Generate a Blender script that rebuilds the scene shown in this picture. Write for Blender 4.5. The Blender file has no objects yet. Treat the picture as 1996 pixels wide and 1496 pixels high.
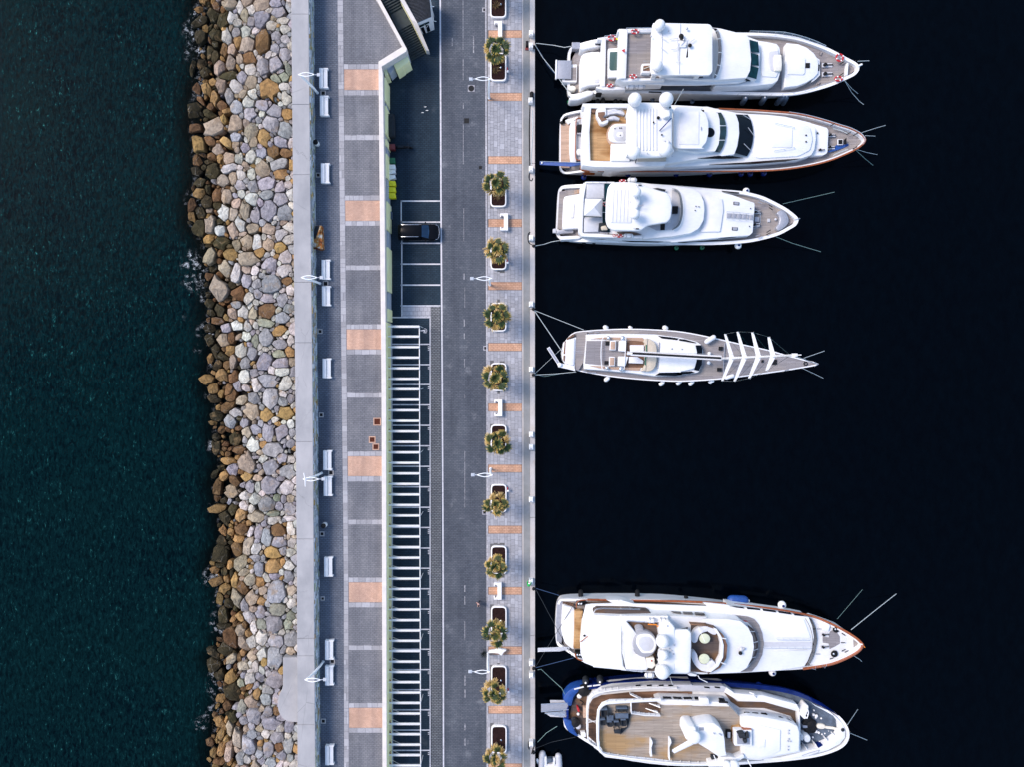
import bpy, math, random
import numpy as np
from mathutils import Vector
random.seed(7); RNG = np.random.default_rng(11)
SC = bpy.context.scene; COL = SC.collection
R = math.radians
# ------------------------------------------------------------------ camera
CAM_Z = 96.0; TILT = R(1.1); FPX = 1519.0
cd = bpy.data.cameras.new('camera'); cam = bpy.data.objects.new('camera', cd); COL.objects.link(cam)
cam.location = (0, 0, CAM_Z); cam.rotation_euler = (-TILT, 0, 0)
cd.sensor_width = 36.0; cd.lens = 36.0 * FPX / 1996.0; cd.clip_end = 5000; cd.clip_start = 1
SC.camera = cam
# ------------------------------------------------------------------ sky and sun
SUN_EL = R(47); SUN_AZ = R(-68)          # light from the open-sea side (left)
wd = bpy.data.worlds.new('World'); SC.world = wd; wd.use_nodes = True
nt = wd.node_tree; sky = nt.nodes.new('ShaderNodeTexSky'); sky.sky_type = 'NISHITA'; sky.sun_disc = False
sky.sun_elevation = SUN_EL; sky.sun_rotation = SUN_AZ; sky.air_density = 1.0; sky.dust_density = .8; sky.ozone_density = 1.6
bg = nt.nodes['Background']; bg.inputs[1].default_value = 0.12
nt.links.new(sky.outputs[0], bg.inputs[0])
sl = bpy.data.lights.new('sun', 'SUN'); sl.energy = 1.5; sl.angle = R(24); sl.color = (1.0, 0.87, 0.76)
so = bpy.data.objects.new('sun', sl); COL.objects.link(so)
sd = Vector((math.sin(SUN_AZ) * math.cos(SUN_EL), math.cos(SUN_AZ) * math.cos(SUN_EL), math.sin(SUN_EL)))
so.rotation_euler = sd.to_track_quat('Z', 'Y').to_euler(); so.location = sd * 200
vs = SC.view_settings; vs.view_transform = 'Standard'; vs.look = 'None'; vs.gamma = 1; vs.use_curve_mapping = False
vs.exposure = 1.45
SC.cycles.max_bounces = 6
# ------------------------------------------------------------------ survey: photo bearing + height -> place
def ray(u, v):
    x = (u - 998) / FPX; y = (748 - v) / FPX; z = -1.0
    c, s = math.cos(-TILT), math.sin(-TILT)
    return Vector((x, y * c - z * s, y * s + z * c))
def W(u, v, z):
    d = ray(u, v); t = (z - CAM_Z) / d.z
    return Vector((d.x * t, d.y * t, z))
def onwall(u, v, A, B, off=0.03):
    """point where the sight line meets the vertical wall through A, B (nudged proud of it)"""
    n = Vector((B.y - A.y, A.x - B.x, 0)).normalized()
    C = Vector((0, 0, CAM_Z)); d = ray(u, v)
    if n.dot(C - A) < 0: n = -n
    t = n.dot(A - C) / n.dot(d)
    return C + d * t + n * off
def V(ox, oy, s):
    return lambda *p: [(ox + q[0] / s, oy + q[1] / s) + tuple(q[2:]) for q in p]
def lerp(a, b, t): return a + (b - a) * t
def LN(*kv):
    """piecewise linear v -> u"""
    ks = [k for k, _ in kv]; vs_ = [x for _, x in kv]
    return lambda v: float(np.interp(v, ks, vs_))
# ------------------------------------------------------------------ outlines
def fil(p, r, n=3):
    """round every corner of a closed outline by about r (pixels)"""
    out = []; N = len(p)
    for i in range(N):
        a, b, c = np.array(p[i - 1][:2], float), np.array(p[i][:2], float), np.array(p[(i + 1) % N][:2], float)
        la, lc = np.linalg.norm(a - b), np.linalg.norm(c - b)
        if la < 1e-6 or lc < 1e-6: continue
        ra, rc = min(r, la * .45), min(r, lc * .45)
        s, e = b + (a - b) / la * ra, b + (c - b) / lc * rc
        for k in range(n + 1):
            t = k / n; out.append(tuple((1 - t) ** 2 * s + 2 * t * (1 - t) * b + t * t * e))
    return out
def cr(p, n=4, closed=True):
    """Catmull-Rom curve through points of any dimension"""
    P = [np.array(q, float) for q in p]; N = len(P); out = []
    rng = range(N) if closed else range(N - 1)
    for i in rng:
        if closed: a, b, c, d = P[i - 1], P[i], P[(i + 1) % N], P[(i + 2) % N]
        else: a, b, c, d = P[max(i - 1, 0)], P[i], P[i + 1], P[min(i + 2, N - 1)]
        for k in range(n):
            t = k / n
            out.append(tuple(.5 * (2 * b + (c - a) * t + (2 * a - 5 * b + 4 * c - d) * t * t + (3 * b - a - 3 * c + d) * t ** 3)))
    if not closed: out.append(tuple(P[-1]))
    return out
def circ(u, v, ru, rv=None, n=20, a0=0):
    rv = ru if rv is None else rv
    return [(u + ru * math.cos(a0 + 2 * math.pi * k / n), v + rv * math.sin(a0 + 2 * math.pi * k / n)) for k in range(n)]
def inset(P, d):
    N = len(P); A = sum(P[i].x * P[(i + 1) % N].y - P[(i + 1) % N].x * P[i].y for i in range(N))
    s = 1 if A > 0 else -1; out = []
    for i in range(N):
        a, b, c = P[i - 1], P[i], P[(i + 1) % N]
        e1 = Vector((b.x - a.x, b.y - a.y)); e2 = Vector((c.x - b.x, c.y - b.y))
        if e1.length < 1e-7: e1 = e2.copy()
        if e2.length < 1e-7: e2 = e1.copy()
        if e1.length < 1e-7: out.append(b.copy()); continue
        e1.normalize(); e2.normalize()
        n1 = Vector((-e1.y, e1.x)) * s; n2 = Vector((-e2.y, e2.x)) * s
        m = n1 + n2
        if m.length < 1e-4: m = n1
        m.normalize(); k = d / max(m.dot(n1), .45)
        out.append(Vector((b.x + m.x * k, b.y + m.y * k, b.z)))
    return out
# ------------------------------------------------------------------ mesh builder
def safe(P, b, A2):
    """largest bevel up to b that leaves the outline untangled"""
    N = len(P); per = sum((P[i] - P[i - 1]).length for i in range(N)); b = min(b, .36 * A2 / max(per, 1e-6))
    def bad(Q):
        for i in range(N):
            a, c = Q[i], Q[(i + 1) % N]; e = P[(i + 1) % N] - P[i]
            if e.length > 2e-3 and e.x * (c.x - a.x) + e.y * (c.y - a.y) < 0: return True
        X = [(q.x, q.y) for q in Q]
        for i in range(N):
            ax, ay = X[i]; bx, by = X[(i + 1) % N]
            for j in range(i + 2, N):
                if i == 0 and j == N - 1: continue
                cx, cy = X[j]; dx, dy = X[(j + 1) % N]
                if max(ax, bx) < min(cx, dx) or max(cx, dx) < min(ax, bx) or max(ay, by) < min(cy, dy) or max(cy, dy) < min(ay, by): continue
                o1 = (bx - ax) * (cy - ay) - (by - ay) * (cx - ax); o2 = (bx - ax) * (dy - ay) - (by - ay) * (dx - ax); o3 = (dx - cx) * (ay - cy) - (dy - cy) * (ax - cx); o4 = (dx - cx) * (by - cy) - (dy - cy) * (bx - cx)
                if o1 * o2 < 0 and o3 * o4 < 0: return True
        return False
    for _ in range(5):
        if not bad(inset(P, b)): return b
        b *= .5
    if bad(P): b *= .5
    return b
BASE = {}
class MB:
    def __init__(s): s.v = []; s.f = []; s.c = []; s.cc = None
    def add(s, vs):
        i = len(s.v); s.v += [tuple(q) for q in vs]
        if s.cc is not None: s.c += [s.cc] * len(vs)
        return i
    def ring(s, rings, caps=(False, True), closed=True):
        ids = []
        for r_ in rings:
            i = s.add(r_); ids.append(list(range(i, i + len(r_))))
        for a, b in zip(ids, ids[1:]):
            n = len(a)
            for k in range(n if closed else n - 1):
                s.f.append((a[k], a[(k + 1) % n], b[(k + 1) % n], b[k]))
        if caps[0]: s.f.append(tuple(reversed(ids[0])))
        if caps[1]: s.f.append(tuple(ids[-1]))
        return s
    def prism(s, P, z0, z1, b=0.0, crown=0.0, foot=0.0, ccw=True):
        """upright solid on a world outline; b rounds the top edge, crown cambers the top, foot widens the base"""
        P = [Vector((q[0], q[1], 0)) for q in P]
        A = sum(P[i].x * P[(i + 1) % len(P)].y - P[(i + 1) % len(P)].x * P[i].y for i in range(len(P)))
        if A < 0: P = P[::-1]
        if b > 0: b = safe(P, b, abs(A))
        def at(Q, z): return [Vector((q.x, q.y, z)) for q in Q]
        base = inset(P, -foot) if foot else P
        rings = [at(base, z0)]
        if b > 0:
            rings += [at(P, z1 - b), at(inset(P, b * .3), z1 - b * .3), at(inset(P, b), z1)]
        else: rings += [at(P, z1)]
        if crown:
            c = sum(P, Vector()) / len(P); Q = inset(P, b)
            for f, h in ((.8, .45), (.55, .8), (.25, .97)):
                rings.append([Vector((c.x + (q.x - c.x) * f, c.y + (q.y - c.y) * f, z1 + crown * h)) for q in Q])
        return s.ring(rings)
    def px(s, pts, z0, z1, **k):
        return s.prism([W(q[0], q[1], z1) for q in pts], z0, z1, **k)
    def box(s, c, d, rz=0.0, b=0.0):
        x, y, z = c; a, e, h = d[0] / 2, d[1] / 2, d[2]; co, si = math.cos(rz), math.sin(rz)
        P = [(x + px * co - py * si, y + px * si + py * co) for px, py in ((-a, -e), (a, -e), (a, e), (-a, e))]
        P = [Vector((q[0], q[1], 0)) for q in P]
        rings = [[Vector((q.x, q.y, z)) for q in P]]
        if b:
            rings += [[Vector((q.x, q.y, z + h - b)) for q in P], [Vector((q.x, q.y, z + h)) for q in inset(P, b)]]
        else: rings += [[Vector((q.x, q.y, z + h)) for q in P]]
        return s.ring(rings, caps=(True, True))
    def tube(s, P, r, n=6, closed=False, caps=True, r1=None):
        P = [Vector(q) for q in P]; rings = []; N = len(P)
        for i, p in enumerate(P):
            if closed: t = P[(i + 1) % N] - P[i - 1]
            else: t = P[min(i + 1, N - 1)] - P[max(i - 1, 0)]
            if t.length < 1e-6: t = Vector((1, 0, 0))
            t.normalize(); up = Vector((0, 0, 1)) if abs(t.z) < .9 else Vector((1, 0, 0))
            a = t.cross(up).normalized(); b = a.cross(t).normalized()
            rr = r if r1 is None else lerp(r, r1, i / max(N - 1, 1))
            rings.append([p + a * rr * math.cos(2 * math.pi * k / n) + b * rr * math.sin(2 * math.pi * k / n) for k in range(n)])
        if closed: rings.append(rings[0])
        return s.ring(rings, caps=(caps and not closed, caps and not closed))
    def lathe(s, prof, c, n=20):
        rings = [[Vector((c[0] + r_ * math.cos(2 * math.pi * k / n), c[1] + r_ * math.sin(2 * math.pi * k / n), c[2] + z)) for k in range(n)] for r_, z in prof]
        return s.ring(rings, caps=(True, True))
    def ball(s, c, r, rz=None, n=14, m=8):
        rz = r if rz is None else rz
        return s.lathe([(max(r * math.sin(math.pi * k / m), 1e-3), -rz * math.cos(math.pi * k / m)) for k in range(m + 1)], c, n)
    def capsule(s, a, b, r, n=10):
        a, b = Vector(a), Vector(b); t = (b - a).normalized()
        up = Vector((0, 0, 1)) if abs(t.z) < .9 else Vector((1, 0, 0))
        x = t.cross(up).normalized(); y = x.cross(t).normalized(); rings = []
        for q, sg in ((a, -1), (b, 1)):
            fs = ((.15, 1.0), (.55, .84), (.85, .5), (1.0, .05))
            for rr, off in (fs if sg < 0 else fs[::-1]):
                p = q + t * sg * r * off * (.9)
                rings.append([p + (x * math.cos(2 * math.pi * k / n) + y * math.sin(2 * math.pi * k / n)) * r * rr for k in range(n)])
        return s.ring(rings, caps=(True, True))
    def torus(s, c, Rr, r, n=20, m=6, sx=1.0, sy=1.0):
        c = Vector(c)
        return s.tube([c + Vector((Rr * sx * math.cos(2 * math.pi * k / n), Rr * sy * math.sin(2 * math.pi * k / n), 0)) for k in range(n)], r, m, closed=True)
    def panel(s, P, t=0.03):
        """flat plate on 3-D corner points with thickness t"""
        P = [Vector(q) for q in P]; n = Vector()
        for i in range(len(P)):
            a, b = P[i], P[(i + 1) % len(P)]
            n += Vector(((a.y - b.y) * (a.z + b.z), (a.z - b.z) * (a.x + b.x), (a.x - b.x) * (a.y + b.y)))
        if n.length < 1e-9: return s
        n.normalize()
        if n.z < 0: n = -n; P = P[::-1]
        return s.ring([[p - n * t for p in P], P], caps=(True, True))
    def poly(s, P):
        i = s.add(P); s.f.append(tuple(range(i, i + len(P)))); return s
    def build(s, name, mat, parent=None, loc=None, smooth=38, kind=None, label=None):
        vs = [Vector(q) for q in s.v]
        if parent is not None: base = BASE[parent.name]
        elif loc is not None: base = Vector(loc)
        else:
            xs = [q.x for q in vs]; ys = [q.y for q in vs]; zs = [q.z for q in vs]
            base = Vector(((min(xs) + max(xs)) / 2, (min(ys) + max(ys)) / 2, min(zs)))
        me = bpy.data.meshes.new(name)
        me.from_pydata([tuple(q - base) for q in vs], [], s.f); me.update()
        if s.cc is not None:
            ca = me.color_attributes.new('Col', 'FLOAT_COLOR', 'POINT')
            ca.data.foreach_set('color', np.array([tuple(c) + (1.0,) if len(c) == 3 else c for c in s.c], dtype=np.float32).ravel())
        if smooth:
            me.polygons.foreach_set('use_smooth', [True] * len(me.polygons)); me.set_sharp_from_angle(angle=R(smooth))
        me.materials.append(mat)
        o = bpy.data.objects.new(name, me); COL.objects.link(o)
        if parent is not None: o.parent = parent
        else: o.location = base
        BASE[o.name] = base
        if kind: o['kind'] = kind
        if label: o['label'] = label
        return o
def thing(name, label, cat, loc, group=None):
    o = bpy.data.objects.new(name, None); COL.objects.link(o); o.location = loc; o.empty_display_size = .3
    o['label'] = label; o['category'] = cat
    if group: o['group'] = group
    BASE[o.name] = Vector(loc); return o
def tag(o, label, cat, group=None):
    o['label'] = label; o['category'] = cat
    if group: o['group'] = group
    return o
def dup(root, loc, label, rz=None, name=None):
    def cp(o, par):
        c = o.copy(); COL.objects.link(c)
        if par is not None: c.parent = par
        for ch in o.children: cp(ch, c)
        return c
    r = cp(root, None); r.location = loc
    if rz is not None: r.rotation_euler = (0, 0, rz)
    r['label'] = label; BASE[r.name] = Vector(loc); return r
ORD = ['first', 'second', 'third', 'fourth', 'fifth', 'sixth', 'seventh', 'eighth', 'ninth', 'tenth', 'eleventh', 'twelfth', 'thirteenth', 'fourteenth', 'fifteenth', 'sixteenth']
# ------------------------------------------------------------------ materials
class NT:
    def __init__(s, name, rough=.5, spec=.5, metal=0.0):
        s.m = bpy.data.materials.new(name); s.m.use_nodes = True; s.t = s.m.node_tree
        s.b = s.t.nodes['Principled BSDF']; s.b.inputs['Roughness'].default_value = rough
        s.b.inputs['Specular IOR Level'].default_value = spec; s.b.inputs['Metallic'].default_value = metal
        s._p = None
    def n(s, t, **k):
        o = s.t.nodes.new(t)
        for a, b in k.items(): setattr(o, a, b)
        return o
    def l(s, a, b): s.t.links.new(a, b)
    @property
    def pos(s):
        if s._p is None: s._p = s.n('ShaderNodeNewGeometry').outputs['Position']
        return s._p
    def mapv(s, scale=(1, 1, 1), rot=(0, 0, 0), loc=(0, 0, 0)):
        m = s.n('ShaderNodeMapping'); m.inputs['Scale'].default_value = scale; m.inputs['Rotation'].default_value = rot; m.inputs['Location'].default_value = loc
        s.l(s.pos, m.inputs[0]); return m.outputs[0]
    def noise(s, scale, detail=4, rough=.55, vec=None, dist=0.0):
        o = s.n('ShaderNodeTexNoise'); o.inputs['Scale'].default_value = scale; o.inputs['Detail'].default_value = detail
        o.inputs['Roughness'].default_value = rough; o.inputs['Distortion'].default_value = dist
        s.l(vec if vec is not None else s.pos, o.inputs['Vector']); return o.outputs['Fac']
    def ramp(s, fac, *stops):
        o = s.n('ShaderNodeValToRGB'); e = o.color_ramp.elements
        while len(e) < len(stops): e.new(.5)
        for el, (p, c) in zip(e, stops): el.position = p; el.color = (*c, 1) if not isinstance(c, float) else (c, c, c, 1)
        s.l(fac, o.inputs[0]); return o.outputs[0]
    def mix(s, fac, a, b, mode='MIX'):
        o = s.n('ShaderNodeMix', data_type='RGBA', blend_type=mode)
        for sock, val in ((o.inputs[0], fac), (o.inputs[6], a), (o.inputs[7], b)):
            if isinstance(val, (int, float)): sock.default_value = val
            elif isinstance(val, tuple): sock.default_value = (*val, 1)
            else: s.l(val, sock)
        return o.outputs[2]
    def math(s, op, a, b=0.0, c=0.0):
        o = s.n('ShaderNodeMath', operation=op)
        for sock, val in zip(o.inputs, (a, b, c)):
            if isinstance(val, (int, float)): sock.default_value = val
            else: s.l(val, sock)
        return o.outputs[0]
    def bump(s, h, strength=.3, dist=.02):
        o = s.n('ShaderNodeBump'); o.inputs['Strength'].default_value = strength; o.inputs['Distance'].default_value = dist
        s.l(h, o.inputs['Height']); s.l(o.outputs[0], s.b.inputs['Normal'])
    def attr(s, nm):
        o = s.n('ShaderNodeAttribute', attribute_name=nm); return o
    def col(s, c):
        if isinstance(c, tuple): s.b.inputs['Base Color'].default_value = (*c, 1)
        else: s.l(c, s.b.inputs['Base Color'])
        return s.m
def plain(name, c, rough=.5, spec=.5, metal=0.0, var=.12, scale=3.0):
    t = NT(name, rough, spec, metal); f = t.noise(scale, 5, .6)
    return t.col(t.ramp(f, (.3, tuple(x * (1 - var) for x in c)), (.7, tuple(min(x * (1 + var * .6), 1) for x in c))))
def streaks(name, a, b, rough=.7, sx=.25, sy=7, c3=None, s3=.12, planks=True, rot=0.0):
    """weathered planking running along X: stretched grain, dark caulk lines, blotches of a third colour"""
    t = NT(name, rough, .3); v = t.mapv((sx, sy, 1), (0, 0, rot)); f = t.noise(1.6, 5, .65, v)
    c = t.ramp(f, (.32, a), (.68, b))
    if c3: c = t.mix(t.ramp(t.noise(s3 * 5, 3, .5, t.mapv((.45, 1, 1), (0, 0, rot))), (.46, 0.0), (.62, 1.0)), c, c3)
    if planks:
        w = t.n('ShaderNodeTexBrick'); w.inputs['Scale'].default_value = 1; w.inputs['Brick Width'].default_value = 2.2; w.inputs['Row Height'].default_value = .14
        w.inputs['Mortar Size'].default_value = .012; w.inputs['Color1'].default_value = (1, 1, 1, 1); w.inputs['Color2'].default_value = (.78, .78, .78, 1); w.inputs['Mortar'].default_value = (.5, .5, .5, 1)
        t.l(t.mapv((1, 1, 1), (0, 0, rot)), w.inputs['Vector']); c = t.mix(1.0, c, w.outputs['Color'], 'MULTIPLY')
    return t.col(c)
def paving(name, a, b, bw=.44, bh=.22, mortar=.25, msize=.02, stain=None, rough=.85, bumpd=.01, rot=0.0, big=.25):
    t = NT(name, rough, .25); w = t.n('ShaderNodeTexBrick'); w.offset = .5
    w.inputs['Scale'].default_value = 1; w.inputs['Brick Width'].default_value = bw; w.inputs['Row Height'].default_value = bh; w.inputs['Mortar Size'].default_value = msize
    w.inputs['Mortar Smooth'].default_value = .3; w.inputs['Bias'].default_value = 0
    w.inputs['Color1'].default_value = (*a, 1); w.inputs['Color2'].default_value = (*b, 1); w.inputs['Mortar'].default_value = (*[x * mortar for x in a], 1)
    t.l(t.mapv((1, 1, 1), (0, 0, rot)), w.inputs['Vector']); c = w.outputs['Color']
    g = t.noise(big, 5, .6); c = t.mix(1.0, c, t.ramp(g, (.3, (.76, .77, .8)), (.7, (1.16, 1.14, 1.12))), 'MULTIPLY')
    f = t.noise(9, 3, .7); c = t.mix(.6, c, t.ramp(f, (.25, (.62, .62, .62)), (.75, (1.3, 1.3, 1.3))), 'MULTIPLY')
    lane = t.noise(.9, 4, .6, t.mapv((1, .05, 1))); c = t.mix(.7, c, t.ramp(lane, (.32, (.74, .75, .78)), (.68, (1.18, 1.17, 1.15))), 'MULTIPLY')
    blot = t.ramp(t.noise(.22, 5, .7, t.mapv(loc=(11, 4, 2))), (.56, 0.0), (.70, .45)); c = t.mix(blot, c, tuple(x * .6 for x in a))
    if stain: c = t.mix(t.ramp(t.noise(.5, 6, .7), (.6, 0.0), (.75, .8)), c, stain)
    t.bump(w.outputs['Fac'], -.5, bumpd); return t.col(c)
M = {}
def mats():
    t = NT('gelcoat', .32, .5); f = t.noise(.5, 5, .6)
    c = t.ramp(f, (.25, (.63, .625, .63)), (.7, (.73, .72, .71))); g = t.noise(6, 4, .7, t.mapv((.3, 1.4, 1)))
    M['gel'] = t.col(t.mix(.25, c, t.ramp(g, (.3, (.7, .7, .72)), (.6, (1, 1, 1))), 'MULTIPLY'))
    M['gel2'] = plain('grey_white_gelcoat', (.46, .46, .485), .45, var=.08)  # second gelcoat tone, an even grey-white
    M['tub'] = plain('grey_tub_shell', (.27, .27, .29), .5, var=.08)
    M['lampw'] = plain('white_lamp_paint', (.86, .85, .84), .5, var=.03)
    M['canvas'] = plain('white_canvas', (.64, .63, .64), .85, .2, var=.07, scale=1.6)
    M['cush'] = plain('white_cushion', (.56, .55, .57), .8, .2, var=.08)
    M['cream'] = plain('cream_cushion', (.66, .62, .53), .75, .2)
    M['beige'] = plain('beige_upholstery', (.50, .43, .34), .8, .2)
    M['pale_yellow'] = plain('pale_table_top', (.56, .57, .40), .5)
    M['teakg'] = streaks('grey_teak', (.20, .18, .182), (.31, .285, .29), c3=(.29, .255, .235))
    M['teakb'] = streaks('brown_teak', (.15, .075, .045), (.27, .15, .09), c3=(.10, .055, .035))
    M['teakw'] = streaks('warm_teak', (.42, .23, .095), (.58, .36, .17), c3=(.26, .115, .03), s3=.1)
    M['teakp'] = streaks('pink_teak', (.40, .26, .18), (.55, .38, .28))
    M['teakold'] = streaks('patchy_teak', (.24, .19, .15), (.40, .345, .29), c3=(.36, .23, .11), s3=.09)
    M['teakdk'] = streaks('dark_teak', (.06, .045, .04), (.12, .09, .08), c3=(.15, .08, .04))
    M['glass'] = plain('dark_glass', (.003, .005, .009), .08, .12, var=.3)
    M['glasst'] = plain('teal_glass', (.005, .030, .038), .08, .15, var=.6, scale=1.2)
    M['steel'] = plain('stainless_steel', (.62, .63, .65), .25, .5, .85)
    M['alu'] = plain('grey_aluminium', (.36, .36, .39), .4, .5, .4)
    M['black'] = plain('black_rubber', (.005, .005, .006), .7, .25)
    M['char'] = plain('charcoal_fabric', (.022, .026, .032), .9, .2, var=.4)
    M['red'] = plain('red_plastic', (.40, .015, .02), .45)
    M['varn'] = plain('varnished_wood', (.30, .085, .028), .25, .5, var=.3)
    M['blue'] = plain('blue_cover', (.008, .055, .24), .55, var=.25)
    M['navy'] = plain('blue_hull_paint', (.003, .014, .11), .25, .3, var=.3, scale=1)
    M['bluegrey'] = plain('blue_grey_deck_paint', (.075, .10, .14), .75, .3, var=.45, scale=1.3)
    M['bluetable'] = plain('dark_green_glass_top', (.045, .085, .075), .25)
    M['yellow'] = plain('yellow_plastic', (.75, .66, .005), .5)
    M['orange'] = plain('orange_plastic', (.75, .22, .01), .5)
    M['green'] = plain('green_plastic', (.01, .11, .045), .5)
    M['redbin'] = plain('dark_red_plastic', (.14, .015, .015), .5)
    M['white'] = plain('white_paint', (.74, .72, .70), .5, var=.06)
    M['bench'] = plain('white_bench_concrete', (.78, .75, .73), .7, .3, var=.07)
    M['rope'] = plain('pale_rope', (.42, .46, .46), .8)
    M['ropeb'] = plain('blue_rope', (.02, .05, .12), .8)
    M['roped'] = plain('black_rope', (.015, .02, .025), .8)
    M['ropeg'] = plain('green_rope', (.16, .25, .23), .8)
    M['skin'] = plain('skin', (.45, .26, .19), .6)
    M['hair'] = plain('dark_hair', (.02, .014, .011), .7)
    M['soil'] = plain('dark_soil', (.022, .010, .009), .95, .1, var=.7, scale=7)
    M['rust'] = plain('rusty_steel', (.075, .018, .009), .85, .2, var=.6, scale=5)
    t = NT('rust_and_peeling_paint', .8, .2); M['rustmix'] = t.col(t.ramp(t.noise(1.6, 6, .7), (.36, (.05, .03, .02)), (.46, (.35, .09, .02)), (.54, (.40, .22, .06)), (.6, (.5, .48, .44))))
    M['iron'] = plain('dark_cast_iron', (.006, .006, .007), .6, .4, .3, var=.4)
    M['trunk'] = plain('palm_bark', (.16, .11, .07), .95, .1, var=.5, scale=12)
    # ---- streets
    M['prom'] = paving('promenade_paving', (.155, .157, .170), (.184, .184, .196), .44, .22, .62, .022)
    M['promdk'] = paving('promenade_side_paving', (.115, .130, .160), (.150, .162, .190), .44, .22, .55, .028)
    M['salmon'] = paving('salmon_brick', (.50, .31, .22), (.58, .375, .275), .22, .11, .72, .012)
    M['salmon2'] = paving('salmon_band_brick', (.47, .265, .165), (.55, .325, .215), .44, .22, .6, .02)
    M['road'] = paving('road_block_paving', (.074, .084, .102), (.100, .109, .127), .42, .21, .6, .022, (.19, .195, .21))
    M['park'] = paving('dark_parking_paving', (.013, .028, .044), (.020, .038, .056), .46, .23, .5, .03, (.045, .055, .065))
    M['path'] = paving('grey_walk_paving', (.145, .150, .158), (.190, .195, .20), .42, .21, .35, .04)
    M['palewalk'] = paving('pale_grid_paving', (.36, .35, .37), (.40, .39, .41), .5, .5, .6, .025)
    M['grout'] = plain('grout', (.10, .098, .10), .9)
    t = NT('paving_slab', .85, .25); a = t.attr('Col').outputs['Color']
    M['slab'] = t.col(t.mix(.7, a, t.ramp(t.noise(5, 5, .7), (.25, (.72, .72, .73)), (.75, (1.22, 1.22, 1.2))), 'MULTIPLY'))
    t = NT('quay_concrete', .9, .2); c = t.ramp(t.noise(.8, 6, .65), (.3, (.19, .19, .18)), (.7, (.25, .245, .24)))
    M['qconc'] = t.col(t.mix(t.ramp(t.noise(.35, 4, .7, t.mapv(loc=(3, 9, 0))), (.62, 0.0), (.72, .55)), c, (.13, .12, .11)))
    t = NT('quay_edge_stone', .8, .3); c = t.ramp(t.noise(.6, 6, .65), (.3, (.40, .36, .33)), (.7, (.50, .455, .43)))
    M['qedge'] = t.col(t.mix(t.ramp(t.noise(.5, 6, .7), (.6, 0.0), (.75, .6)), c, (.36, .24, .13)))
    t = NT('sea_wall_concrete', .9, .2); c = t.ramp(t.noise(.5, 7, .65, t.mapv((1, .5, 1))), (.28, (.27, .265, .27)), (.72, (.37, .355, .355)))
    cr_ = t.n('ShaderNodeTexVoronoi', feature='DISTANCE_TO_EDGE'); cr_.inputs['Scale'].default_value = .28; t.l(t.mix(.5, t.mapv((1, .45, 1)), t.noise(.8, 5, .7), 'ADD'), cr_.inputs['Vector'])
    c = t.mix(t.math('MULTIPLY', t.ramp(cr_.outputs['Distance'], (.0, 1.0), (.006, 0.0)), t.ramp(t.noise(.2, 2), (.45, 0.0), (.55, .5))), c, (.10, .10, .10))
    c = t.mix(t.ramp(t.noise(.16, 5, .65, t.mapv(loc=(2, 8, 1))), (.5, 0.0), (.66, .45)), c, (.20, .20, .21))
    M['wallc'] = t.col(t.mix(t.ramp(t.noise(3.0, 6, .75, t.mapv((1, .25, 1))), (.55, 0.0), (.8, .5)), c, (.24, .235, .24)))
    M['parap'] = plain('cream_white_render', (.60, .545, .50), .8, .2, var=.1, scale=1.2)
    t = NT('pale_yellow_render', .85, .2); c = t.ramp(t.noise(.7, 5, .6), (.3, (.84, .78, .38)), (.7, (.88, .84, .50)))
    M['yel'] = t.col(c)
    M['grender'] = plain('grey_render', (.40, .42, .46), .8, .2)
    M['paint'] = None
    t = NT('road_paint', .7, .3); f = t.noise(3.5, 6, .75)
    M['paint'] = t.col(t.ramp(f, (.30, (.26, .25, .27)), (.48, (.56, .54, .56))))
    t = NT('worn_road_paint', .7, .3); f = t.noise(4.5, 6, .8)
    M['worn'] = t.col(t.ramp(f, (.40, (.10, .10, .11)), (.62, (.40, .39, .41))))
    M['stair'] = plain('dark_stone_stair', (.016, .026, .028), .6, .4, var=.5, scale=2)
    M['roofd'] = plain('dark_corrugated_roof', (.014, .015, .02), .45, .5, var=.8, scale=2.5)
    # ---- rock
    t = NT('quarry_stone', .88, .25); a = t.attr('Col').outputs['Color']
    c = t.mix(.85, a, t.ramp(t.noise(2.2, 7, .7), (.30, (.42, .41, .41)), (.70, (1.5, 1.47, 1.42))), 'MULTIPLY')
    c = t.mix(t.ramp(t.noise(.8, 5, .65, t.mapv(loc=(5, 5, 5))), (.56, 0.0), (.74, .6)), c, (.33, .21, .10))
    vv = t.n('ShaderNodeTexVoronoi', feature='DISTANCE_TO_EDGE'); vv.inputs['Scale'].default_value = .75
    dn = t.n('ShaderNodeTexNoise'); dn.inputs['Scale'].default_value = 1.5; t.l(t.pos, dn.inputs['Vector'])
    t.l(t.mix(.22, t.pos, dn.outputs['Color'], 'ADD'), vv.inputs['Vector'])
    vein = t.math('MULTIPLY', t.ramp(vv.outputs['Distance'], (.0, 1.0), (.010, 0.0)), t.ramp(t.noise(.6, 2), (.50, 0.0), (.62, 1.0)))
    c = t.mix(t.math('MULTIPLY', vein, .5), c, (.5, .48, .45))
    gr = t.noise(3.0, 4, .6, t.mapv((3.5, .9, 1), (0, 0, .5)))
    c = t.mix(.5, c, t.ramp(gr, (.3, (.75, .75, .75)), (.6, (1.1, 1.1, 1.1))), 'MULTIPLY')
    t.bump(t.noise(3.5, 8, .75), .9, .22); M['rock'] = t.col(c)
    M['core'] = plain('gap_shade_rubble', (.012, .011, .010), .95, .1, var=.6, scale=2)
    t = NT('masonry_stone', .9, .2); a = t.attr('Col').outputs['Color']
    M['mason'] = t.col(t.mix(.8, a, t.ramp(t.noise(4, 5, .7), (.25, (.6, .6, .62)), (.75, (1.3, 1.3, 1.25))), 'MULTIPLY'))
    t = NT('palm_leaf', .6, .3); M['leaf'] = t.col(t.attr('Col').outputs['Color'])
mats()
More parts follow.
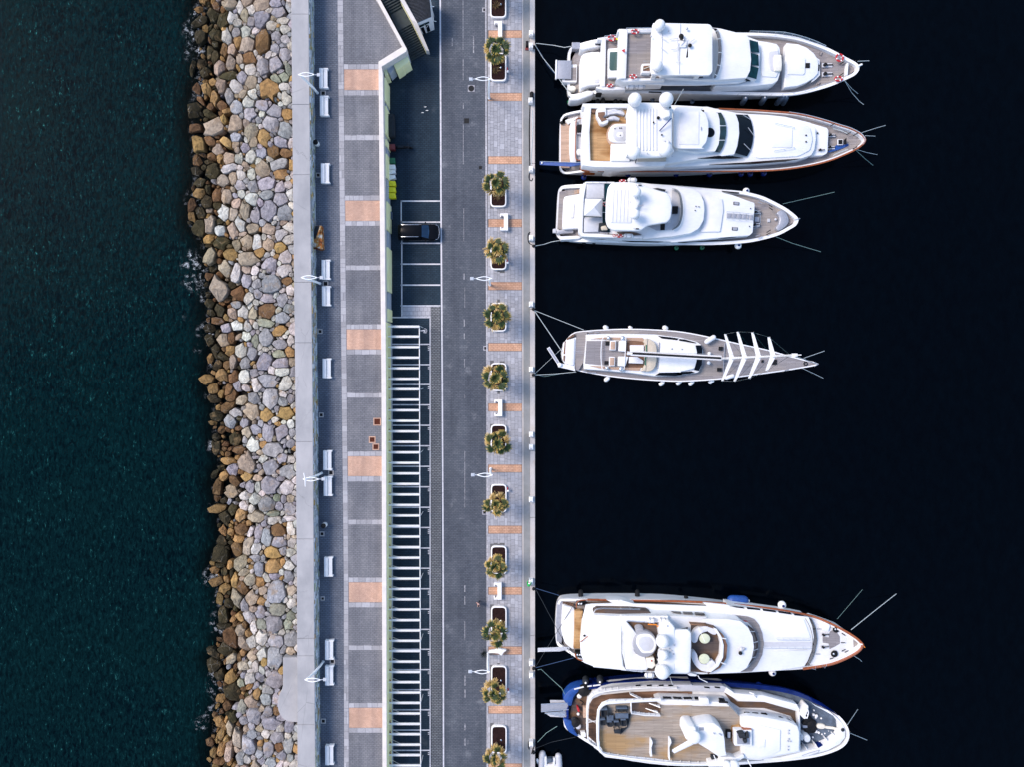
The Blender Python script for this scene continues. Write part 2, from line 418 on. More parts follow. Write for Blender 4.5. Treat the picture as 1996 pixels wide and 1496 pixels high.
# ================================================================== SETTING
ZR, ZP, ZQ, ZT, ZW, ZPAR = 1.20, 4.40, 1.32, 4.40, 6.60, 5.30   # road, promenade, quay pavement, sea-wall top, parapet top
# --- edges of the long bands, as photo column by photo row
U_WALL_L = LN((-40, 566.5), (0, 567.5), (375, 571), (750, 575.5), (1121, 578.5), (1540, 580))
U_WALL_R = LN((-40, 601.2), (0, 601.6), (375, 605), (750, 609.3), (1121, 612), (1540, 615))
U_FOOT = LN((-40, 611), (0, 611.3), (375, 615), (750, 619.3), (1121, 622), (1540, 624.5))
U_STR_L = LN((0, 657.7), (375, 661.7), (750, 665.8), (1121, 670), (1500, 670.5))
U_STR_R = LN((0, 668.8), (375, 672), (750, 676), (1121, 679), (1500, 680))
U_PAR_L = LN((119, 737.6), (375, 740), (750, 743.6), (1121, 744.6), (1540, 745.5))
U_PAR_R = LN((119, 746), (375, 749.6), (750, 752.8), (1121, 753.4), (1540, 754))
U_LINE = LN((0, 858), (375, 859.5), (750, 862), (1121, 863.7), (1540, 864.5))
U_KERB = LN((0, 945.3), (375, 946.4), (750, 948), (1540, 948.5))
U_QL, U_QC, U_QE, U_QW = LN((0, 1017.5), (1540, 1018.5)), LN((0, 1020), (1540, 1021)), LN((0, 1033), (1540, 1034)), LN((0, 1042.6), (1540, 1043))
VS = [-30, 150, 375, 560, 750, 940, 1121, 1320, 1530]
def strip(fl, fr, z, v0=-30, v1=1530):
    vs = [v0] + [v for v in VS if v0 < v < v1] + [v1]
    return [W(fl(v), v, z) for v in vs] + [W(fr(v), v, z) for v in vs[::-1]]
def sheet(name, P, mat, parent=None, kind=None, z0=None, b=0.0):
    m = MB()
    if z0 is None: m.poly(P if sum(P[i].x * P[i - 1].y - P[i - 1].x * P[i].y for i in range(len(P))) < 0 else P[::-1])
    else: m.prism(P, z0, P[0].z, b=b)
    return m.build(name, mat, parent, kind=kind, smooth=None, loc=(0, 0, 0) if parent is None else None)
# --- water ---------------------------------------------------------------
SHORE = LN((-40, 392), (60, 392), (120, 396), (200, 380), (260, 378), (330, 388), (400, 376), (440, 376), (480, 400), (560, 410), (640, 408), (700, 412), (760, 407), (800, 420), (850, 420), (900, 430), (940, 416), (990, 425), (1050, 432), (1085, 416), (1110, 410), (1150, 432), (1200, 436), (1260, 430), (1290, 410), (1340, 434), (1400, 420), (1470, 410), (1540, 415))
FOAM = [(395, 40, 16, .9), (388, 70, 22, 1), (398, 95, 14, .9), (375, 75, 12, .5), (396, 160, 12, .9), (398, 182, 11, .8), (392, 330, 8, .8), (386, 385, 16, 1), (372, 395, 10, .6),
        (378, 512, 18, 1.0), (385, 545, 20, .9), (366, 552, 10, .6), (400, 580, 9, .6), (398, 645, 12, .9), (412, 655, 10, .8), (385, 680, 9, .5), (418, 705, 10, .7), (405, 772, 8, .5),
        (412, 868, 11, .7), (424, 882, 8, .9), (440, 1038, 10, .6), (410, 992, 10, .4), (410, 1128, 14, 1), (432, 1165, 13, 1), (418, 1180, 8, .4), (428, 1218, 18, 1), (448, 1225, 9, .8),
        (430, 1284, 10, 1), (415, 1320, 10, .8), (422, 1345, 18, 1), (432, 1370, 11, .9), (408, 1395, 14, .7), (385, 1420, 12, .7), (418, 1408, 8, .7), (375, 110, 14, .45), (425, 1440, 6, .5), (360, 620, 9, .25), (380, 300, 10, .35)]
def water(name, x0, x1, y0, y1, step, mat, shore=False):
    m = MB(); nx = int((x1 - x0) / step) + 1; ny = int((y1 - y0) / step) + 1
    xs = np.linspace(x0, x1, nx); ys = np.linspace(y0, y1, ny); m.cc = (0, 0, 0)
    for y in ys:
        for x in xs:
            m.v.append((x, y, 0.0)); dk = fo = 0.0
            if shore:
                u = 998 + x * FPX / CAM_Z; v = 748 - 29 - y * FPX / CAM_Z
                d = (SHORE(v) - u)
                dk = float(np.clip(1.25 - d / 36.0, 0, 1)) if d > -60 else 1.0
                fo = .26 * math.exp(-((d - 2) / 9) ** 2)
                for fu, fv, fr, fs in FOAM:
                    q = ((u - fu) / fr) ** 2 + ((v - fv) / fr) ** 2
                    if q < 6: fo = max(fo, fs * math.exp(-q * .8))
            m.c.append((dk, fo, 0, 1))
    for j in range(ny - 1):
        for i in range(nx - 1):
            a = j * nx + i; m.f.append((a, a + 1, a + nx + 1, a + nx))
    o = m.build(name, mat, smooth=None, kind='structure', loc=(0, 0, 0)); return o
t = NT('open_sea_water', .12, .004)
a = t.n('ShaderNodeSeparateColor'); t.l(t.attr('Col').outputs['Color'], a.inputs[0])
sv = t.mapv((1.5, .62, 1), (0, 0, R(-18)))
n1 = t.noise(1.9, 7, .74, sv, .8); n2 = t.noise(.07, 5, .65); n3 = t.noise(4.2, 3, .6, sv)
deep = t.ramp(n2, (.35, (.0005, .0024, .0048)), (.65, (.0009, .0052, .0064)))
c = t.mix(t.ramp(n1, (.40, 0.0), (.66, 1.0)), deep, (.0022, .0165, .019))
gl = t.math('MULTIPLY', t.ramp(n1, (.575, 0.0), (.66, 1.0)), t.ramp(n3, (.50, 0.0), (.60, 1.0)))
gp_ = t.ramp(t.noise(.16, 4, .65, t.mapv((1, .7, 1), loc=(4, 4, 0))), (.40, .12), (.62, 1.0)); gz = t.ramp(t.noise(.9, 3, .6, sv), (.42, .1), (.6, 1.0))
c = t.mix(t.math('MULTIPLY', t.math('MULTIPLY', gl, gp_), gz), c, (.05, .25, .23))  # ripple glints painted into the base colour as teal flecks
shore_dark = t.math('MULTIPLY', a.outputs[0], t.ramp(t.noise(.35, 4, .6), (.25, .8), (.55, 1.0)))
c = t.mix(shore_dark, c, (.0010, .0018, .0020))  # water colour darkens towards the rocks, broken up by noise
fv = t.noise(2.6, 8, .75, None, 2.2); fw = t.math('ABSOLUTE', t.math('SUBTRACT', fv, .5))
web = t.ramp(fw, (.0, 1.0), (.05, 0.0)); blot = t.ramp(t.noise(1.3, 5, .7, t.mapv(loc=(7, 3, 0))), (.52, 0.0), (.64, 1.0))
fm = t.math('MULTIPLY', t.ramp(a.outputs[1], (.15, 0.0), (.55, 1.0)), t.math('ADD', t.math('MULTIPLY', web, blot), t.math('MULTIPLY', t.ramp(fv, (.64, 0.0), (.70, 1.0)), .9)))
fm = t.math('MINIMUM', fm, 1.0); c = t.mix(fm, c, (.75, .78, .82))
t.l(t.math('ADD', .06, t.math('MULTIPLY', fm, .8)), t.b.inputs['Roughness'])
t.bump(n1, .25, .15); M['sea'] = t.col(c)
t = NT('harbour_water', .08, .06); n1 = t.noise(.9, 6, .7, t.mapv((1, .6, 1), (0, 0, .7)))
c = t.ramp(n1, (.35, (.0001, .0005, .0014)), (.78, (.0003, .0014, .0032))); t.bump(n1, .18, .1); M['harb'] = t.col(c)
water('open_sea', -72, -26, -54, 54, .5, M['sea'], True)
def flat(name, x0, x1, y0, y1, z, mat, kind='structure', sub=1):
    m = MB(); m.poly([(x0, y0, z), (x1, y0, z), (x1, y1, z), (x0, y1, z)]); return m.build(name, mat, smooth=None, kind=kind, loc=(0, 0, 0))
m = MB(); m.cc = (0, 0, 0)
for q in (((-900, -900), (-72, -900), (-72, 900), (-900, 900)), ((-72, 54), (-26, 54), (-26, 900), (-72, 900)), ((-72, -900), (-26, -900), (-26, -54), (-72, -54))):
    m.poly([(x, y, 0.0) for x, y in q])
m.build('far_sea', M['sea'], smooth=None, kind='structure', loc=(0, 0, 0))
flat('harbour_water', 2.0, 900, -900, 900, 0.0, M['harb'])
# --- harbour mole: quay wall block, road, parking -------------------------
Y0, Y1 = W(998, 1530, 0).y - 4, W(998, -30, 0).y + 4
mole_l = W(U_FOOT(700), 700, ZP).x
m = MB(); xq = W(1042.8, 700, ZR).x
m.box(((mole_l + xq) / 2 - .01, 0, -1.5), (xq - mole_l - .04, Y1 - Y0 + 12, 1.5 + ZR - .05)); m.build('quay_wall', M['qconc'], kind='structure', smooth=None, loc=(0, 0, 0))
road = sheet('road', strip(lambda v: U_LINE(v) - 1, lambda v: U_KERB(v) + 1, ZR), M['road'], kind='structure')
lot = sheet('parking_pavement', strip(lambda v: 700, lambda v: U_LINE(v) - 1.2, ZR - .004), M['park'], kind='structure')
sheet('grey_walkway', strip(LN((0, 839.5), (1540, 840.5)), lambda v: U_LINE(v) - 3, ZR, 598, 1530), M['path'], lot)
sheet('pale_walkway', [W(u, v, ZR + .004) for u, v in ((783, 597), (839.4, 597), (839.4, 618), (783, 618))], M['palewalk'], lot)
# painted lines
def line(name, P, parent, mat='paint', z=ZR + .008): return sheet(name, [W(u, v, z) for u, v in P], M[mat], parent)
def hline(u0, u1, v, w, parent, **k): return line('painted_line', [(u0, v - w / 2), (u1, v - w / 2), (u1, v + w / 2), (u0, v + w / 2)], parent, **k)
def vline(f, v0, v1, w, parent, mat='paint', z=ZR + .008): return sheet('painted_line', strip(lambda v: f(v) - w / 2, lambda v: f(v) + w / 2, z, v0, v1), M[mat], parent)
vline(lambda v: U_LINE(v), -30, 1530, 2.9, road)
vline(lambda v: 838.4, 617, 1530, 2.0, lot, z=ZR + .010)
BAYS = [671, 710.8, 750.2, 790, 830, 870, 910, 950, 990, 1029.5, 1069.5, 1109, 1149, 1188.7, 1228.2, 1267, 1306.7, 1345.8, 1385, 1424.5, 1464, 1503]
for v in BAYS: hline(764.5, 837.3, v, 2.3, lot)
hline(764.5, 837.3, 618.8, 2.4, lot)
for v in (391.5, 432.5, 473.8, 514.5, 555.4, 596): hline(781, 858.5, v, 2.6, lot)
vline(lambda v: 782, 390, 436, 2.2, lot); vline(lambda v: 783.2, 468, 618, 2.2, lot)
for v in BAYS[:-1]:
    for k in range(2 + (int(v) % 2)): line('stall_tick', [(834, v + 4 + 3.2 * k), (837, v + 4 + 3.2 * k), (837, v + 5.4 + 3.2 * k), (834, v + 5.4 + 3.2 * k)], lot)
# worn road markings
for u, a, b_, w in ((902.6, 0, 97, 1.0), (902.8, 115, 156, 1.2), (903, 200, 212, 1.4), (903, 235, 320, 1.0), (881.6, 74, 89, 2), (923, 70, 103, 2.2), (904.6, 532, 545, 2), (905, 622, 636, 2), (905, 650, 661, 2), (905.4, 700, 716, 1.2), (906, 770, 777, 1.2),
                    (906, 880, 990, .9), (906, 1142, 1155, 1.8), (906, 1164, 1180, 1.8), (906, 1212, 1250, 1), (906.4, 1318, 1338, 2), (906.4, 1345, 1362, 2), (906.4, 1412, 1425, 2), (906.4, 1440, 1455, 2), (904, 405, 470, .8), (906, 560, 600, .8)):
    sheet('worn_dash', [W(u - w / 2, a, ZR + .008), W(u - w / 2, b_, ZR + .008), W(u + w / 2, b_, ZR + .008), W(u + w / 2, a, ZR + .008)], M['worn'], road)
# wheelchair emblem painted on the first stall
em = MB(); z = ZR + .014
def arc(c, rad, a0, a1, w, n=12):
    P = [(c[0] + rad * math.cos(R(a0 + (a1 - a0) * k / n)), c[1] + rad * math.sin(R(a0 + (a1 - a0) * k / n))) for k in range(n + 1)]
    Q = [(c[0] + (rad - w) * math.cos(R(a0 + (a1 - a0) * k / n)), c[1] + (rad - w) * math.sin(R(a0 + (a1 - a0) * k / n))) for k in range(n + 1)]
    em.poly([W(u, v, z) for u, v in P + Q[::-1]])
arc((828.0, 644.5), 4.6, -110, 130, 1.1)
em.poly([W(u, v, z) for u, v in ((821, 643.6), (826, 642.6), (830, 644), (829.4, 645.6), (826, 645), (821, 645.4))])
em.poly([W(u, v, z) for u, v in ((825.5, 645), (827.2, 645), (831.2, 648.6), (830, 649.8))]); em.poly([W(u, v, z) for u, v in circ(820.2, 644.4, 1.2, n=10)])
em.build('wheelchair_emblem', M['paint'], lot, smooth=None)
# --- quay pavement ---------------------------------------------------------
qp = sheet('quay_pavement', strip(lambda v: U_KERB(v) + .5, lambda v: U_QC(v) - .5, ZQ - .03), M['grout'], kind='structure', z0=ZR - .04)
sheet('kerb', strip(U_KERB, lambda v: U_KERB(v) + 3.2, ZQ), M['slab'] if False else M['palewalk'], qp, z0=ZR - .05, b=.02)
sheet('border_stone', strip(lambda v: U_QL(v), lambda v: U_QC(v) - .2, ZQ + .003), M['qedge'], qp, z0=ZR)
qs = sheet('quay_strip', strip(U_QC, lambda v: U_QE(v) + .4, ZQ - .006), M['qconc'], kind='structure', z0=ZR - .045)
qe = MB(); cuts = [-30, 70, 190, 318, 470, 603, 735, 880, 1010, 1130, 1240, 1362, 1460, 1530]
edge = thing('quay_edge', 'pale stone edge', 'x', (0, 0, 0)); del edge['label'], edge['category']; edge['kind'] = 'structure'
for a, b_ in zip(cuts, cuts[1:]):
    m = MB(); m.prism([W(U_QE(a + .3), a + .3, ZQ + .05), W(U_QE(b_ - .3), b_ - .3, ZQ + .05), W(U_QW(b_ - .3), b_ - .3, ZQ + .05), W(U_QW(a + .3), a + .3, ZQ + .05)], .35, ZQ + .05, b=.03)
    m.build('edge_stone', M['qedge'], edge, smooth=None)
BANDS = [(-62, -47), (59, 73), (181, 196), (304.7, 319), (427, 442), (550, 565), (669, 684), (787.6, 802), (907, 921.5), (1026.3, 1041), (1146, 1160.2), (1262, 1277), (1377.8, 1392), (1490, 1505)]
PLANTERS = [(-21, 34), (102, 157.6), (348, 403), (470.5, 525.6), (590, 646), (707.6, 763), (828.5, 882.5), (945, 1000.5), (1065.5, 1121), (1183.5, 1238), (1299.4, 1354.5), (1416, 1470.4)]
for a, b_ in BANDS[1:]:
    sheet('salmon_band', [W(u, v, ZQ + .002) for u, v in ((952.3, a), (1017, a), (1017, b_), (952.3, b_))], M['salmon2'], qp, z0=ZR)
cols = [950.6, 955.5, 962.4, 969.5, 974.3, 983.5, 988.6, 995.5, 1003.5, 1009.8, 1017.2]; slabs = []
for (a0, a1), (b0, b1) in zip(BANDS, BANDS[1:]):
    rnd = random.Random(int(a0)); rows = [a1 + .5]
    ci = 0
    while ci < len(cols) - 1:
        v = a1 + .6; u0, u1 = cols[ci], cols[ci + 1]
        while v < b0 - 1:
            h = rnd.choice([5.6, 6.6, 8.2, 11.5, 11.5, 13.4]); h = min(h, b0 - .5 - v)
            if b0 - .5 - v - h < 3: h = b0 - .5 - v
            if not any(p0 - 1 < v + h / 2 < p1 + 1 and 957 < (u0 + u1) / 2 < 986 for p0, p1 in PLANTERS): slabs.append((u0, u1, v, v + h))
            v += h
        ci += 1
# wide slabs: merge some neighbours of equal extent
slabs = [s for s in slabs if s[3] > -5 and s[2] < 1500]; slabs.sort(key=lambda s: -(s[1] - s[0]) * (s[3] - s[2]))
rest = MB(); rest.cc = (0, 0, 0)
def slabmesh(m, s):
    g = random.choice([.28, .29, .30, .31, .33, .37, .29]) * random.uniform(.96, 1.04); m.cc = (g * 1.0, g * .985, g * 1.05); dz = random.uniform(-.006, .006)
    P = [W(s[0] + .18, s[2] + .18, ZQ + dz), W(s[1] - .18, s[2] + .18, ZQ + dz), W(s[1] - .18, s[3] - .18, ZQ + dz), W(s[0] + .18, s[3] - .18, ZQ + dz)]
    m.prism(P, ZQ - .028, ZQ + dz)
for i, s in enumerate(slabs):
    if i < 290:
        m = MB(); m.cc = (0, 0, 0); slabmesh(m, s); m.build('paving_slab', M['slab'], qp, smooth=None)
    else: slabmesh(rest, s)
rest.build('small_paving_slabs', M['slab'], qp, smooth=None, kind='stuff')
# --- upper promenade -------------------------------------------------------
E = V(680, 0, 9.975)
edge_in = E((470, -120), (545, 0), (1040, 905), (575, 1190))
pr_out = [W(U_FOOT(v) - 2, v, ZP) for v in (-30, 375, 750, 1121, 1530)] + [W(U_PAR_L(v) + 3, v, ZP) for v in (1530, 1121, 750, 375, 121)] + [W(u, v, ZP) for u, v in E((1050, 915), (540, -30), (470, -250))]
prom = sheet('promenade', pr_out, M['prom'], kind='structure', z0=0)
sheet('side_paving', strip(lambda v: U_FOOT(v) - 1, lambda v: U_STR_L(v), ZP + .004), M['promdk'], prom)
SAL = [(135, 175), (390.6, 430), (642, 681), (890.4, 929), (1136.7, 1175.2), (1381.2, 1420)]
LB = [(124.6, 134.7), (175.4, 186), (263, 273), (380.6, 390.4), (430.4, 440), (517, 526.5), (632, 641.8), (681.4, 691), (766.6, 776), (880.8, 890.2), (929.4, 940), (1013.6, 1023.6), (1127, 1136.4), (1175.5, 1185.4), (1259.6, 1269), (1371.6, 1381), (1420.4, 1430)]
for a, b_ in SAL:
    sheet('salmon_panel', [W(U_STR_R(a) + .8, a, ZP + .012), W(U_PAR_L(a) + .5, a, ZP + .012), W(U_PAR_L(b_) + .5, b_, ZP + .012), W(U_STR_R(b_) + .8, b_, ZP + .012)], M['salmon'], prom, z0=ZP - .02)
def pale(u0, u1, v0, v1, sk=0.0):
    g = random.choice([.27, .30, .33, .35, .38]); m = MB(); m.cc = (g, g * .975, g * 1.02); z = ZP + .02 + random.uniform(-.005, .005)
    m.prism([W(u0 + .25, v0 + .25 + sk, z), W(u1 - .25, v0 + .25, z), W(u1 - .25, v1 - .25, z), W(u0 + .25, v1 - .25 + sk * .5, z)], ZP - .02, z, b=.008)
    m.build('border_slab', M['slab'], prom, smooth=None)
v = -8.0
while v < 1500:
    h = random.choice([6.5, 8, 10, 12, 14, 15]); c = v + h / 2
    if random.random() < .18: pale(U_STR_L(c), lerp(U_STR_L(c), U_STR_R(c), .5), v, v + h); pale(lerp(U_STR_L(c), U_STR_R(c), .5), U_STR_R(c), v, v + h)
    else: pale(U_STR_L(c), U_STR_R(c), v, v + h)
    v += h
for a, b_ in LB:
    u = U_STR_R(a) + .3; e = U_PAR_L(a) + .3
    while u < e - 2:
        w = random.choice([7.5, 9, 11, 13, 16]); w = w if e - u - w > 4 else e - u
        pale(u, u + w, a, b_, random.uniform(-.6, .6)); u += w
# --- sea wall --------------------------------------------------------------
sw = thing('sea_wall', 'long grey concrete sea wall with rough stone face beside the promenade', 'wall', W(U_WALL_L(748), 748, 0)); 
cuts = [-30, 27, 203, 340, 550, 668, 862, 1052, 1246, 1280, 1414, 1530]
for a, b_ in zip(cuts, cuts[1:]):
    vs = [a + .15] + [v for v in VS if a < v < b_] + [b_ - .15]; dz = random.uniform(-.015, .015)
    m = MB(); m.prism([W(U_WALL_L(v), v, ZW) for v in vs] + [W(U_WALL_R(v), v, ZW) for v in vs[::-1]], 0, ZW + dz, b=.05)
    m.build('coping_slab', M['wallc'], sw, smooth=None)
m = MB(); m.cc = (0, 0, 0); rnd = random.Random(3)
yb, yt = W(615, 1520, ZP).y, W(605, -20, ZP).y
def wallx(y, z):  # x of the wall's inner face
    v = 719 - y * FPX / (CAM_Z - ZW); return W(U_WALL_R(v), v, ZW).x
zz = ZP - .1
while zz < ZW - .14:
    h = rnd.uniform(.20, .30); y = yb; h = min(h, ZW - .06 - zz)
    while y < yt:
        l = rnd.choice([.3, .45, .6, .8, .95]); g = rnd.uniform(.22, .60); k = rnd.random()
        m.cc = (g * .92, g * .98, g * 1.06) if k < .72 else ((g * .8, g * .85, g * .6) if k < .9 else (g * .9, g * .6, g * .25))
        x = wallx(y + l / 2, 0); p = rnd.uniform(.02, .10)
        q = [(x - .1, y + .02), (x + p, y + .03), (x + p * rnd.uniform(.6, 1.2), y + l - .03), (x - .1, y + l - .02)]
        m.prism([Vector((*c_, 0)) for c_ in q], zz + .015, zz + h - .015, b=.03); y += l
    zz += h
m.build('face_stones', M['mason'], sw, smooth=None, kind='stuff')
# --- arcade building under the promenade, parapet, stair -------------------
bl = thing('arcade_building', 'long pale yellow building with cream parapet between promenade and parking', 'building', W(760, 900, ZR))
par = [(U_PAR_L(v), v) for v in (1530, 1121, 750, 375, 119.5)] + E((1040, 902), (545, 0), (470, -120))
par_o = E((545, -120), (620, 0), (1130, 945), (1115, 1000), (640, 1290)) + [(U_PAR_R(v), v) for v in (145, 375, 750, 1121, 1530)]
m = MB(); m.prism([W(u, v, ZPAR) for u, v in par + par_o], ZP - .3, ZPAR, b=.04); m.build('parapet', M['parap'], bl, smooth=None)
wl = [W(u, v, ZPAR) for u, v in par_o]; inn = [Vector((p.x - .5, p.y, p.z)) for p in wl]
m = MB(); m.prism([Vector((p.x - .06, p.y + (.05 if i < 5 else 0), 0)) for i, p in enumerate(wl)] + [Vector((wl[-1].x - 2, wl[-1].y, 0)), Vector((wl[0].x - 2.5, wl[0].y, 0))], 0.6, ZP - .31)
m.build('facade', M['grender'], bl, smooth=None)
fx = [W(U_PAR_R(v), v, ZPAR) for v in range(-30, 1540, 5)]
def facex(v):   # wall plane x for a row measured at road level
    y = W(760, v, ZR + 1.6).y; return float(np.interp(-y, [-p.y for p in fx], [p.x for p in fx]))
# yellow piers
PIERS = [(158, 203), (212, 266), (276, 288), (304, 350), (396, 450), (484, 569), (603, 627)]
for a, b_ in PIERS:
    m = MB(); ya, yb2 = W(760, a, ZR + 2).y, W(760, b_, ZR + 2).y; x = facex((a + b_) / 2)
    m.box((x - .06, (ya + yb2) / 2, ZR - .02), (.42, ya - yb2, ZPAR - .95 - ZR), b=.03); m.build('pier', M['yel'], bl, smooth=None)
for a, b_ in [(203.5, 211.5), (288.5, 303.5), (351, 395), (451, 483), (570, 602)]:
    m = MB(); ya, yb2 = W(760, a, ZR + 2).y, W(760, b_, ZR + 2).y; x = facex((a + b_) / 2)
    m.box((x, (ya + yb2) / 2, ZR - .02), (.1, ya - yb2, 2.5)); m.build('door', M['grender'], bl, smooth=None)
ya, yb2 = W(760, 631, ZR + 2).y, W(760, 1530, ZR + 2).y
P = []
for v in (630, 900, 1200, 1532): P.append(Vector((facex(v), W(760, v, ZR + 2).y, 0)))
m = MB(); m.prism([Vector((p.x - .05, p.y, 0)) for p in P] + [Vector((p.x + .06, p.y, 0)) for p in P[::-1]], ZR - .02, ZPAR - .14); m.build('yellow_wall', M['yel'], bl, smooth=None)
# plinth of pale blue
m = MB(); m.prism([Vector((p.x + .062, p.y, 0)) for p in P] + [Vector((p.x + .12, p.y, 0)) for p in P[::-1]], ZR - .02, ZR + .7); m.build('plinth', M['grender'], bl, smooth=None)
# angled end: yellow box-shaped annexes below the corner
for pts, mt, zt, nm in ((E((840, 1195), (1120, 1025), (1185, 1190), (1055, 1275), (1040, 1300), (925, 1375)), 'yel', 2.6, 'annex'), (E((705, 1262), (840, 1195), (890, 1330), (790, 1425), (760, 1400)), 'grender', 2.3, 'door_recess'), (E((655, 1280), (705, 1262), (765, 1440), (700, 1465)), 'yel', 2.6, 'annex')):
    m = MB(); m.px(pts, ZR - .02, ZR + zt, b=.02); m.build(nm, M[mt], bl, smooth=None)
# parapet handrail line
# --- outdoor stair ---------------------------------------------------------
st = thing('outdoor_stair', 'dark stone stair going down from the promenade between two cream walls', 'stairs', W(770, 60, ZR))
A0, A1 = E((1190, 1185), (1548, 1003)); B0, B1 = E((958, 600), (1232, 455)); C0, C1 = E((790, 262), (1060, 110)); D0, D1 = E((560, -125), (905, -300))
n = 13
for k in range(n):
    t0, t1 = k / n, (k + 1) / n; z = ZR + .17 * (k + 1)
    q = [(lerp(A0[0], B0[0], t0), lerp(A0[1], B0[1], t0)), (lerp(A1[0], B1[0], t0), lerp(A1[1], B1[1], t0)), (lerp(A1[0], B1[0], t1) + 0, lerp(A1[1], B1[1], t1)), (lerp(A0[0], B0[0], t1), lerp(A0[1], B0[1], t1))]
    m = MB(); m.px(q, ZR - .05, z, b=.02); m.build('step', M['stair'], st, smooth=None)
zl = ZR + .17 * 14
m = MB(); m.px([B0, B1, C1, C0], ZR - .05, zl, b=.02); m.build('landing', M['stair'], st, smooth=None)
for k in range(8):
    t0, t1 = k / 8, (k + 1) / 8; z = zl + .17 * (k + 1)
    q = [(lerp(C0[0], D0[0], t0), lerp(C0[1], D0[1], t0)), (lerp(C1[0], D1[0], t0), lerp(C1[1], D1[1], t0)), (lerp(C1[0], D1[0], t1), lerp(C1[1], D1[1], t1)), (lerp(C0[0], D0[0], t1), lerp(C0[1], D0[1], t1))]
    m = MB(); m.px(q, ZR - .05, z, b=.02); m.build('step', M['stair'], st, smooth=None)
# right stair wall: sloping cream top with yellow face
rt = E((890, -200), (1000, 0), (1205, 375), (1495, 975)); ro = E((980, -200), (1085, 0), (1330, 440), (1560, 985)); zt = [5.3, 5.2, 4.6, 2.3]
top_in = [W(u, v, z) for (u, v), z in zip(rt, zt)]; top_out = [W(u, v, z) for (u, v), z in zip(ro, zt)]
m = MB(); bi = [Vector((p.x, p.y, ZR - .05)) for p in top_in]; bo = [Vector((p.x, p.y, ZR - .05)) for p in top_out]
m.ring([top_in, top_out, bo, bi], caps=(False, False), closed=False)
m.f.append((3, 7, 11, 15)); m.build('stair_wall', M['parap'], st, smooth=None)
m = MB(); m.ring([[p + Vector((.0, -.03, -.12)) for p in top_in[1:]], [Vector((p.x, p.y - .03, max(p.z - 1.2, ZR))) for p in top_in[1:]]], caps=(False, False), closed=False); m.build('yellow_face', M['yel'], st, smooth=None)
# --- kiosk -----------------------------------------------------------------
ki = thing('kiosk', 'white kiosk with dark corrugated roof beside the stair', 'kiosk', W(825, 30, ZR))
zk = 4.5
kr = E((1010, -160), (1560, -160), (1610, 335), (1330, 448)); m = MB(); m.px(kr, ZR - .02, zk - .02, b=.0); kw = m.build('wall', M['white'], ki, smooth=None)
KE = [W(u, v, zk - .02) for u, v in E((1330, 448), (1610, 335))]
kin = E((1115, -10), (1555, -10), (1600, 318), (1335, 432))
for k in range(22):
    t0, t1 = k / 22, (k + .62) / 22; a, b_, c_, d_ = E((1015, -160), (1555, -160), (1600, 318), (1335, 432))
    q = [(lerp(d_[0], a[0], t0), lerp(d_[1], a[1], t0)), (lerp(c_[0], b_[0], t0), lerp(c_[1], b_[1], t0)), (lerp(c_[0], b_[0], t1), lerp(c_[1], b_[1], t1)), (lerp(d_[0], a[0], t1), lerp(d_[1], a[1], t1))]
    m = MB(); m.px(q, zk - .1, zk + .10, b=.03); m.build('roof_rib', M['roofd'], ki, smooth=None)
m = MB(); m.px(E((1012, -160), (1557, -160), (1602, 320), (1333, 436)), zk - .1, zk + .03); m.build('roof', M['roofd'], ki, smooth=None)
def kp(nm, pts, mat, off=.03):
    m = MB(); m.panel([onwall(u, v, KE[0], KE[1], off) for u, v in E(*pts)], .02); return m.build(nm, M[mat], ki, smooth=None)
kp('window', ((1360, 492), (1555, 408), (1562, 438), (1372, 530)), 'glasst'); kp('window', ((1392, 540), (1450, 515), (1500, 640), (1455, 668)), 'glass'); kp('window', ((1488, 490), (1545, 468), (1588, 590), (1530, 622)), 'glass')
kp('glazing_bar', ((1455, 452), (1462, 449), (1470, 480), (1463, 484)), 'white', .05); kp('glazing_bar', ((1490, 545), (1535, 480), (1540, 484), (1495, 552)), 'white', .05)
m = MB()
m.tube([W(*E((1600, 120))[0], 4.2), W(*E((1655, 125))[0], 4.0)], .05); m.tube([W(*E((1610, 150))[0], 4.3), W(*E((1650, 300))[0], 3.6), W(*E((1645, 400))[0], 2.6), W(*E((1700, 415))[0], 2.4)], .04); m.build('wall_bracket', M['white'], ki)
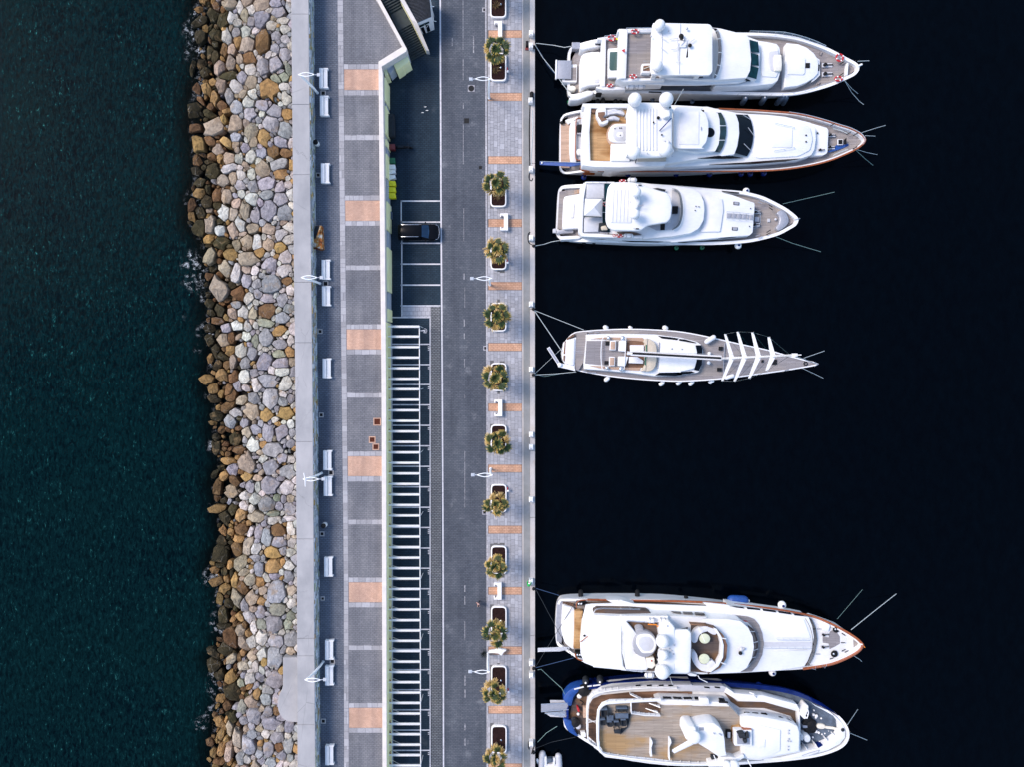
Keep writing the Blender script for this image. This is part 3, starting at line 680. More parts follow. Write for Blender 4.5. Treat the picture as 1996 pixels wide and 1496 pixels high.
# ================================================================== BREAKWATER ROCKS
RC = dict(g=(.28, .272, .285), l=(.46, .435, .395), t=(.34, .27, .20), o=(.34, .205, .08), b=(.15, .082, .036), d=(.046, .036, .015), n=(.225, .235, .18))
SEEDS = []
def rk(oy, y0, txt):
    for q in txt.split(';'):
        q = q.split(','); x, y, w, h, a = map(float, q[:5])
        if y >= y0: SEEDS.append((330 + x / 3.74, oy + y / 3.74, w / 7.48, h / 7.48, R(a), q[5]))
rk(0, -10, "440,20,110,80,0,t;670,30,120,130,30,t;600,70,70,80,0,l;780,25,100,60,0,g;795,85,100,80,0,g;665,140,110,120,10,g;745,185,85,75,0,l;835,155,105,50,0,l;845,210,75,65,0,l;775,265,65,90,0,g;850,285,80,70,0,g;680,305,105,220,8,b;420,265,70,130,-15,l;485,235,70,80,0,g;560,230,75,80,0,l;500,300,50,90,0,o;565,325,100,130,10,t;775,350,70,80,0,g;840,395,85,110,-15,g;585,420,95,100,0,b;515,430,50,80,0,t;683,490,85,145,-5,g;770,465,95,120,0,g;865,500,40,100,-10,n;590,505,85,90,0,l;535,565,70,100,0,g;770,575,90,70,20,n;835,560,80,55,30,n;600,605,90,110,20,t;735,640,140,180,-20,o;840,630,95,60,0,l;855,720,75,110,0,l;610,680,75,80,0,l;440,700,60,110,0,g;490,635,80,100,-30,l;375,620,65,110,10,t;580,750,75,105,-20,l;680,765,105,75,15,g;765,810,120,110,0,g;495,785,90,95,0,g;585,830,90,110,0,g;860,830,75,100,0,o;740,900,115,150,-15,g;850,950,95,125,0,g;485,900,95,130,35,t;320,920,150,120,-30,t;600,960,80,150,25,t;690,1000,90,130,-10,o;215,1050,90,140,-20,o;810,1030,130,80,15,g;615,1035,60,95,0,t;350,1090,90,90,0,t;555,1075,60,70,0,g;435,1150,95,75,0,t;590,1135,80,90,0,l;675,1115,75,85,0,g;760,1105,90,95,20,b;850,1115,90,65,10,b;510,1150,70,80,0,l;320,1245,105,130,0,d;685,1235,100,130,0,t;805,1200,160,80,-20,g;815,1265,125,75,-10,o;440,1225,140,50,-15,l;600,1270,55,130,0,l;525,1270,60,70,0,l;700,1335,130,110,0,g;805,1365,70,100,10,g;870,1345,55,60,0,l;520,1350,75,70,0,l;395,1320,80,80,0,t;465,1290,50,100,0,t;310,1140,70,60,0,b;420,1430,70,130,10,t;710,1425,110,90,0,g;815,1450,120,95,0,g;600,1450,90,80,0,l;525,1410,60,60,0,l;350,1420,50,110,15,b;180,800,100,130,30,d;190,930,120,60,0,b;275,650,70,110,-25,o;335,250,100,90,0,d;390,150,80,130,20,d;320,110,80,100,0,d;455,130,80,90,20,l;495,165,70,60,0,l;555,110,60,100,0,t;600,150,70,80,0,g;170,500,30,150,10,d;330,420,60,100,0,d;365,490,70,110,15,t;450,460,60,100,0,t;300,390,50,130,0,d;400,360,50,120,10,b;455,360,60,80,0,t")
rk(380, 85, "400,130,90,110,-10,l;470,140,60,100,10,t;550,110,70,140,0,t;630,150,75,130,0,g;725,115,110,175,0,g;845,130,110,120,10,g;290,220,70,165,5,t;230,240,120,110,-30,d;370,255,75,95,-10,l;465,250,75,145,-15,t;515,215,80,150,-25,l;610,245,115,70,0,t;725,250,105,95,-20,t;815,285,110,80,-20,l;870,320,85,80,0,l;490,365,50,100,0,t;570,340,85,100,0,t;640,350,65,125,0,l;725,360,85,110,-15,t;805,380,85,80,0,o;380,350,100,110,0,d;450,435,90,90,-20,o;580,460,165,95,0,t;735,505,110,130,0,g;850,455,110,90,-25,l;300,450,80,140,25,t;405,535,80,130,-30,t;490,575,65,150,10,l;840,545,130,85,-35,l;620,550,60,70,0,l;570,545,70,60,0,t;560,630,75,125,0,g;640,650,75,80,0,g;745,650,145,140,0,g;860,625,80,55,0,b;880,695,50,95,0,l;370,690,120,200,-25,t;500,720,90,130,20,b;585,750,65,110,10,l;645,720,60,80,0,g;720,755,120,80,0,g;825,765,80,105,0,g;630,785,60,50,0,l;870,825,80,80,20,g;715,840,130,115,0,b;540,855,85,90,0,l;610,865,60,115,10,t;830,895,140,80,0,g;370,845,80,110,-20,d;460,860,65,90,0,t;715,940,130,65,15,n;805,990,105,75,-20,o;490,950,85,70,0,l;570,960,50,85,0,l;705,1040,105,145,-10,g;630,1060,50,110,0,n;560,1030,75,70,0,l;885,1060,45,100,0,l;810,1090,105,65,0,g;390,1060,100,90,0,t;450,1040,60,80,0,b;520,1135,105,100,0,l;605,1150,75,90,0,g;880,1150,60,100,-30,o;800,1160,115,55,0,n;695,1215,90,190,15,g;820,1225,120,85,0,g;460,1225,50,120,15,t;550,1320,70,130,10,l;620,1295,70,65,0,g;825,1290,155,60,0,l;340,1130,60,110,0,d;420,1240,50,90,0,b;725,1360,170,95,0,g;850,1375,90,130,15,l;640,1390,70,110,-15,l;500,1390,70,80,0,g;320,1410,70,100,0,o;440,1440,70,110,0,b")
rk(740, 100, "735,140,125,145,0,g;620,140,95,80,0,g;825,165,80,75,0,g;885,145,55,80,0,g;850,250,130,95,0,o;710,265,95,100,0,o;605,235,120,120,-10,t;440,310,80,110,-20,g;550,320,60,80,0,g;720,390,85,150,0,g;820,385,95,120,0,g;895,395,50,75,0,g;635,370,85,75,0,g;565,385,70,90,-20,t;615,480,95,110,0,l;765,510,200,100,5,g;885,470,80,60,-15,g;570,610,95,180,-20,t;740,640,115,130,0,g;825,570,75,85,0,g;890,585,60,50,0,l;865,675,115,120,-25,g;685,580,65,50,0,l;735,770,135,135,0,g;860,790,110,110,0,l;590,785,70,85,0,g;645,795,45,80,0,l;640,720,80,45,0,t;625,875,95,80,-10,l;710,905,110,130,0,g;785,865,60,60,0,n;835,870,50,60,0,g;885,870,70,55,0,t;800,925,60,70,0,g;885,950,90,90,-40,g;760,980,140,35,0,n;640,1005,130,85,10,t;755,1035,130,60,-15,l;875,1015,85,40,0,l;790,1100,140,100,-10,b;885,1095,70,110,-15,l;655,1110,60,130,10,g;710,1150,75,150,0,g;800,1190,105,80,0,g;895,1190,60,80,0,l;570,1225,70,160,15,t;630,1240,80,80,0,l;750,1265,165,75,5,o;880,1270,80,60,0,l;630,1305,95,45,0,g;370,1290,100,160,0,d;495,1240,75,120,-20,b;520,1340,80,140,30,t;520,1095,90,100,30,b;415,1010,70,110,-20,d;350,790,60,140,5,b;460,950,65,90,0,d;450,120,80,120,15,b;345,430,55,70,20,d;480,440,70,110,0,d;600,950,50,80,0,l;540,925,60,70,0,l")
rk(1096, 0, "755,40,130,100,0,o;870,30,85,60,0,l;870,105,80,95,0,g;655,60,60,120,0,g;770,105,110,50,0,g;370,20,90,40,0,d;330,60,60,70,20,o;475,140,45,120,-5,o;590,130,90,100,0,t;660,145,65,80,0,o;780,220,145,160,0,g;890,210,65,90,0,t;490,270,75,150,-15,t;600,270,90,120,40,t;430,305,75,70,0,d;785,345,150,90,-5,n;545,320,80,110,-30,g;665,375,65,90,0,g;885,395,70,65,0,n;770,455,115,145,0,g;870,460,90,75,10,n;670,455,70,90,-30,n;620,470,50,110,-10,l;775,580,125,95,0,g;890,560,100,120,0,g;670,560,85,120,0,l;885,645,80,55,0,t;450,550,90,150,-20,b;520,505,70,80,0,t;600,590,75,80,0,l;540,600,60,130,-30,t;765,700,95,180,10,g;675,680,70,90,0,l;410,640,110,80,15,d;770,865,110,130,0,g;690,720,45,90,0,o;630,770,45,75,0,l;440,850,80,120,30,o;590,850,80,80,0,l;520,885,60,60,0,n;720,930,110,60,20,g;705,1010,85,110,0,g;780,1000,60,90,10,g;720,1095,65,90,0,g;785,1090,50,70,-30,b;640,960,50,100,10,o;460,950,110,130,-30,d;745,1180,160,90,0,g;620,1130,90,130,-20,g;540,1160,70,60,0,g;875,1200,75,110,0,g;805,1215,55,55,0,l;600,1260,95,70,0,g;440,1205,50,130,0,t;705,1255,60,75,0,l;785,1280,100,80,0,g;495,1290,55,160,-10,t;575,1340,90,170,-15,g;720,1360,70,130,0,g;870,1340,75,125,0,g;800,1350,60,80,0,b;655,1400,60,70,0,g;820,1415,75,70,0,g;880,1430,50,60,0,g;740,1460,100,60,0,g;520,1440,60,110,0,g;430,1400,45,150,0,t;375,1370,50,140,10,o;320,1400,50,80,0,o;340,1110,45,70,0,b;420,1050,60,90,0,b;530,1060,60,100,0,n;570,1440,60,60,0,l")
EXTRA = [(x, y) for x, y in [(0, 0)]]
U0, V0, UW, VH, SR = 366, -30, 222, 1570, 2      # raster window, 2 samples per photo pixel
GX, GY = UW * SR, VH * SR
best = np.full((GY, GX), 1.12, np.float32); lab = np.full((GY, GX), -1, np.int32)
ROCKS = []
def claim(rk_):
    u, v, a, b, th, code = rk_; i = len(ROCKS); ROCKS.append(rk_)
    e = max(a, b) * 1.3
    x0, x1 = int((u - e - U0) * SR), int((u + e - U0) * SR) + 1; y0, y1 = int((v - e - V0) * SR), int((v + e - V0) * SR) + 1
    x0, x1, y0, y1 = max(x0, 0), min(x1, GX), max(y0, 0), min(y1, GY)
    if x1 <= x0 or y1 <= y0: return
    X, Y = np.meshgrid(np.arange(x0, x1) / SR + U0 - u, np.arange(y0, y1) / SR + V0 - v)
    c, s = math.cos(th), math.sin(th); p = (X * c + Y * s) / a; q = (-X * s + Y * c) / b; rd = random.Random(i * 3 + 5); K = rd.choice((4, 4, 5, 5, 6)); f0 = rd.uniform(0, 6.28); d = 0
    for k in range(K):
        f = f0 + 6.283 * (k + rd.uniform(-.26, .26)) / K; d = np.maximum(d, (p * math.cos(f) + q * math.sin(f)) / rd.uniform(.90, 1.12))
    d = np.maximum(d, np.hypot(p, q) / 1.25)
    sub = best[y0:y1, x0:x1]; w = d < sub; sub[w] = d[w]; lab[y0:y1, x0:x1][w] = i
for s in SEEDS: claim(s)
UWALL = lambda v: U_WALL_L(v) + 2
NT_ = len(ROCKS); rr = random.Random(5); pts = [(s[0], s[1], (s[2] + s[3]) / 2) for s in SEEDS]
grid = {}
def gput(u, v, r_): grid.setdefault((int(u // 40), int(v // 40)), []).append((u, v, r_))
for p in pts: gput(*p)
def clash(u, v, r_, f):
    gx, gy = int(u // 40), int(v // 40)
    for i in (-1, 0, 1):
        for j in (-1, 0, 1):
            for a, b, c in grid.get((gx + i, gy + j), ()):
                if (a - u) ** 2 + (b - v) ** 2 < (f * (c + r_)) ** 2: return True
    return False
for r0, r1, tries, f in ((9, 13, 2500, .84), (6, 9, 5000, .82), (4, 6, 7000, .80), (2.4, 4, 4200, .84), (1.6, 2.4, 900, .9)):
    for _ in range(tries):
        v = rr.uniform(-15, 1512); sh = SHORE(v); uw = UWALL(v); u = rr.uniform(sh - 4, uw); r_ = rr.uniform(r0, r1); t_ = (u - sh) / max(uw - sh, 1)
        if 1278 < v < 1415 and u > 548: continue
        if clash(u, v, r_, f) or (t_ < .45 and r_ < 9 and rr.random() < .62): continue
        x = rr.random()
        if t_ < .16: code = 'd' if x < .42 else ('b' if x < .68 else 'o')
        elif t_ < .34: code = 'b' if x < .24 else ('d' if x < .40 else ('t' if x < .62 else ('o' if x < .84 else 'g')))
        elif t_ < .55: code = 't' if x < .28 else ('l' if x < .62 else ('g' if x < .82 else 'o'))
        else: code = 'l' if x < .50 else ('g' if x < .84 else ('o' if x < .93 else 't'))
        k = rr.uniform(.62, 1.6) if t_ < .5 else rr.uniform(.72, 1.38); gput(u, v, r_); claim((u, v, r_ * k, r_ / k, rr.uniform(0, 3.14), code))
def zslope(u, v):
    sh = SHORE(v); uw = UWALL(v); t_ = (u - sh) / (uw - sh)
    return -.35 + 5.1 * max(t_, -.12) ** .9 if t_ > 0 else -.35 + 3 * t_
bw = thing('breakwater', 'x', 'x', W(480, 748, 0)); del bw['label'], bw['category']; bw['kind'] = 'structure'
# core under the stones, coloured near black as the shade in the gaps
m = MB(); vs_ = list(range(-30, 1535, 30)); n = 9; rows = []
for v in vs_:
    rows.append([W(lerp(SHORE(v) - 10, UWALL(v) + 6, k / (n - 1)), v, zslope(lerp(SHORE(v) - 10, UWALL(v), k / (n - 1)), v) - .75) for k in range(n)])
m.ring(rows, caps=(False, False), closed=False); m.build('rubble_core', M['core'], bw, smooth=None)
def rockmesh(m, i):
    u, v, a, b, th, code = ROCKS[i]; rnd = random.Random(i * 7 + 1); sz = (a + b) / 2 / 16.0
    NA = 40 if sz > .4 else 26; rad = []
    ui, vi = int((u - U0) * SR), int((v - V0) * SR)
    if not (0 <= ui < GX and 0 <= vi < GY) or lab[vi, ui] != i: return False
    ph = rnd.random()
    for k in range(NA):
        an = 2 * math.pi * (k + ph) / NA; c, s = math.cos(an), math.sin(an); r_ = .5
        while r_ < 45:
            x, y = int((u + r_ * c - U0) * SR), int((v + r_ * s - V0) * SR)
            if not (0 <= x < GX and 0 <= y < GY) or lab[y, x] != i: break
            r_ += .4
        rad.append((an, r_))
    mn = sum(r_ for _, r_ in rad) / NA
    Q = [(min(r_, mn * 1.9) * math.cos(an), min(r_, mn * 1.9) * math.sin(an)) for an, r_ in rad]
    lim = 5 if sz > .4 else 4                     # drop the vertices that matter least: straight, broken edges remain
    while len(Q) > lim:
        n_ = len(Q); cost = [abs((Q[k][0] - Q[k - 1][0]) * (Q[(k + 1) % n_][1] - Q[k - 1][1]) - (Q[k][1] - Q[k - 1][1]) * (Q[(k + 1) % n_][0] - Q[k - 1][0])) for k in range(n_)]
        k = min(range(n_), key=lambda i_: cost[i_])
        if cost[k] > (11 if sz > .4 else 4) * max(sz, .3) and n_ <= 8: break
        Q.pop(k)
    f = rnd.uniform(.94, .985); R0 = []; lo_ = min(max(1 - (u - SHORE(v)) / (UWALL(v) - SHORE(v)) / .5, 0), 1)
    for k in range(len(Q)):                       # chipped corners
        p0, p1, p2 = Q[k - 1], Q[k], Q[(k + 1) % len(Q)]
        if sz > .3:
            for o_ in (p0, p2): e_ = rnd.uniform(.04, .11); R0.append((lerp(p1[0], o_[0], e_), lerp(p1[1], o_[1], e_)))
        else: R0.append(p1)
    rad = [(math.atan2(y, x), max(math.hypot(x, y) * f - lerp(.25, .5, min(sz, 1)) - .45 * lo_, .3)) for x, y in R0]
    t_ = (u - SHORE(v)) / (UWALL(v) - SHORE(v)); low = min(max(1 - t_ / .55, 0), 1)
    z = zslope(u, v); h = sz * lerp(.62, .95, low) + .10 + rnd.uniform(-.2, .26 + .35 * low) * min(sz, 1)
    pl = []
    for _ in range(3 if low < .3 else 4):
        f = rnd.uniform(0, 6.28); sl_ = rnd.uniform(.08, .52) if low < .25 else rnd.uniform(.12, .35 + .55 * low)
        pl.append((math.cos(f) * sl_, math.sin(f) * sl_, rnd.uniform(.0, .18) * sz))
    def top(dx, dy): return z + h - max(0, max(px * dx + py * dy - o for px, py, o in pl)) + rnd.uniform(-.025, .025) * (1 + low)
    base = RC[code]; k = rnd.uniform(.78, 1.22) * (.72 if sz < .3 else 1); wet = 1 - .55 * min(max((.20 - t_) / .25, 0), 1)
    cc = tuple(min(c * k * wet * rnd.uniform(.95, 1.05), .6) for c in base); m.cc = cc
    rings = []
    for fr, dz in ((1.04, None), (1.0, -.11), (.93, 0), (.5, 0)):
        R_ = []
        for an, r_ in rad:
            q = r_ * fr; du, dv = q * math.cos(an), q * math.sin(an); dx, dy = du / 16.0, -dv / 16.0
            zz = top(dx, dy)
            if dz is None: zz = z - .9
            else: zz += dz * min(1, sz * 1.3) * (1 if fr == 1.0 else 0)
            p = W(u + du, v + dv, z + h * .6); R_.append(Vector((p.x, p.y, zz)))
        rings.append(R_)
    c0 = W(u, v, z + h * .6); m.ring(rings, caps=(False, False)); i0 = m.add([(c0.x, c0.y, top(0, 0))]); n_ = len(rad); s0 = i0 - n_
    for k in range(n_): m.f.append((s0 + k, s0 + (k + 1) % n_, i0))
    return True
order = sorted(range(len(ROCKS)), key=lambda i: -ROCKS[i][2] * ROCKS[i][3]); cnt = 0; rest = MB(); rest.cc = (0, 0, 0)
for i in order:
    if cnt < 298:
        m = MB(); m.cc = (0, 0, 0)
        if rockmesh(m, i): m.build('boulder', M['rock'], bw, smooth=None); cnt += 1
    else: rockmesh(rest, i)
rest.build('small_stones', M['rock'], bw, smooth=None, kind='stuff')
# concrete footing by the sea wall
F = V(330, 1096, 3.74)
m = MB(); m.px([(580, 1283)] + F((828, 700), (828, 900)) + [(q[0], q[1]) for q in cr(F((822, 930), (800, 975), (790, 1040), (800, 1100), (835, 1150), (880, 1168), (935, 1172)), 3, False)], 2, 5.35, b=.06); ft = m.build('concrete_footing', M['wallc'], bw, smooth=None)
m = MB(); m.prism([W(*q, 5.37) for q in circ(*F((905, 1035))[0], 21, 23, 24)], 5, 5.37, b=.02)
# ================================================================== PERGOLA OVER THE PARKING BAYS
ZB = ZR + 2.75
pg = thing('parking_pergola', 'white pergola of toothed beams over the parking bays along the yellow wall', 'pergola', W(790, 1070, ZR))
BY = [636.4, 655.9, 676.5, 697, 718, 738.6, 759.3, 779.9, 800.5, 821.1, 841.7, 862.2, 882.7, 903.2, 923.8, 944.4, 965, 985.5, 1006, 1026.6, 1047.2, 1067.8, 1088.4, 1108.9, 1129.3, 1149.4, 1169.7, 1189.6, 1210.3, 1230.5, 1250.5, 1270.4, 1291.2, 1311.3, 1331.2, 1351.4, 1371.6, 1392.3, 1412.6, 1432.6, 1453, 1473.3, 1493.6]
def bm(y0, long=True):
    m = MB(); xa = W(751 if long else 753, y0, ZB).x; xb = W(LN((630, 818), (1500, 820.5))(y0), y0, ZB).x; y = W(780, y0, ZB).y
    m.box(((xa + xb) / 2, y, ZB - .16), (xb - xa, .16, .16))
    n = 30; x0 = W(763.5, y0, ZB).x
    for k in range(n):
        x = lerp(x0, xb - .04, (k + .5) / n); m.box((x, y, ZB - .10), ((xb - x0) / n * .5, .29, .13))
    return m.build('beam', M['white'], pg, smooth=None)
for y0 in BY: bm(y0)
m = MB(); m.tube([W(LN((630, 817.5), (1500, 820))(v), v, ZB - .22) for v in (636, 800, 950, 1100, 1250, 1400, 1510)], .06, 6); m.build('front_rail', M['white'], pg)
for i, y0 in enumerate(BY):
    y = W(780, y0, ZB).y; x = facex(y0); m = MB()
    m.tube([(x + .08, y, ZR + 1.35), W(784, y0, ZB - .18)], .03, 5); m.build('brace', M['white'], pg)
    if i > 3:
        m = MB(); m.box((x + .14, y, ZB - .55), (.16, .10, .34)); m.tube([(x + .1, y + .25, ZB - .1), (x + .12, y + .04, ZB - .9)], .03, 5); m.build('bracket', M['rustmix'], pg, smooth=None)
for v in BY[::6]:
    p = W(820, v, ZB - .25); m = MB(); m.tube([(p.x, p.y, ZR), (p.x, p.y, ZB - .25)], .035, 6); m.build('post', M['white'], pg)
# ================================================================== STREET LAMPS
def lamp(base, side, h, lean, label):
    o = thing('street_lamp', label, 'street lamp', base, 'white street lamps'); b = Vector(base)
    T = b + Vector((-.25 * side + lean, .06, h))
    m = MB(); m.tube([b, b + Vector((-.02 * side, 0, h * .25)), b + Vector((lean * .5 - .1 * side, 0, h * .65)), T], .14, 8, r1=.12); m.lathe([(.17, 0), (.17, .12), (.09, .2)], b, 12); m.build('pole', M['lampw'], o)
    s = side; L = 1.55
    P = [T + Vector((s * L * x, w, .10 + .05 * math.sin(3.1 * x))) for x, w in ((-.12, 0), (.15, .14), (.45, .21), (.75, .13), (1.0, .02))]
    Q = [Vector((p.x, 2 * T.y - p.y, p.z)) for p in P]
    m = MB(); m.tube(cr(P, 3, False), .042, 6); m.tube(cr(Q, 3, False), .042, 6); m.build('arm', M['lampw'], o)
    m = MB(); e = T + Vector((s * (L + .30), 0, .02)); m.tube([T + Vector((s * L, 0, .1)), e], .05, 6); m.box((e.x + s * .22, e.y, e.z - .05), (.42, .36, .12), b=.04); m.build('lamp_head', M['grender'], o)
    return o
LW = ['at the top end of the sea wall', 'opposite the palm-side benches in upper middle', 'with crosswise wings on its arm by the wall', 'at the lower end of the sea wall']
for (u, v), lb in zip(((618.5, 181), (623.5, 552.5), (627, 923), (630, 1291)), ('white street lamp by the sea wall, topmost on that side', 'white street lamp by the sea wall just below the rusty metal box', 'white street lamp by the sea wall with small cross spikes on its head', 'white street lamp by the sea wall, lowest on that side')):
    lm = lamp(W(u, v, ZP), 1, 5.45, -.28, lb)
    if 'spikes' in lb:
        T = BASE[lm.name] + Vector((-.5, 0, 5.5)); m = MB(); m.tube([T + Vector((-.1, .75, .1)), T + Vector((.05, 0, .15)), T + Vector((0.05, -.75, .1))], .06, 6); m.build('cross_spike', M['white'], lm)
for (u, v), lb in zip(((953.3, 191), (955, 555), (956.5, 914.5), (951.5, 1274)), ('white street lamp at the road kerb beside the topmost palm planter', 'white street lamp at the road kerb between the second and third palms from the car', 'white street lamp at the road kerb reaching over the middle of the lower road', 'white street lamp at the road kerb beside the white wing-shaped seat')):
    lamp(W(u, v, ZQ), -1, 6.0, -.05, lb)
# ================================================================== BENCHES
def prom_bench(u, v, label):
    b = W(u, v, ZP + .45); b = Vector((b.x, b.y, ZP)); o = thing('bench', label, 'bench', b, 'white slab benches on the promenade')
    L = 2.28; x, y, z = b
    m = MB(); m.prism([Vector((x + px, y + py, 0)) for px, py in ((-.02, -L / 2 + .1), (.42, -L / 2 + .1), (.42, L / 2 - .1), (-.02, L / 2 - .1))], z + .32, z + .46, b=.03); m.build('seat', M['bench'], o)
    m = MB(); m.prism([Vector((x + px, y + py, 0)) for px, py in ((-.50, -L / 2), (-.07, -L / 2 - .03), (-.07, L / 2 - .03), (-.50, L / 2))], z, z + .62, b=.04); m.build('backrest', M['bench'], o)
    for s in (-1, 1):
        m = MB(); m.prism([Vector((x + px, y + py, 0)) for px, py in ((-.06, s * L / 2 - .16 * s), (.50, s * L / 2 - .16 * s), (.50, s * L / 2 + .03 * s), (-.06, s * L / 2 + .03 * s))], z, z + .52, b=.03); m.build('end_block', M['bench'], o)
    return o
BN = [(631, 152, 'above the topmost pit grate'), (632.3, 206, 'below the topmost pit grate'), (634.2, 337.5, 'standing alone with a pit grate on its left, upper promenade'), (635.6, 525.5, 'just below the rusty box, upper of its pair'), (636.3, 577, 'just below the rusty box, lower of its pair'), (637.5, 718, 'standing alone level with the middle of the promenade'),
      (638.8, 898, 'above the lamp with cross spikes'), (639.6, 948.5, 'below the lamp with cross spikes'), (640.5, 1106, 'standing alone beside the fourth salmon panel from the top'), (642.2, 1268, 'above the lowest lamp pit, upper of its pair'), (642.3, 1318, 'below the lowest lamp pit, lower of its pair'), (642.5, 1473, 'at the bottom end of the promenade')]
for u, v, lb in BN: prom_bench(u, v, 'white concrete bench ' + lb)
def quay_bench(u, v, up, label, one=False):
    b = W(u, v, ZQ + .45); b = Vector((b.x, b.y, ZQ)); o = thing('bench', label, 'bench', b, 'white benches on the quay'); x, y, z = b; L = 2.05
    m = MB(); m.box((x + .18, y, z), (.50, L, .62), b=.04); m.build('seat', M['bench'], o)
    for s in ((1,) if one else (-1, 1)):
        m = MB(); m.px([(0, 0)] * 0 or [(0, 0)], 0, 0) if False else m.prism([Vector((x + px, y + py, 0)) for px, py in ((-.52, s * L / 2 - .02 * s), (-.08, s * L / 2), (-.08, s * L / 2 - .34 * s), (-.38, s * L / 2 - .20 * s), (-.40, s * L / 2 - .42 * s), (-.54, s * L / 2 - .42 * s))], z, z + .60, b=.03); m.build('armrest', M['bench'], o)
    return o
quay_bench(972, 58, 0, 'white hooked bench on the quay just above the topmost palm', True)
quay_bench(983.4, 432.5, 0, 'white bench with two arms on the salmon band level with the parked car')
quay_bench(972.2, 796, 0, 'white bench with two arms on the salmon band level with the rusty plates')
quay_bench(971, 1153.5, 0, 'white bench with two arms on the salmon band above the walking person')
# wing-shaped seat
o = thing('sculpted_seat', 'white wing-shaped seat lying across the salmon band beside a lamp post', 'seat', W(968, 1274, ZQ)); z = ZQ
m = MB(); m.px(cr(V(930, 1120, 5.754)((135, 868), (215, 852), (232, 830), (270, 848), (328, 858), (300, 882), (272, 918), (240, 895), (180, 890), (135, 890)), 3), z + .35, z + .8, b=.08); m.build('shell', M['white'], o)
m = MB(); m.px(V(930, 1120, 5.754)((150, 862), (225, 862), (225, 885), (150, 895)), z, z + .35); m.build('foot', M['char'], o)
# ================================================================== PITS, BINS, COVERS
def sq(name, u, v, s, z, frame, inner, label, cat, group=None, h=.03):
    c = W(u, v, z); a = s / 2; o = thing(name, label, cat, Vector((c.x, c.y, z)), group)
    m = MB(); w = .11
    for dx, dy, lx, ly in ((0, a - w / 2, s, w), (0, -a + w / 2, s, w), (a - w / 2, 0, w, s - 2 * w - .004), (-a + w / 2, 0, w, s - 2 * w - .004)): m.box((c.x + dx, c.y + dy, z - .02), (lx, ly, h + .02))
    m.build('frame', M[frame], o, smooth=None)
    m = MB(); m.box((c.x, c.y, z - .02), (s - 2 * w - .006, s - 2 * w - .006, .028)); m.build('cover', M[inner], o, smooth=None); return o
PITS = [(630, 181.3, .62, 'between the two topmost benches'), (620.3, 341, .55, 'against the sea wall left of a lone bench'), (634.6, 552.8, .66, 'between the pair of benches under the rusty box'), (624, 646, .56, 'against the sea wall level with the sailing yacht'), (626.2, 809.8, .56, 'against the sea wall level with the rusty plates'),
        (645.2, 922.5, .62, 'between the benches beside the lamp with cross spikes'), (627.8, 1041.8, .56, 'against the sea wall just below a round bin'), (629, 1168, .5, 'against the sea wall level with the fourth salmon panel'), (647.8, 1290.2, .62, 'between the lowest pair of benches'), (630.3, 1407, .58, 'against the sea wall beside the lowest salmon panel')]
for u, v, s, lb in PITS: sq('square_pit', u, v, s, ZP + .004, 'qedge', 'black', 'dark pit with pale square frame ' + lb, 'drain pit', 'square pits on the promenade')
for u, v, lb in ((617.8, 280, 'round white bin with black top against the sea wall near the top'), (633, 1024, 'round white bin with black top between a lamp and a bench, lower promenade')):
    b = W(u, v, ZP + .3); b = Vector((b.x, b.y, ZP)); o = thing('litter_bin', lb, 'bin', b, 'round bins on the promenade')
    m = MB(); m.lathe([(.26, 0), (.30, .1), (.30, .85), (.27, .9)], b, 16); m.build('drum', M['white'], o); m = MB(); m.lathe([(.29, .9), (.29, 1.02), (.1, 1.08)], b, 16); m.build('lid', M['black'], o)
for u, v, s, lb in ((735.3, 823, .9, 'rusty steel plate set in the paving near the parapet, topmost of three'), (725.5, 858, .78, 'rusty steel plate on the paving, left of the lower two'), (732.6, 872, .78, 'rusty steel plate on the paving, lowest of three')):
    sq('access_plate', u, v, s, ZP + .006, 'salmon', 'rust', lb, 'metal plate', 'rusty plates on the promenade')
for u, v, s, lb in ((909.6, 235.2, .84, 'dark square manhole cover among white scuffs on the upper road'), (936.4, 326.4, .6, 'small grey square manhole cover on the upper road near the kerb')):
    sq('manhole_cover', u, v, s, ZR + .004, 'road', 'iron', lb, 'manhole')
c = W(918.6, 172, ZR); o = thing('manhole_cover', 'round black manhole cover in a pale square collar on the road', 'manhole', c)
m = MB(); m.box((c.x, c.y, c.z - .02), (.82, .82, .028)); m.build('collar', M['palewalk'], o, smooth=None); m = MB(); m.lathe([(.36, -.02), (.36, .018)], c, 24); m.build('lid', M['iron'], o, smooth=None)
for u, v, lb in ((944.5, 19, 'black square gully grate in the kerb at the very top of the road'), (946.5, 678.5, 'black square gully grate in the kerb level with the sailing yacht'), (944.5, 1000, 'black square gully grate in the kerb beside a half empty planter'), (944.8, 352, 'black square gully grate hidden at the kerb beside the second palm')):
    sq('gully_grate', u, v, .55, ZR + .006, 'palewalk', 'black', lb, 'drain', 'kerb drains')
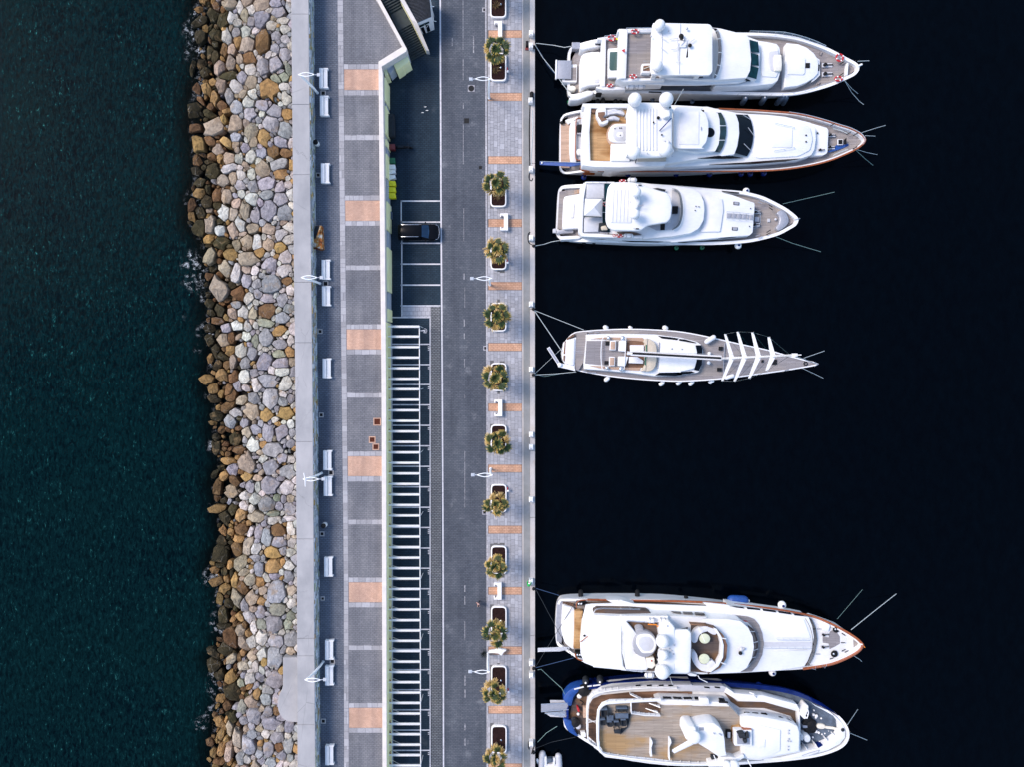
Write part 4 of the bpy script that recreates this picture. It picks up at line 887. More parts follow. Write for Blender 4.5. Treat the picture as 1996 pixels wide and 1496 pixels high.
# rusty box leaning on the sea wall
RB = V(600, 430, 21.37); o = thing('rusty_box', 'rusty metal box with peeling white and orange paint against the sea wall', 'metal box', W(618, 470, ZP))
m = MB(); m.px(RB((160, 680), (330, 210), (560, 200), (600, 1160), (470, 1190), (160, 1100)), ZP, ZP + 1.1, b=.03); m.build('body', M['rustmix'], o, smooth=None)
m = MB(); m.px(RB((165, 660), (325, 215), (510, 215), (350, 720), (170, 740)), ZP + 1.1, ZP + 1.22, b=.02); m.build('lid', M['char'], o, smooth=None)
m = MB(); m.px(RB((340, 700), (500, 215), (555, 215), (420, 690)), ZP + 1.1, ZP + 1.3); m.px(RB((175, 770), (320, 760), (320, 1090), (190, 1060)), ZP + 1.1, ZP + 1.16); m.build('plate', M['rustmix'], o, smooth=None)
m = MB(); m.px(RB((80, 1090), (330, 1110), (560, 1180), (480, 1210), (200, 1160)), ZP + 1.16, ZP + 1.26); m.build('edge_bar', M['rust'], o, smooth=None)
# ================================================================== PLANTERS AND PALMS
def blade(m, p, d, side, l, w, c0, c1):
    """one folded leaf segment"""
    n = side; up = d.cross(n).normalized()
    m.cc = c0; a = m.add([p - n * w * .3, p + n * w * .3, p + d * l * .55 - n * w + Vector((0, 0, -.02 * l)), p + d * l * .55 + n * w + Vector((0, 0, -.02 * l))]); m.cc = c1
    b = m.add([p + d * l + Vector((0, 0, -.16 * l))]); m.f += [(a, a + 1, a + 3, a + 2), (a + 2, a + 3, b)]
def leafmesh(kind, seed, pt=.68):
    """stalk and pleated fan; green heart, dry golden fringe"""
    rnd = random.Random(seed); m = MB(); m.cc = (0, 0, 0)
    g = {'green': ((.006, .018, .003), (.022, .044, .006), (.44, .31, .06)), 'mid': ((.012, .024, .004), (.05, .062, .010), (.58, .38, .09)), 'dry': ((.11, .07, .018), (.40, .24, .06), (.64, .45, .20))}[kind]
    m.cc = g[1]; m.tube([(0, 0, 0), (pt * .5, 0, .07), (pt, 0, .04)], .026, 4, r1=.016)
    n = 17; f = .30 if kind == 'dry' else .16
    for k in range(n):
        a = lerp(-1.5, 1.5, k / (n - 1)); l = (.68 - .16 * abs(a)) * rnd.uniform(.86, 1.12); d = Vector((math.cos(a), math.sin(a), .06 - rnd.uniform(0, f * 2))).normalized(); n_ = Vector((-math.sin(a), math.cos(a), 0)); p = Vector((pt, 0, .04 + .03 * (k % 2)))
        q = p + d * l * .62; w = .055 * (1 if kind != 'dry' else .8); m.cc = g[0]; i = m.add([p, p + n_ * .01]); m.cc = g[1] if k % 2 else g[0]; j = m.add([q - n_ * w, q + n_ * w]); m.cc = g[2] if rnd.random() < (.5 if kind == 'green' else .9) else g[1]; e = m.add([p + d * l - n_ * .012 + Vector((0, 0, -.18 * l)), p + d * l + n_ * .012 + Vector((0, 0, -.18 * l))])
        m.f += [(i, i + 1, j + 1, j), (j, j + 1, e + 1, e)]
    o = m.build('leaf_form', M['leaf'], loc=(0, 0, 0), smooth=None); me = o.data; bpy.data.objects.remove(o); return me
LEAF = {k: [leafmesh(k, s) for s in range(3)] for k in ('green', 'mid', 'dry')}; LEAF.update({k + '_in': [leafmesh(k, s + 5, .22) for s in range(3)] for k in ('green', 'mid', 'dry')})
DESC = ['topmost planter cut by the frame', 'uppermost whole planter beside a lamp', 'planter level with the yellow bins', 'planter just above the second kerb lamp', 'planter level with the first pergola beam', 'planter level with the sailing yacht', 'planter below the bench by the rusty plates', 'planter just below the third kerb lamp', 'planter above the bench near the walker', 'planter between the walker and the wing-shaped seat', 'planter just below the wing-shaped seat', 'lowest planter on the quay']
PALM = [(967, -38, 1), (967, 97, .95), (967, 357, .95), (969, 487, .9), (969.5, 616, 1.0), (966, 737, 1.0), (970.5, 866, .95), (967, 985, .9), (966, 1106, .85), (966, 1237, .95), (963, 1354, .9), (966, 1480, .85)]
GREENNESS = [.5, .75, .5, .4, .6, .45, .5, .35, .35, .55, .45, .4]
for i, ((a, b_), (pu, pv, ps)) in enumerate(zip(PLANTERS, PALM)):
    zt_ = ZQ + .42; c = W(971, (a + b_) / 2, zt_)
    o = thing('planter', 'white rounded planter of dark soil, ' + DESC[i], 'planter', Vector((c.x, c.y, ZQ)), 'planters along the quay')
    k = (i / 11.0) * 2.0; P = fil([(955.3 + k, a), (987 + k * .4, a), (987 + k * .4, b_), (955.3 + k, b_)], 9, 5)
    PW = [W(u, v, zt_) for u, v in P]; PI = inset(PW, .15); m = MB()
    m.ring([[Vector((p.x, p.y, ZQ - .02)) for p in PW], [Vector((p.x, p.y, zt_ - .03)) for p in PW], [Vector((p.x, p.y, zt_)) for p in inset(PW, .03)], [Vector((p.x, p.y, zt_)) for p in PI], [Vector((p.x, p.y, ZQ)) for p in PI]], caps=(False, False)); m.build('rim', M['bench'], o)
    m = MB(); m.poly([Vector((p.x, p.y, zt_ - .10)) for p in (PI if True else PI)]); m.build('soil', M['soil'], o, smooth=None)
    q = W(976 + k * .3, lerp(a, b_, .52), zt_); m = MB(); m.lathe([(.1, -.12), (.1, -.02), (.06, 0)], q, 10); m.build('spotlight', M['steel'], o)
    if i in (0, 1, 2, 4):
        tf = thing('dry_tuft', 'brown dry shrub growing in the soil of the ' + DESC[i], 'shrub', W(968, b_ - 20 if i else b_ - 24, zt_ - .1), None); rnd = random.Random(i); B = BASE[tf.name]
        m = MB(); m.cc = (0, 0, 0)
        for _ in range(46):
            an = rnd.uniform(0, 6.28); d = Vector((math.cos(an), math.sin(an), rnd.uniform(.2, 1.2))).normalized(); blade(m, B, d, Vector((-math.sin(an), math.cos(an), 0)), rnd.uniform(.3, .75), .03, (.06, .035, .012), rnd.choice([(.16, .09, .03), (.09, .10, .02)]))
        m.build('foliage', M['leaf'], tf, smooth=None)
    # palm
    zc = ZQ + 4.05; cc = W(pu, pv, zc); root = Vector((c.x - .05, W(971, lerp(a, b_, .6), zt_).y, zt_ - .12))
    root = Vector((cc.x + random.Random(i).uniform(-.1, .2), cc.y + random.Random(i + 50).uniform(-.25, .25), zt_ - .12))
    lo, hi = W(971, b_ - 6, zt_).y, W(971, a + 6, zt_).y; root.y = min(max(root.y, lo), hi)
    palm = thing('palm_tree', 'fan palm with gold-tipped leaves in the ' + DESC[i], 'palm tree', root, 'palms in planters along the quay')
    m = MB(); m.tube([root, root.lerp(cc, .3), root.lerp(cc, .65), cc], .20, 9, r1=.13); m.build('trunk', M['trunk'], palm)
    rnd = random.Random(i + 20); nl = 21
    for k in range(nl):
        t_ = k / nl; an = k * 2.39996 + rnd.uniform(-.25, .25); el = lerp(.9, .2, k / 8) if k < 8 else lerp(.25, -.35, (k - 8) / 12) + rnd.uniform(-.12, .12)
        dry = t_ > lerp(.5, .85, GREENNESS[i]) or rnd.random() < .12
        kind = 'dry' if dry else ('green' if rnd.random() < GREENNESS[i] + .15 else 'mid')
        lf = bpy.data.objects.new('leaf', rnd.choice(LEAF[kind + ('_in' if k < 8 else '')])); COL.objects.link(lf); lf.parent = palm
        lf.location = cc - root + Vector((0, 0, .10 - .30 * t_)); lf.rotation_mode = 'YXZ'; s = rnd.uniform(.85, 1.12) * ps * 1.24 * (.85 if k < 8 else 1.08); lf.scale = (s, s, s)
        lf.rotation_mode = 'XYZ'; lf.rotation_euler = (rnd.uniform(-.5, .5), -el, an)
# ================================================================== QUAY SERVICE PEDESTALS
PED = [(1035.4, 63, 0), (1035, 87.5, 0), (1034.4, 194.5, 0), (1035.2, 328.5, 0), (1035.6, 463, 0), (1035.4, 592.5, 0), (1035.4, 720, 0), (1035.4, 848.2, 0), (1035.4, 872.6, 0), (1035.3, 975.4, 0), (1035, 1136, 0), (1035.4, 1295.5, 0), (1035.6, 1319, 0), (1035.5, 1452.5, 0)]
PL = ['topmost on the quay edge', 'second from the top, with ropes tied beside it', 'with a black fender lying above it', 'level with the yellow bins', 'level with the parked car, ringed by a hose', 'beside the rusty stain on the quay', 'at the lower stern rope of the sailing yacht', 'upper of the pair at mid quay', 'lower of the pair at mid quay', 'standing alone in the empty berth', 'beside the person in a green vest', 'upper of the pair by the white gangway', 'lower of the pair by the white gangway', 'lowest on the quay edge, ringed by a black cable']
for (u, v, _), lb in zip(PED, PL):
    b = W(u, v, ZQ + .9); b = Vector((b.x, b.y, ZQ - .01)); o = thing('service_pedestal', 'white mooring service pedestal ' + lb, 'pedestal', b, 'service pedestals on the quay edge')
    m = MB(); m.box((b.x, b.y, b.z), (.50, .62, .90), b=.06); m.build('body', M['white'], o); m = MB(); m.box((b.x, b.y + .12, b.z + .901), (.44, .30, .06), b=.03); m.build('lid', M['bench'], o)
    m = MB(); m.box((b.x - .02, b.y - .20, b.z + .902), (.20, .08, .03)); m.build('socket', M['alu'], o, smooth=None)
def cable(name, pts, r, mat, label, cat='hose', z=ZQ + .06):
    m = MB(); m.tube(cr([tuple(W(u, v, z)) for u, v in pts], 4, False), r, 5); return tag(m.build(name, M[mat], loc=W(*pts[0], z)), label, cat)
cable('hose', [(1033.2, 205), (1032.3, 230), (1031.8, 262), (1032.2, 295), (1032.8, 322)], .06, 'black', 'black hose running along the quay edge at the second yacht')
cable('hose', [(1037.4, 215), (1038.5, 245), (1037, 280), (1035.5, 305), (1036, 322)], .045, 'rope', 'pale hose running beside the black hose on the quay edge')
cable('hose', [(1033.5, 452), (1029.6, 456), (1029, 464), (1030.5, 472), (1035, 476), (1038, 477)], .05, 'black', 'thin hose looped around the pedestal level with the parked car')
cable('hose', [(1031, 1462), (1029.8, 1452), (1032, 1445), (1036, 1443.5), (1040, 1446), (1041, 1455), (1038, 1464), (1036, 1471)], .06, 'black', 'black cable ring around the lowest pedestal')
cable('hose', [(1033, 336), (1031, 344), (1032.5, 350), (1036, 352), (1038.5, 347)], .06, 'char', 'dark coil of hose below the pedestal level with the yellow bins')
def bollard(u, v, lb):
    c = W(u, v, ZQ + .05); o = thing('bollard', lb, 'bollard', c, 'iron bollards'); m = MB(); m.lathe([(.16, 0), (.12, .12), (.13, .28), (.2, .34), (.18, .42), (.05, .45)], c, 14); m.build('post', M['iron'], o)
for u, v, lb in ((1040.3, 93, 'black bollard on the quay edge holding the top yacht ropes'), (1040, 480, 'black bollard on the quay edge holding the third yacht rope'), (1039.5, 603, 'black bollard at the upper stern rope of the sailing yacht'), (1039.5, 731, 'black bollard at the lower stern rope of the sailing yacht'), (1040, 1148, 'black bollard near the green-vested person'), (1040, 1303, 'black bollard between the pedestal pair by the white gangway'), (1040, 1466, 'black bollard at the lowest pedestal')): bollard(u, v, lb)
c = W(1036.5, 186.5, ZQ + .2); m = MB(); m.capsule((c.x, c.y + .32, c.z), (c.x, c.y - .3, c.z), .24); tag(m.build('fender', M['black'], loc=c), 'black fender lying above a white pedestal on the quay edge', 'fender')
c = W(1027.5, 86, ZQ + .3); o = thing('cable_reel', 'small black reel on red feet left of a pedestal on the quay', 'reel', Vector((c.x, c.y, ZQ))); m = MB(); m.box((c.x, c.y, ZQ + .12), (.32, .60, .5), b=.05); m.build('drum', M['black'], o)
m = MB(); m.box((c.x, c.y - .45, ZQ), (.45, .3, .14), b=.02); m.build('foot', M['redbin'], o, smooth=None)
# fire hydrants / red standpipes beside planters
for u, v, lb in ((989.5, 140, 'red and white standpipe beside the uppermost whole planter'), (989.3, 511, 'red and white standpipe beside the planter above the second kerb lamp'), (990, 955, 'red and white standpipe beside the planter below the third kerb lamp'), (991, 1345, 'red and white standpipe beside the planter below the wing-shaped seat')):
    c = W(u, v, ZQ); o = thing('standpipe', lb, 'standpipe', c, 'red standpipes'); m = MB(); m.tube([c, c + Vector((0, 0, .5)), c + Vector((-.05, .35, .52))], .06, 7); m.build('pipe', M['red'], o); m = MB(); m.ball(c + Vector((.03, -.12, .5)), .15); m.build('cap', M['white'], o)
# ================================================================== BINS, SCOOTER, CAR
FZ = V(735, 200, 5.343)
def bin_(pts, mat, h, name, label, cat='bin', group=None, lid=None):
    P = [(a + 2.2, b) for a, b in FZ(*pts)]; c = W(sum(p[0] for p in P) / 4, sum(p[1] for p in P) / 4, ZR + h); o = thing(name, label, cat, Vector((c.x, c.y, ZR)), group)
    m = MB(); m.px(fil(P, .8, 2), ZR + .08, ZR + h - .12, b=.0, foot=-.06); m.build('tub', M[mat], o); m = MB(); m.px(fil(P, 1.0, 2), ZR + h - .118, ZR + h, b=.06, crown=.05); m.build('lid', M[lid or mat], o)
    for sx in (-.35, .35):
        m = MB(); m.lathe([(.06, 0), (.08, .04), (.06, .08)], (c.x + sx, c.y, ZR), 8); m.build('wheel', M['black'], o)
W3 = ['topmost', 'middle', 'lowest']
for k, (a, b_) in enumerate(((643, 696), (698, 750), (752, 808))): bin_(((98, a), (176, a), (181, a + 30 if k else b_ - 5), (100, b_)), 'white', 1.25, 'waste_container', W3[k] + ' of three white waste containers against the yellow wall', 'waste container', 'white waste containers')
for k, (a, b_) in enumerate(((812, 868), (876, 932), (936, 994))): bin_(((104, a), (178, a + 3), (183, b_ - 2), (99, b_)), 'yellow', 1.2, 'waste_container', W3[k] + ' of three bright yellow waste containers against the yellow wall', 'waste container', 'yellow waste containers')
bin_(((98, 572), (174, 572), (176, 632), (98, 630)), 'green', 1.2, 'waste_container', 'dark green waste container directly above the white ones', 'waste container')
bin_(((96, 428), (172, 428), (176, 488), (96, 484)), 'redbin', 1.2, 'waste_container', 'dark red waste container standing alone against the yellow wall', 'waste container')
o = thing('covered_trailer', 'long black covered trailer parked against the yellow wall', 'trailer', W(761, 243, ZR)); m = MB(); m.px(fil(FZ((96, 112), (172, 112), (180, 345), (100, 348)), 3), ZR + .35, ZR + 1.5, b=.2, crown=.08); m.build('cover', M['char'], o)
m = MB(); m.px(FZ((100, 350), (170, 352), (140, 372), (125, 372)), ZR + .35, ZR + .5); m.build('drawbar', M['black'], o, smooth=None)
for v in (150, 310):
    for u in (104, 172): c = W(*FZ((u, v))[0], ZR + .3); m = MB(); m.ring([[Vector((c.x + x, c.y + .3 * math.cos(a), ZR + .3 + .3 * math.sin(a))) for a in [k * math.pi / 7 for k in range(14)]] for x in (-.1, .1)], caps=(True, True)); m.build('wheel', M['black'], o, smooth=None)
o = thing('utility_box', 'grey blue utility box against the yellow wall above the parked car', 'box', W(759, 419, ZR)); m = MB(); m.px(FZ((106, 1130), (152, 1132), (154, 1206), (118, 1208)), ZR, ZR + .8, b=.03); m.build('cabinet', M['bluegrey'], o, smooth=None)
m = MB(); m.tube(cr([tuple(W(*q, ZR + .5)) for q in FZ((126, 1075), (140, 1082), (142, 1100), (130, 1128))], 4, False), .09, 6); tag(m.build('rolled_hose', M['cream'], loc=W(760, 405, ZR + .4)), 'cream coloured rolled hose end above the grey blue utility box', 'hose')
# scooter
o = thing('scooter', 'dark scooter parked on the shaded paving below the black trailer', 'scooter', W(788, 287, ZR)); a, b_ = W(775, 286.5, ZR + .5), W(800, 287, ZR + .5)
def wheel_at(m, c, rad, w, ax):
    n = 16; t_ = Vector((-ax.y, ax.x, 0)); m.ring([[c + ax * s * w / 2 + (t_ * math.cos(2 * math.pi * k / n) + Vector((0, 0, 1)) * math.sin(2 * math.pi * k / n)) * rad for k in range(n)] for s in (-1, 1)], caps=(True, True))
for p in (a, b_): m = MB(); wheel_at(m, Vector((p.x, p.y, ZR + .25)), .25, .12, Vector((0, 1, 0))); m.build('wheel', M['black'], o)
m = MB(); m.prism([Vector((x, y, 0)) for x, y in ((a.x - .1, a.y - .15), (a.x + .7, a.y - .17), (a.x + 1.0, a.y - .1), (b_.x - .1, b_.y - .08), (b_.x + .05, b_.y), (b_.x - .1, b_.y + .08), (a.x + 1.0, a.y + .1), (a.x + .7, a.y + .17), (a.x - .1, a.y + .15))], ZR + .3, ZR + .72, b=.08); m.build('body', M['black'], o)
m = MB(); m.box((a.x + .35, a.y, ZR + .721), (.7, .26, .1), b=.04); m.build('seat', M['char'], o); m = MB(); m.tube([(b_.x - .25, b_.y - .38, ZR + 1.0), (b_.x - .15, b_.y, ZR + 1.02), (b_.x - .25, b_.y + .38, ZR + 1.0)], .03, 6); m.tube([(b_.x, b_.y, ZR + .3), (b_.x - .16, b_.y, ZR + 1.0)], .05, 6); m.build('handlebar', M['char'], o)
# car: black SUV nose to the right
M['carp'] = plain('black_car_paint', (.003, .003, .004), .2, .15, var=.2)
o = thing('parked_car', 'black sport utility car with silver roof rails parked nose to the road', 'car', W(816, 452, ZR)); C0 = W(815.5, 451.6, ZR + 1.0); L = 4.95; WD = 1.95
def cp(x, y, z): return Vector((C0.x + x, C0.y + y, ZR + z))
def sect(x, hw, z0, z1, top): return [cp(x, -hw, z0), cp(x, -hw * 1.0, z1), cp(x, -hw * .93, top), cp(x, 0, top + .04), cp(x, hw * .93, top), cp(x, hw, z1), cp(x, hw, z0)]
m = MB(); xs = [(-2.47, .80, .45, .75, .95), (-2.40, .92, .3, .8, 1.02), (-1.6, .97, .25, .85, 1.06), (0, .97, .25, .85, 1.06), (1.0, .97, .25, .84, 1.04), (1.9, .95, .25, .78, .98), (2.3, .84, .28, .68, .86), (2.46, .62, .35, .55, .68)]
m.ring([sect(*q) for q in xs], caps=(True, True), closed=False); m.build('body', M['carp'], o)
m = MB(); cab = [(-2.38, .80, 1.0, .70, 1.10), (-2.15, .84, 1.0, .70, 1.62), (-1.9, .86, 1.0, .70, 1.70), (-.6, .87, 1.0, .72, 1.74), (.25, .87, 1.0, .70, 1.70), (.45, .87, 1.0, .69, 1.62)]
m.ring([[cp(x, -hw, z0), cp(x, -tw, zt_ - .06), cp(x, -tw * .85, zt_), cp(x, tw * .85, zt_), cp(x, tw, zt_ - .06), cp(x, hw, z0)] for x, hw, z0, tw, zt_ in cab], caps=(True, True), closed=False); m.build('roof', M['carp'], o)
M['winds'] = plain('windscreen_glass', (.012, .035, .075), .1, .25, var=.3)
m = MB(); m.panel([cp(.47, -.70, 1.62), cp(1.22, -.80, 1.10), cp(1.32, 0, 1.10), cp(1.22, .80, 1.10), cp(.47, .70, 1.62)], .03); m.build('windscreen', M['winds'], o, smooth=None)
for s in (-1, 1):
    m = MB(); m.tube([cp(-2.0, .70 * s, 1.75), cp(-1.9, .71 * s, 1.80), cp(.0, .71 * s, 1.80), cp(.1, .70 * s, 1.75)], .035, 6); m.build('roof_rail', M['steel'], o)
    m = MB(); m.box((C0.x + .85, C0.y + s * 1.08, ZR + .98), (.16, .22, .14), b=.03); m.build('wing_mirror', M['carp'], o)
    m = MB(); m.panel([cp(-2.2, s * .86, 1.08), cp(.4, s * .90, 1.08), cp(.3, s * .74, 1.60), cp(-2.0, s * .73, 1.60)], .02); m.build('side_window', M['glass'], o, smooth=None)
    m = MB(); P = [cp(2.05, s * .90, .80), cp(2.30, s * .78, .78), cp(2.44, s * .55, .74)]; m.tube(P, .045, 6); m.build('headlight', M['steel'], o)
    for x in (-1.5, 1.5): m = MB(); wheel_at(m, cp(x, s * .86, .36), .36, .24, Vector((0, 1, 0))); m.build('wheel', M['black'], o)
m = MB(); m.tube([cp(2.44, -.5, .73), cp(2.50, 0, .72), cp(2.44, .5, .73)], .035, 6); m.build('grille_bar', M['steel'], o)
# ================================================================== PEOPLE
def person(loc, face, label, top, legs, hair, bend=0.0, stride=.18, arms='down', hat=None):
    o = thing('person', label, 'person', loc); B = Vector(loc); c, s = math.cos(face), math.sin(face)
    def X(f, l, z): return B + Vector((f * c - l * s, f * s + l * c, z))
    hp = .92; f1 = math.sin(bend)
    def up(d): return (d * math.sin(bend), hp + d * math.cos(bend))
    vv, ee, rr_ = [], [], []
    def vert(p, r_): vv.append(tuple(p - B)); rr_.append(r_); return len(vv) - 1
    pel = vert(X(0, 0, hp), .15); a1, z1 = up(.25); ch = vert(X(a1, 0, z1), .155); a2, z2 = up(.46); sh = vert(X(a2, 0, z2), .12); a3, z3 = up(.58); nk = vert(X(a3, 0, z3), .055); a4, z4 = up(.72); hd = vert(X(a4 + .02, 0, z4), .105); a5, z5 = up(.80); ht = vert(X(a5 + .02, 0, z5), .08)
    ee += [(pel, ch), (ch, sh), (sh, nk), (nk, hd), (hd, ht)]
    for sd, st_ in ((1, stride), (-1, -stride)):
        h = vert(X(.0, .09 * sd, hp - .06), .10); k = vert(X(st_ * .6 + .05, .10 * sd, .48), .068); an = vert(X(st_, .10 * sd, .09), .05); t_ = vert(X(st_ + .17, .11 * sd, .04), .042); ee += [(pel, h), (h, k), (k, an), (an, t_)]
        s2 = vert(X(a2 + .0, .19 * sd, z2 - .01), .07); 
        if arms == 'down': e = vert(X(a2 - st_ * .4 + .02, .25 * sd, z2 - .29), .048); w = vert(X(a2 - st_ * .8 + .10, .25 * sd, z2 - .53), .036)
        else: e = vert(X(a2 + .12, .24 * sd, z2 - .26), .048); w = vert(X(a2 + .36, .16 * sd, z2 - .36), .036)
        ee += [(sh, s2), (s2, e), (e, w)]; wd_ = Vector(vv[w]) - Vector(vv[e]); wd_.normalize(); pv_ = Vector((-s, c, 0))
        pm = vert(B + Vector(vv[w]) + wd_ * .07, .034); ee.append((w, pm))
        for q in range(4): fp = vert(B + Vector(vv[pm]) + wd_ * (.075 + .012 * (q in (1, 2))) + pv_ * (q - 1.5) * .02, .010); ee.append((pm, fp))
        tp = vert(B + Vector(vv[pm]) + wd_ * .03 - pv_ * .045 * sd, .011); ee.append((pm, tp))
    me = bpy.data.meshes.new('body'); me.from_pydata(vv, ee, []); body = bpy.data.objects.new('body', me); COL.objects.link(body); body.parent = o; BASE[body.name] = B
    sk = body.modifiers.new('skin', 'SKIN'); sk.use_smooth_shade = True; lay = me.skin_vertices[0].data if me.skin_vertices else None
    if lay is None:
        me.attributes; 
    for i_, r_ in enumerate(rr_): me.skin_vertices[0].data[i_].radius = (r_, r_); me.skin_vertices[0].data[i_].use_root = (i_ == 0)
    body.modifiers.new('sub', 'SUBSURF').levels = 1
    t = NT('clothes', .85, .2); tc = t.n('ShaderNodeTexCoord'); sp = t.n('ShaderNodeSeparateXYZ'); t.l(tc.outputs['Object'], sp.inputs[0])
    lim = hp * 1.0
    cl = t.mix(t.ramp(t.math('GREATER_THAN', sp.outputs[2], lim), (0, 0.0), (1, 1.0)), legs, top)
    body.data.materials.append(t.col(cl))
    m = MB(); m.ball(B + Vector(vv[hd]) + Vector((c * .02, s * .02, .0)), .108, .13, 12, 8); m.ball(B + Vector(vv[hd]) + Vector((c * .125, s * .125, -.01)), .022, .03, 6, 4); m.build('head', M['skin'], o)
    m = MB(); hc = B + Vector(vv[hd]) + Vector((-c * .025, -s * .025, .035)); m.ball(hc, .122, .125, 12, 8); m.build('hair' if not hat else 'cap', hair, o)
    return o
def skin_ok():
    return True
person(W(933.6, 1174.5, ZR), R(200), 'person in dark trousers and pale pink top walking on the road near the kerb', (.50, .30, .26), (.02, .018, .02), M['hair'])
person(W(1029.8, 1139.5, ZQ), R(80), 'person in a bright green vest bending beside a white pedestal on the quay', (.03, .42, .09), (.02, .025, .035), M['white'], bend=.75, stride=.12, arms='fwd', hat=True)
# dark potted plant beside the fourth kerb lamp
pp = thing('potted_plant', 'dark spiky plant beside the lamp post at the wing-shaped seat', 'plant', W(943.5, 1273.5, ZR)); B = BASE[pp.name]; rnd = random.Random(9); m = MB(); m.cc = (0, 0, 0)
for _ in range(40):
    an = rnd.uniform(0, 6.28); d = Vector((math.cos(an), math.sin(an), rnd.uniform(.3, 1.5))).normalized(); blade(m, B + Vector((0, 0, .25)), d, Vector((-math.sin(an), math.cos(an), 0)), rnd.uniform(.4, .8), .035, (.008, .012, .012), (.02, .03, .03))
m.build('foliage', M['leaf'], pp, smooth=None); m = MB(); m.lathe([(.16, 0), (.22, .28)], B, 10); m.build('pot', M['black'], pp, smooth=None)
# pigeons on the dark paving
for i, (u, v, lb) in enumerate(((829.6, 208.5, 'white pigeon, topmost of three on the dark paving'), (833, 215.5, 'white pigeon, right one of three on the dark paving'), (824.3, 219.8, 'small white pigeon, lowest of three on the dark paving'))):
    c = W(u, v, ZR); o = thing('pigeon', lb, 'pigeon', c, 'pigeons on the parking paving'); o.scale = (.6, .6, .6); m = MB(); m.capsule(c + Vector((-.1, .02 * i, .14)), c + Vector((.1, 0, .17)), .085, 8); m.ball(c + Vector((.19, .0, .25)), .05, n=8, m=5); m.tube([c + Vector((.0, 0, .02)), c + Vector((0, 0, .1))], .015, 4); m.tube([c + Vector((-.1, 0, .14)), c + Vector((-.32, 0, .12))], .05, 5); m.build('body', M['white'], o)
# ================================================================== BOAT TOOLS
def S(p, name, pts, z0, z1, mat='gel', b=.06, r=0.0, crown=0.0, foot=0.0, label=None):
    q = fil(pts, r) if r else pts
    m = MB(); m.px(q, z0, z1, b=b, crown=crown, foot=foot); return m.build(name, M[mat], p, smooth=45, label=label)
def hull(p, ring, mat='gel', deck='teakg', cap=.28, drop=.75, flare=.35, capmat=None, keel=-.5, wl=None, stern_u=None):
    """hull from its sheer outline (u, v, z, clockwise from the stern): topsides, cap rail, inner bulwark and deck"""
    q = cr(ring, 3); P = [W(a, b, c) for a, b, c in q]
    x0, x1 = min(v.x for v in P), max(v.x for v in P); tip = max(P, key=lambda v: v.x)
    st = [v for v in P if v.x < x0 + 1.0]; ys = sum(v.y for v in st) / len(st)
    def low(v, k, z):
        t = (v.x - x0) / (x1 - x0); yc = lerp(ys, tip.y, t); f = 1 - (flare * max(0, (t - .35) / .65) ** 1.3 + .05) * k
        return Vector((v.x - (x1 - x0) * .07 * k * max(0, (t - .6) / .4) ** 2, yc + (v.y - yc) * f, z))
    m = MB(); m.ring([[low(v, 1.0, keel) for v in P], [low(v, .95, .02) for v in P], [low(v, .45, v.z * .5) for v in P], [low(v, .05, v.z * .88) for v in P], P], caps=(True, False)); h = m.build('hull', M[mat], p, smooth=50)
    I = inset(P, cap); Pz = [Vector((v.x, v.y, v.z + .03)) for v in P]; Iz = [Vector((v.x, v.y, v.z + .03)) for v in I]
    m = MB(); m.ring([P, Pz, Iz, [Vector((v.x, v.y, v.z - drop - .05)) for v in I]], caps=(False, False)); m.build('bulwark', M[capmat or mat], p, smooth=40)
    m = MB(); D = [Vector((v.x, v.y, v.z - drop)) for v in inset(P, cap - .02)]
    n = len(D); ib = max(range(n), key=lambda i: D[i].x); ia = min(range(n), key=lambda i: D[i].x)
    up = [D[(ia + k) % n] for k in range((ib - ia) % n + 1)]; dn = [D[(ia - k) % n] for k in range((ia - ib) % n + 1)]
    def samp(C, x):
        xs = [c.x for c in C]; o = sorted(range(len(xs)), key=lambda i: xs[i]); xs = [xs[i] for i in o]
        return np.interp(x, xs, [C[i].y for i in o]), np.interp(x, xs, [C[i].z for i in o])
    A, B_ = [], []
    for k in range(40):
        x = lerp(D[ia].x + .02, D[ib].x - .02, k / 39); (ya, za), (yb, zb) = samp(up, x), samp(dn, x); A.append(Vector((x, ya, za))); B_.append(Vector((x, yb, zb)))
    m.ring([A, B_], caps=(False, False), closed=False); m.build('deck', M[deck], p, smooth=None)
    return P
def wslit(p, pts, a, b, zt, mat='glass', off=.05):
    """window let into the upright wall below the edge a-b at height zt"""
    P = [onwall(q[0], q[1], W(*a[:2], zt), W(*b[:2], zt), off) for q in pts]; m = MB(); m.panel(P, .03); return m.build('side_window', M[mat], p, smooth=None)
def rail(p, pts, z, h=.0, mat='steel', r=.025, posts=0, mid=0, name='rail', closed=False, n=3):
    """tube rail along photo points at height z, with posts and mid wires reaching down h"""
    q = [(a[0], a[1], a[2] if len(a) > 2 else z) for a in pts]; q = cr(q, n, closed) if n > 1 else q
    P = [W(*a) for a in q]; m = MB(); m.tube(P, r, 5, closed)
    for k in range(mid): m.tube([v - Vector((0, 0, h * (k + 1) / (mid + 1))) for v in P], r * .6, 4, closed)
    if posts:
        L = [0]
        for a, b in zip(P, P[1:]): L.append(L[-1] + (b - a).length)
        for k in range(posts + 1):
            d = L[-1] * k / posts; i = min(max(np.searchsorted(L, d) - 1, 0), len(P) - 2); t = (d - L[i]) / max(L[i + 1] - L[i], 1e-6); v = P[i].lerp(P[i + 1], t)
            m.tube([v, v - Vector((0, 0, h))], r * .8, 4)
    return m.build(name, M[mat], p)
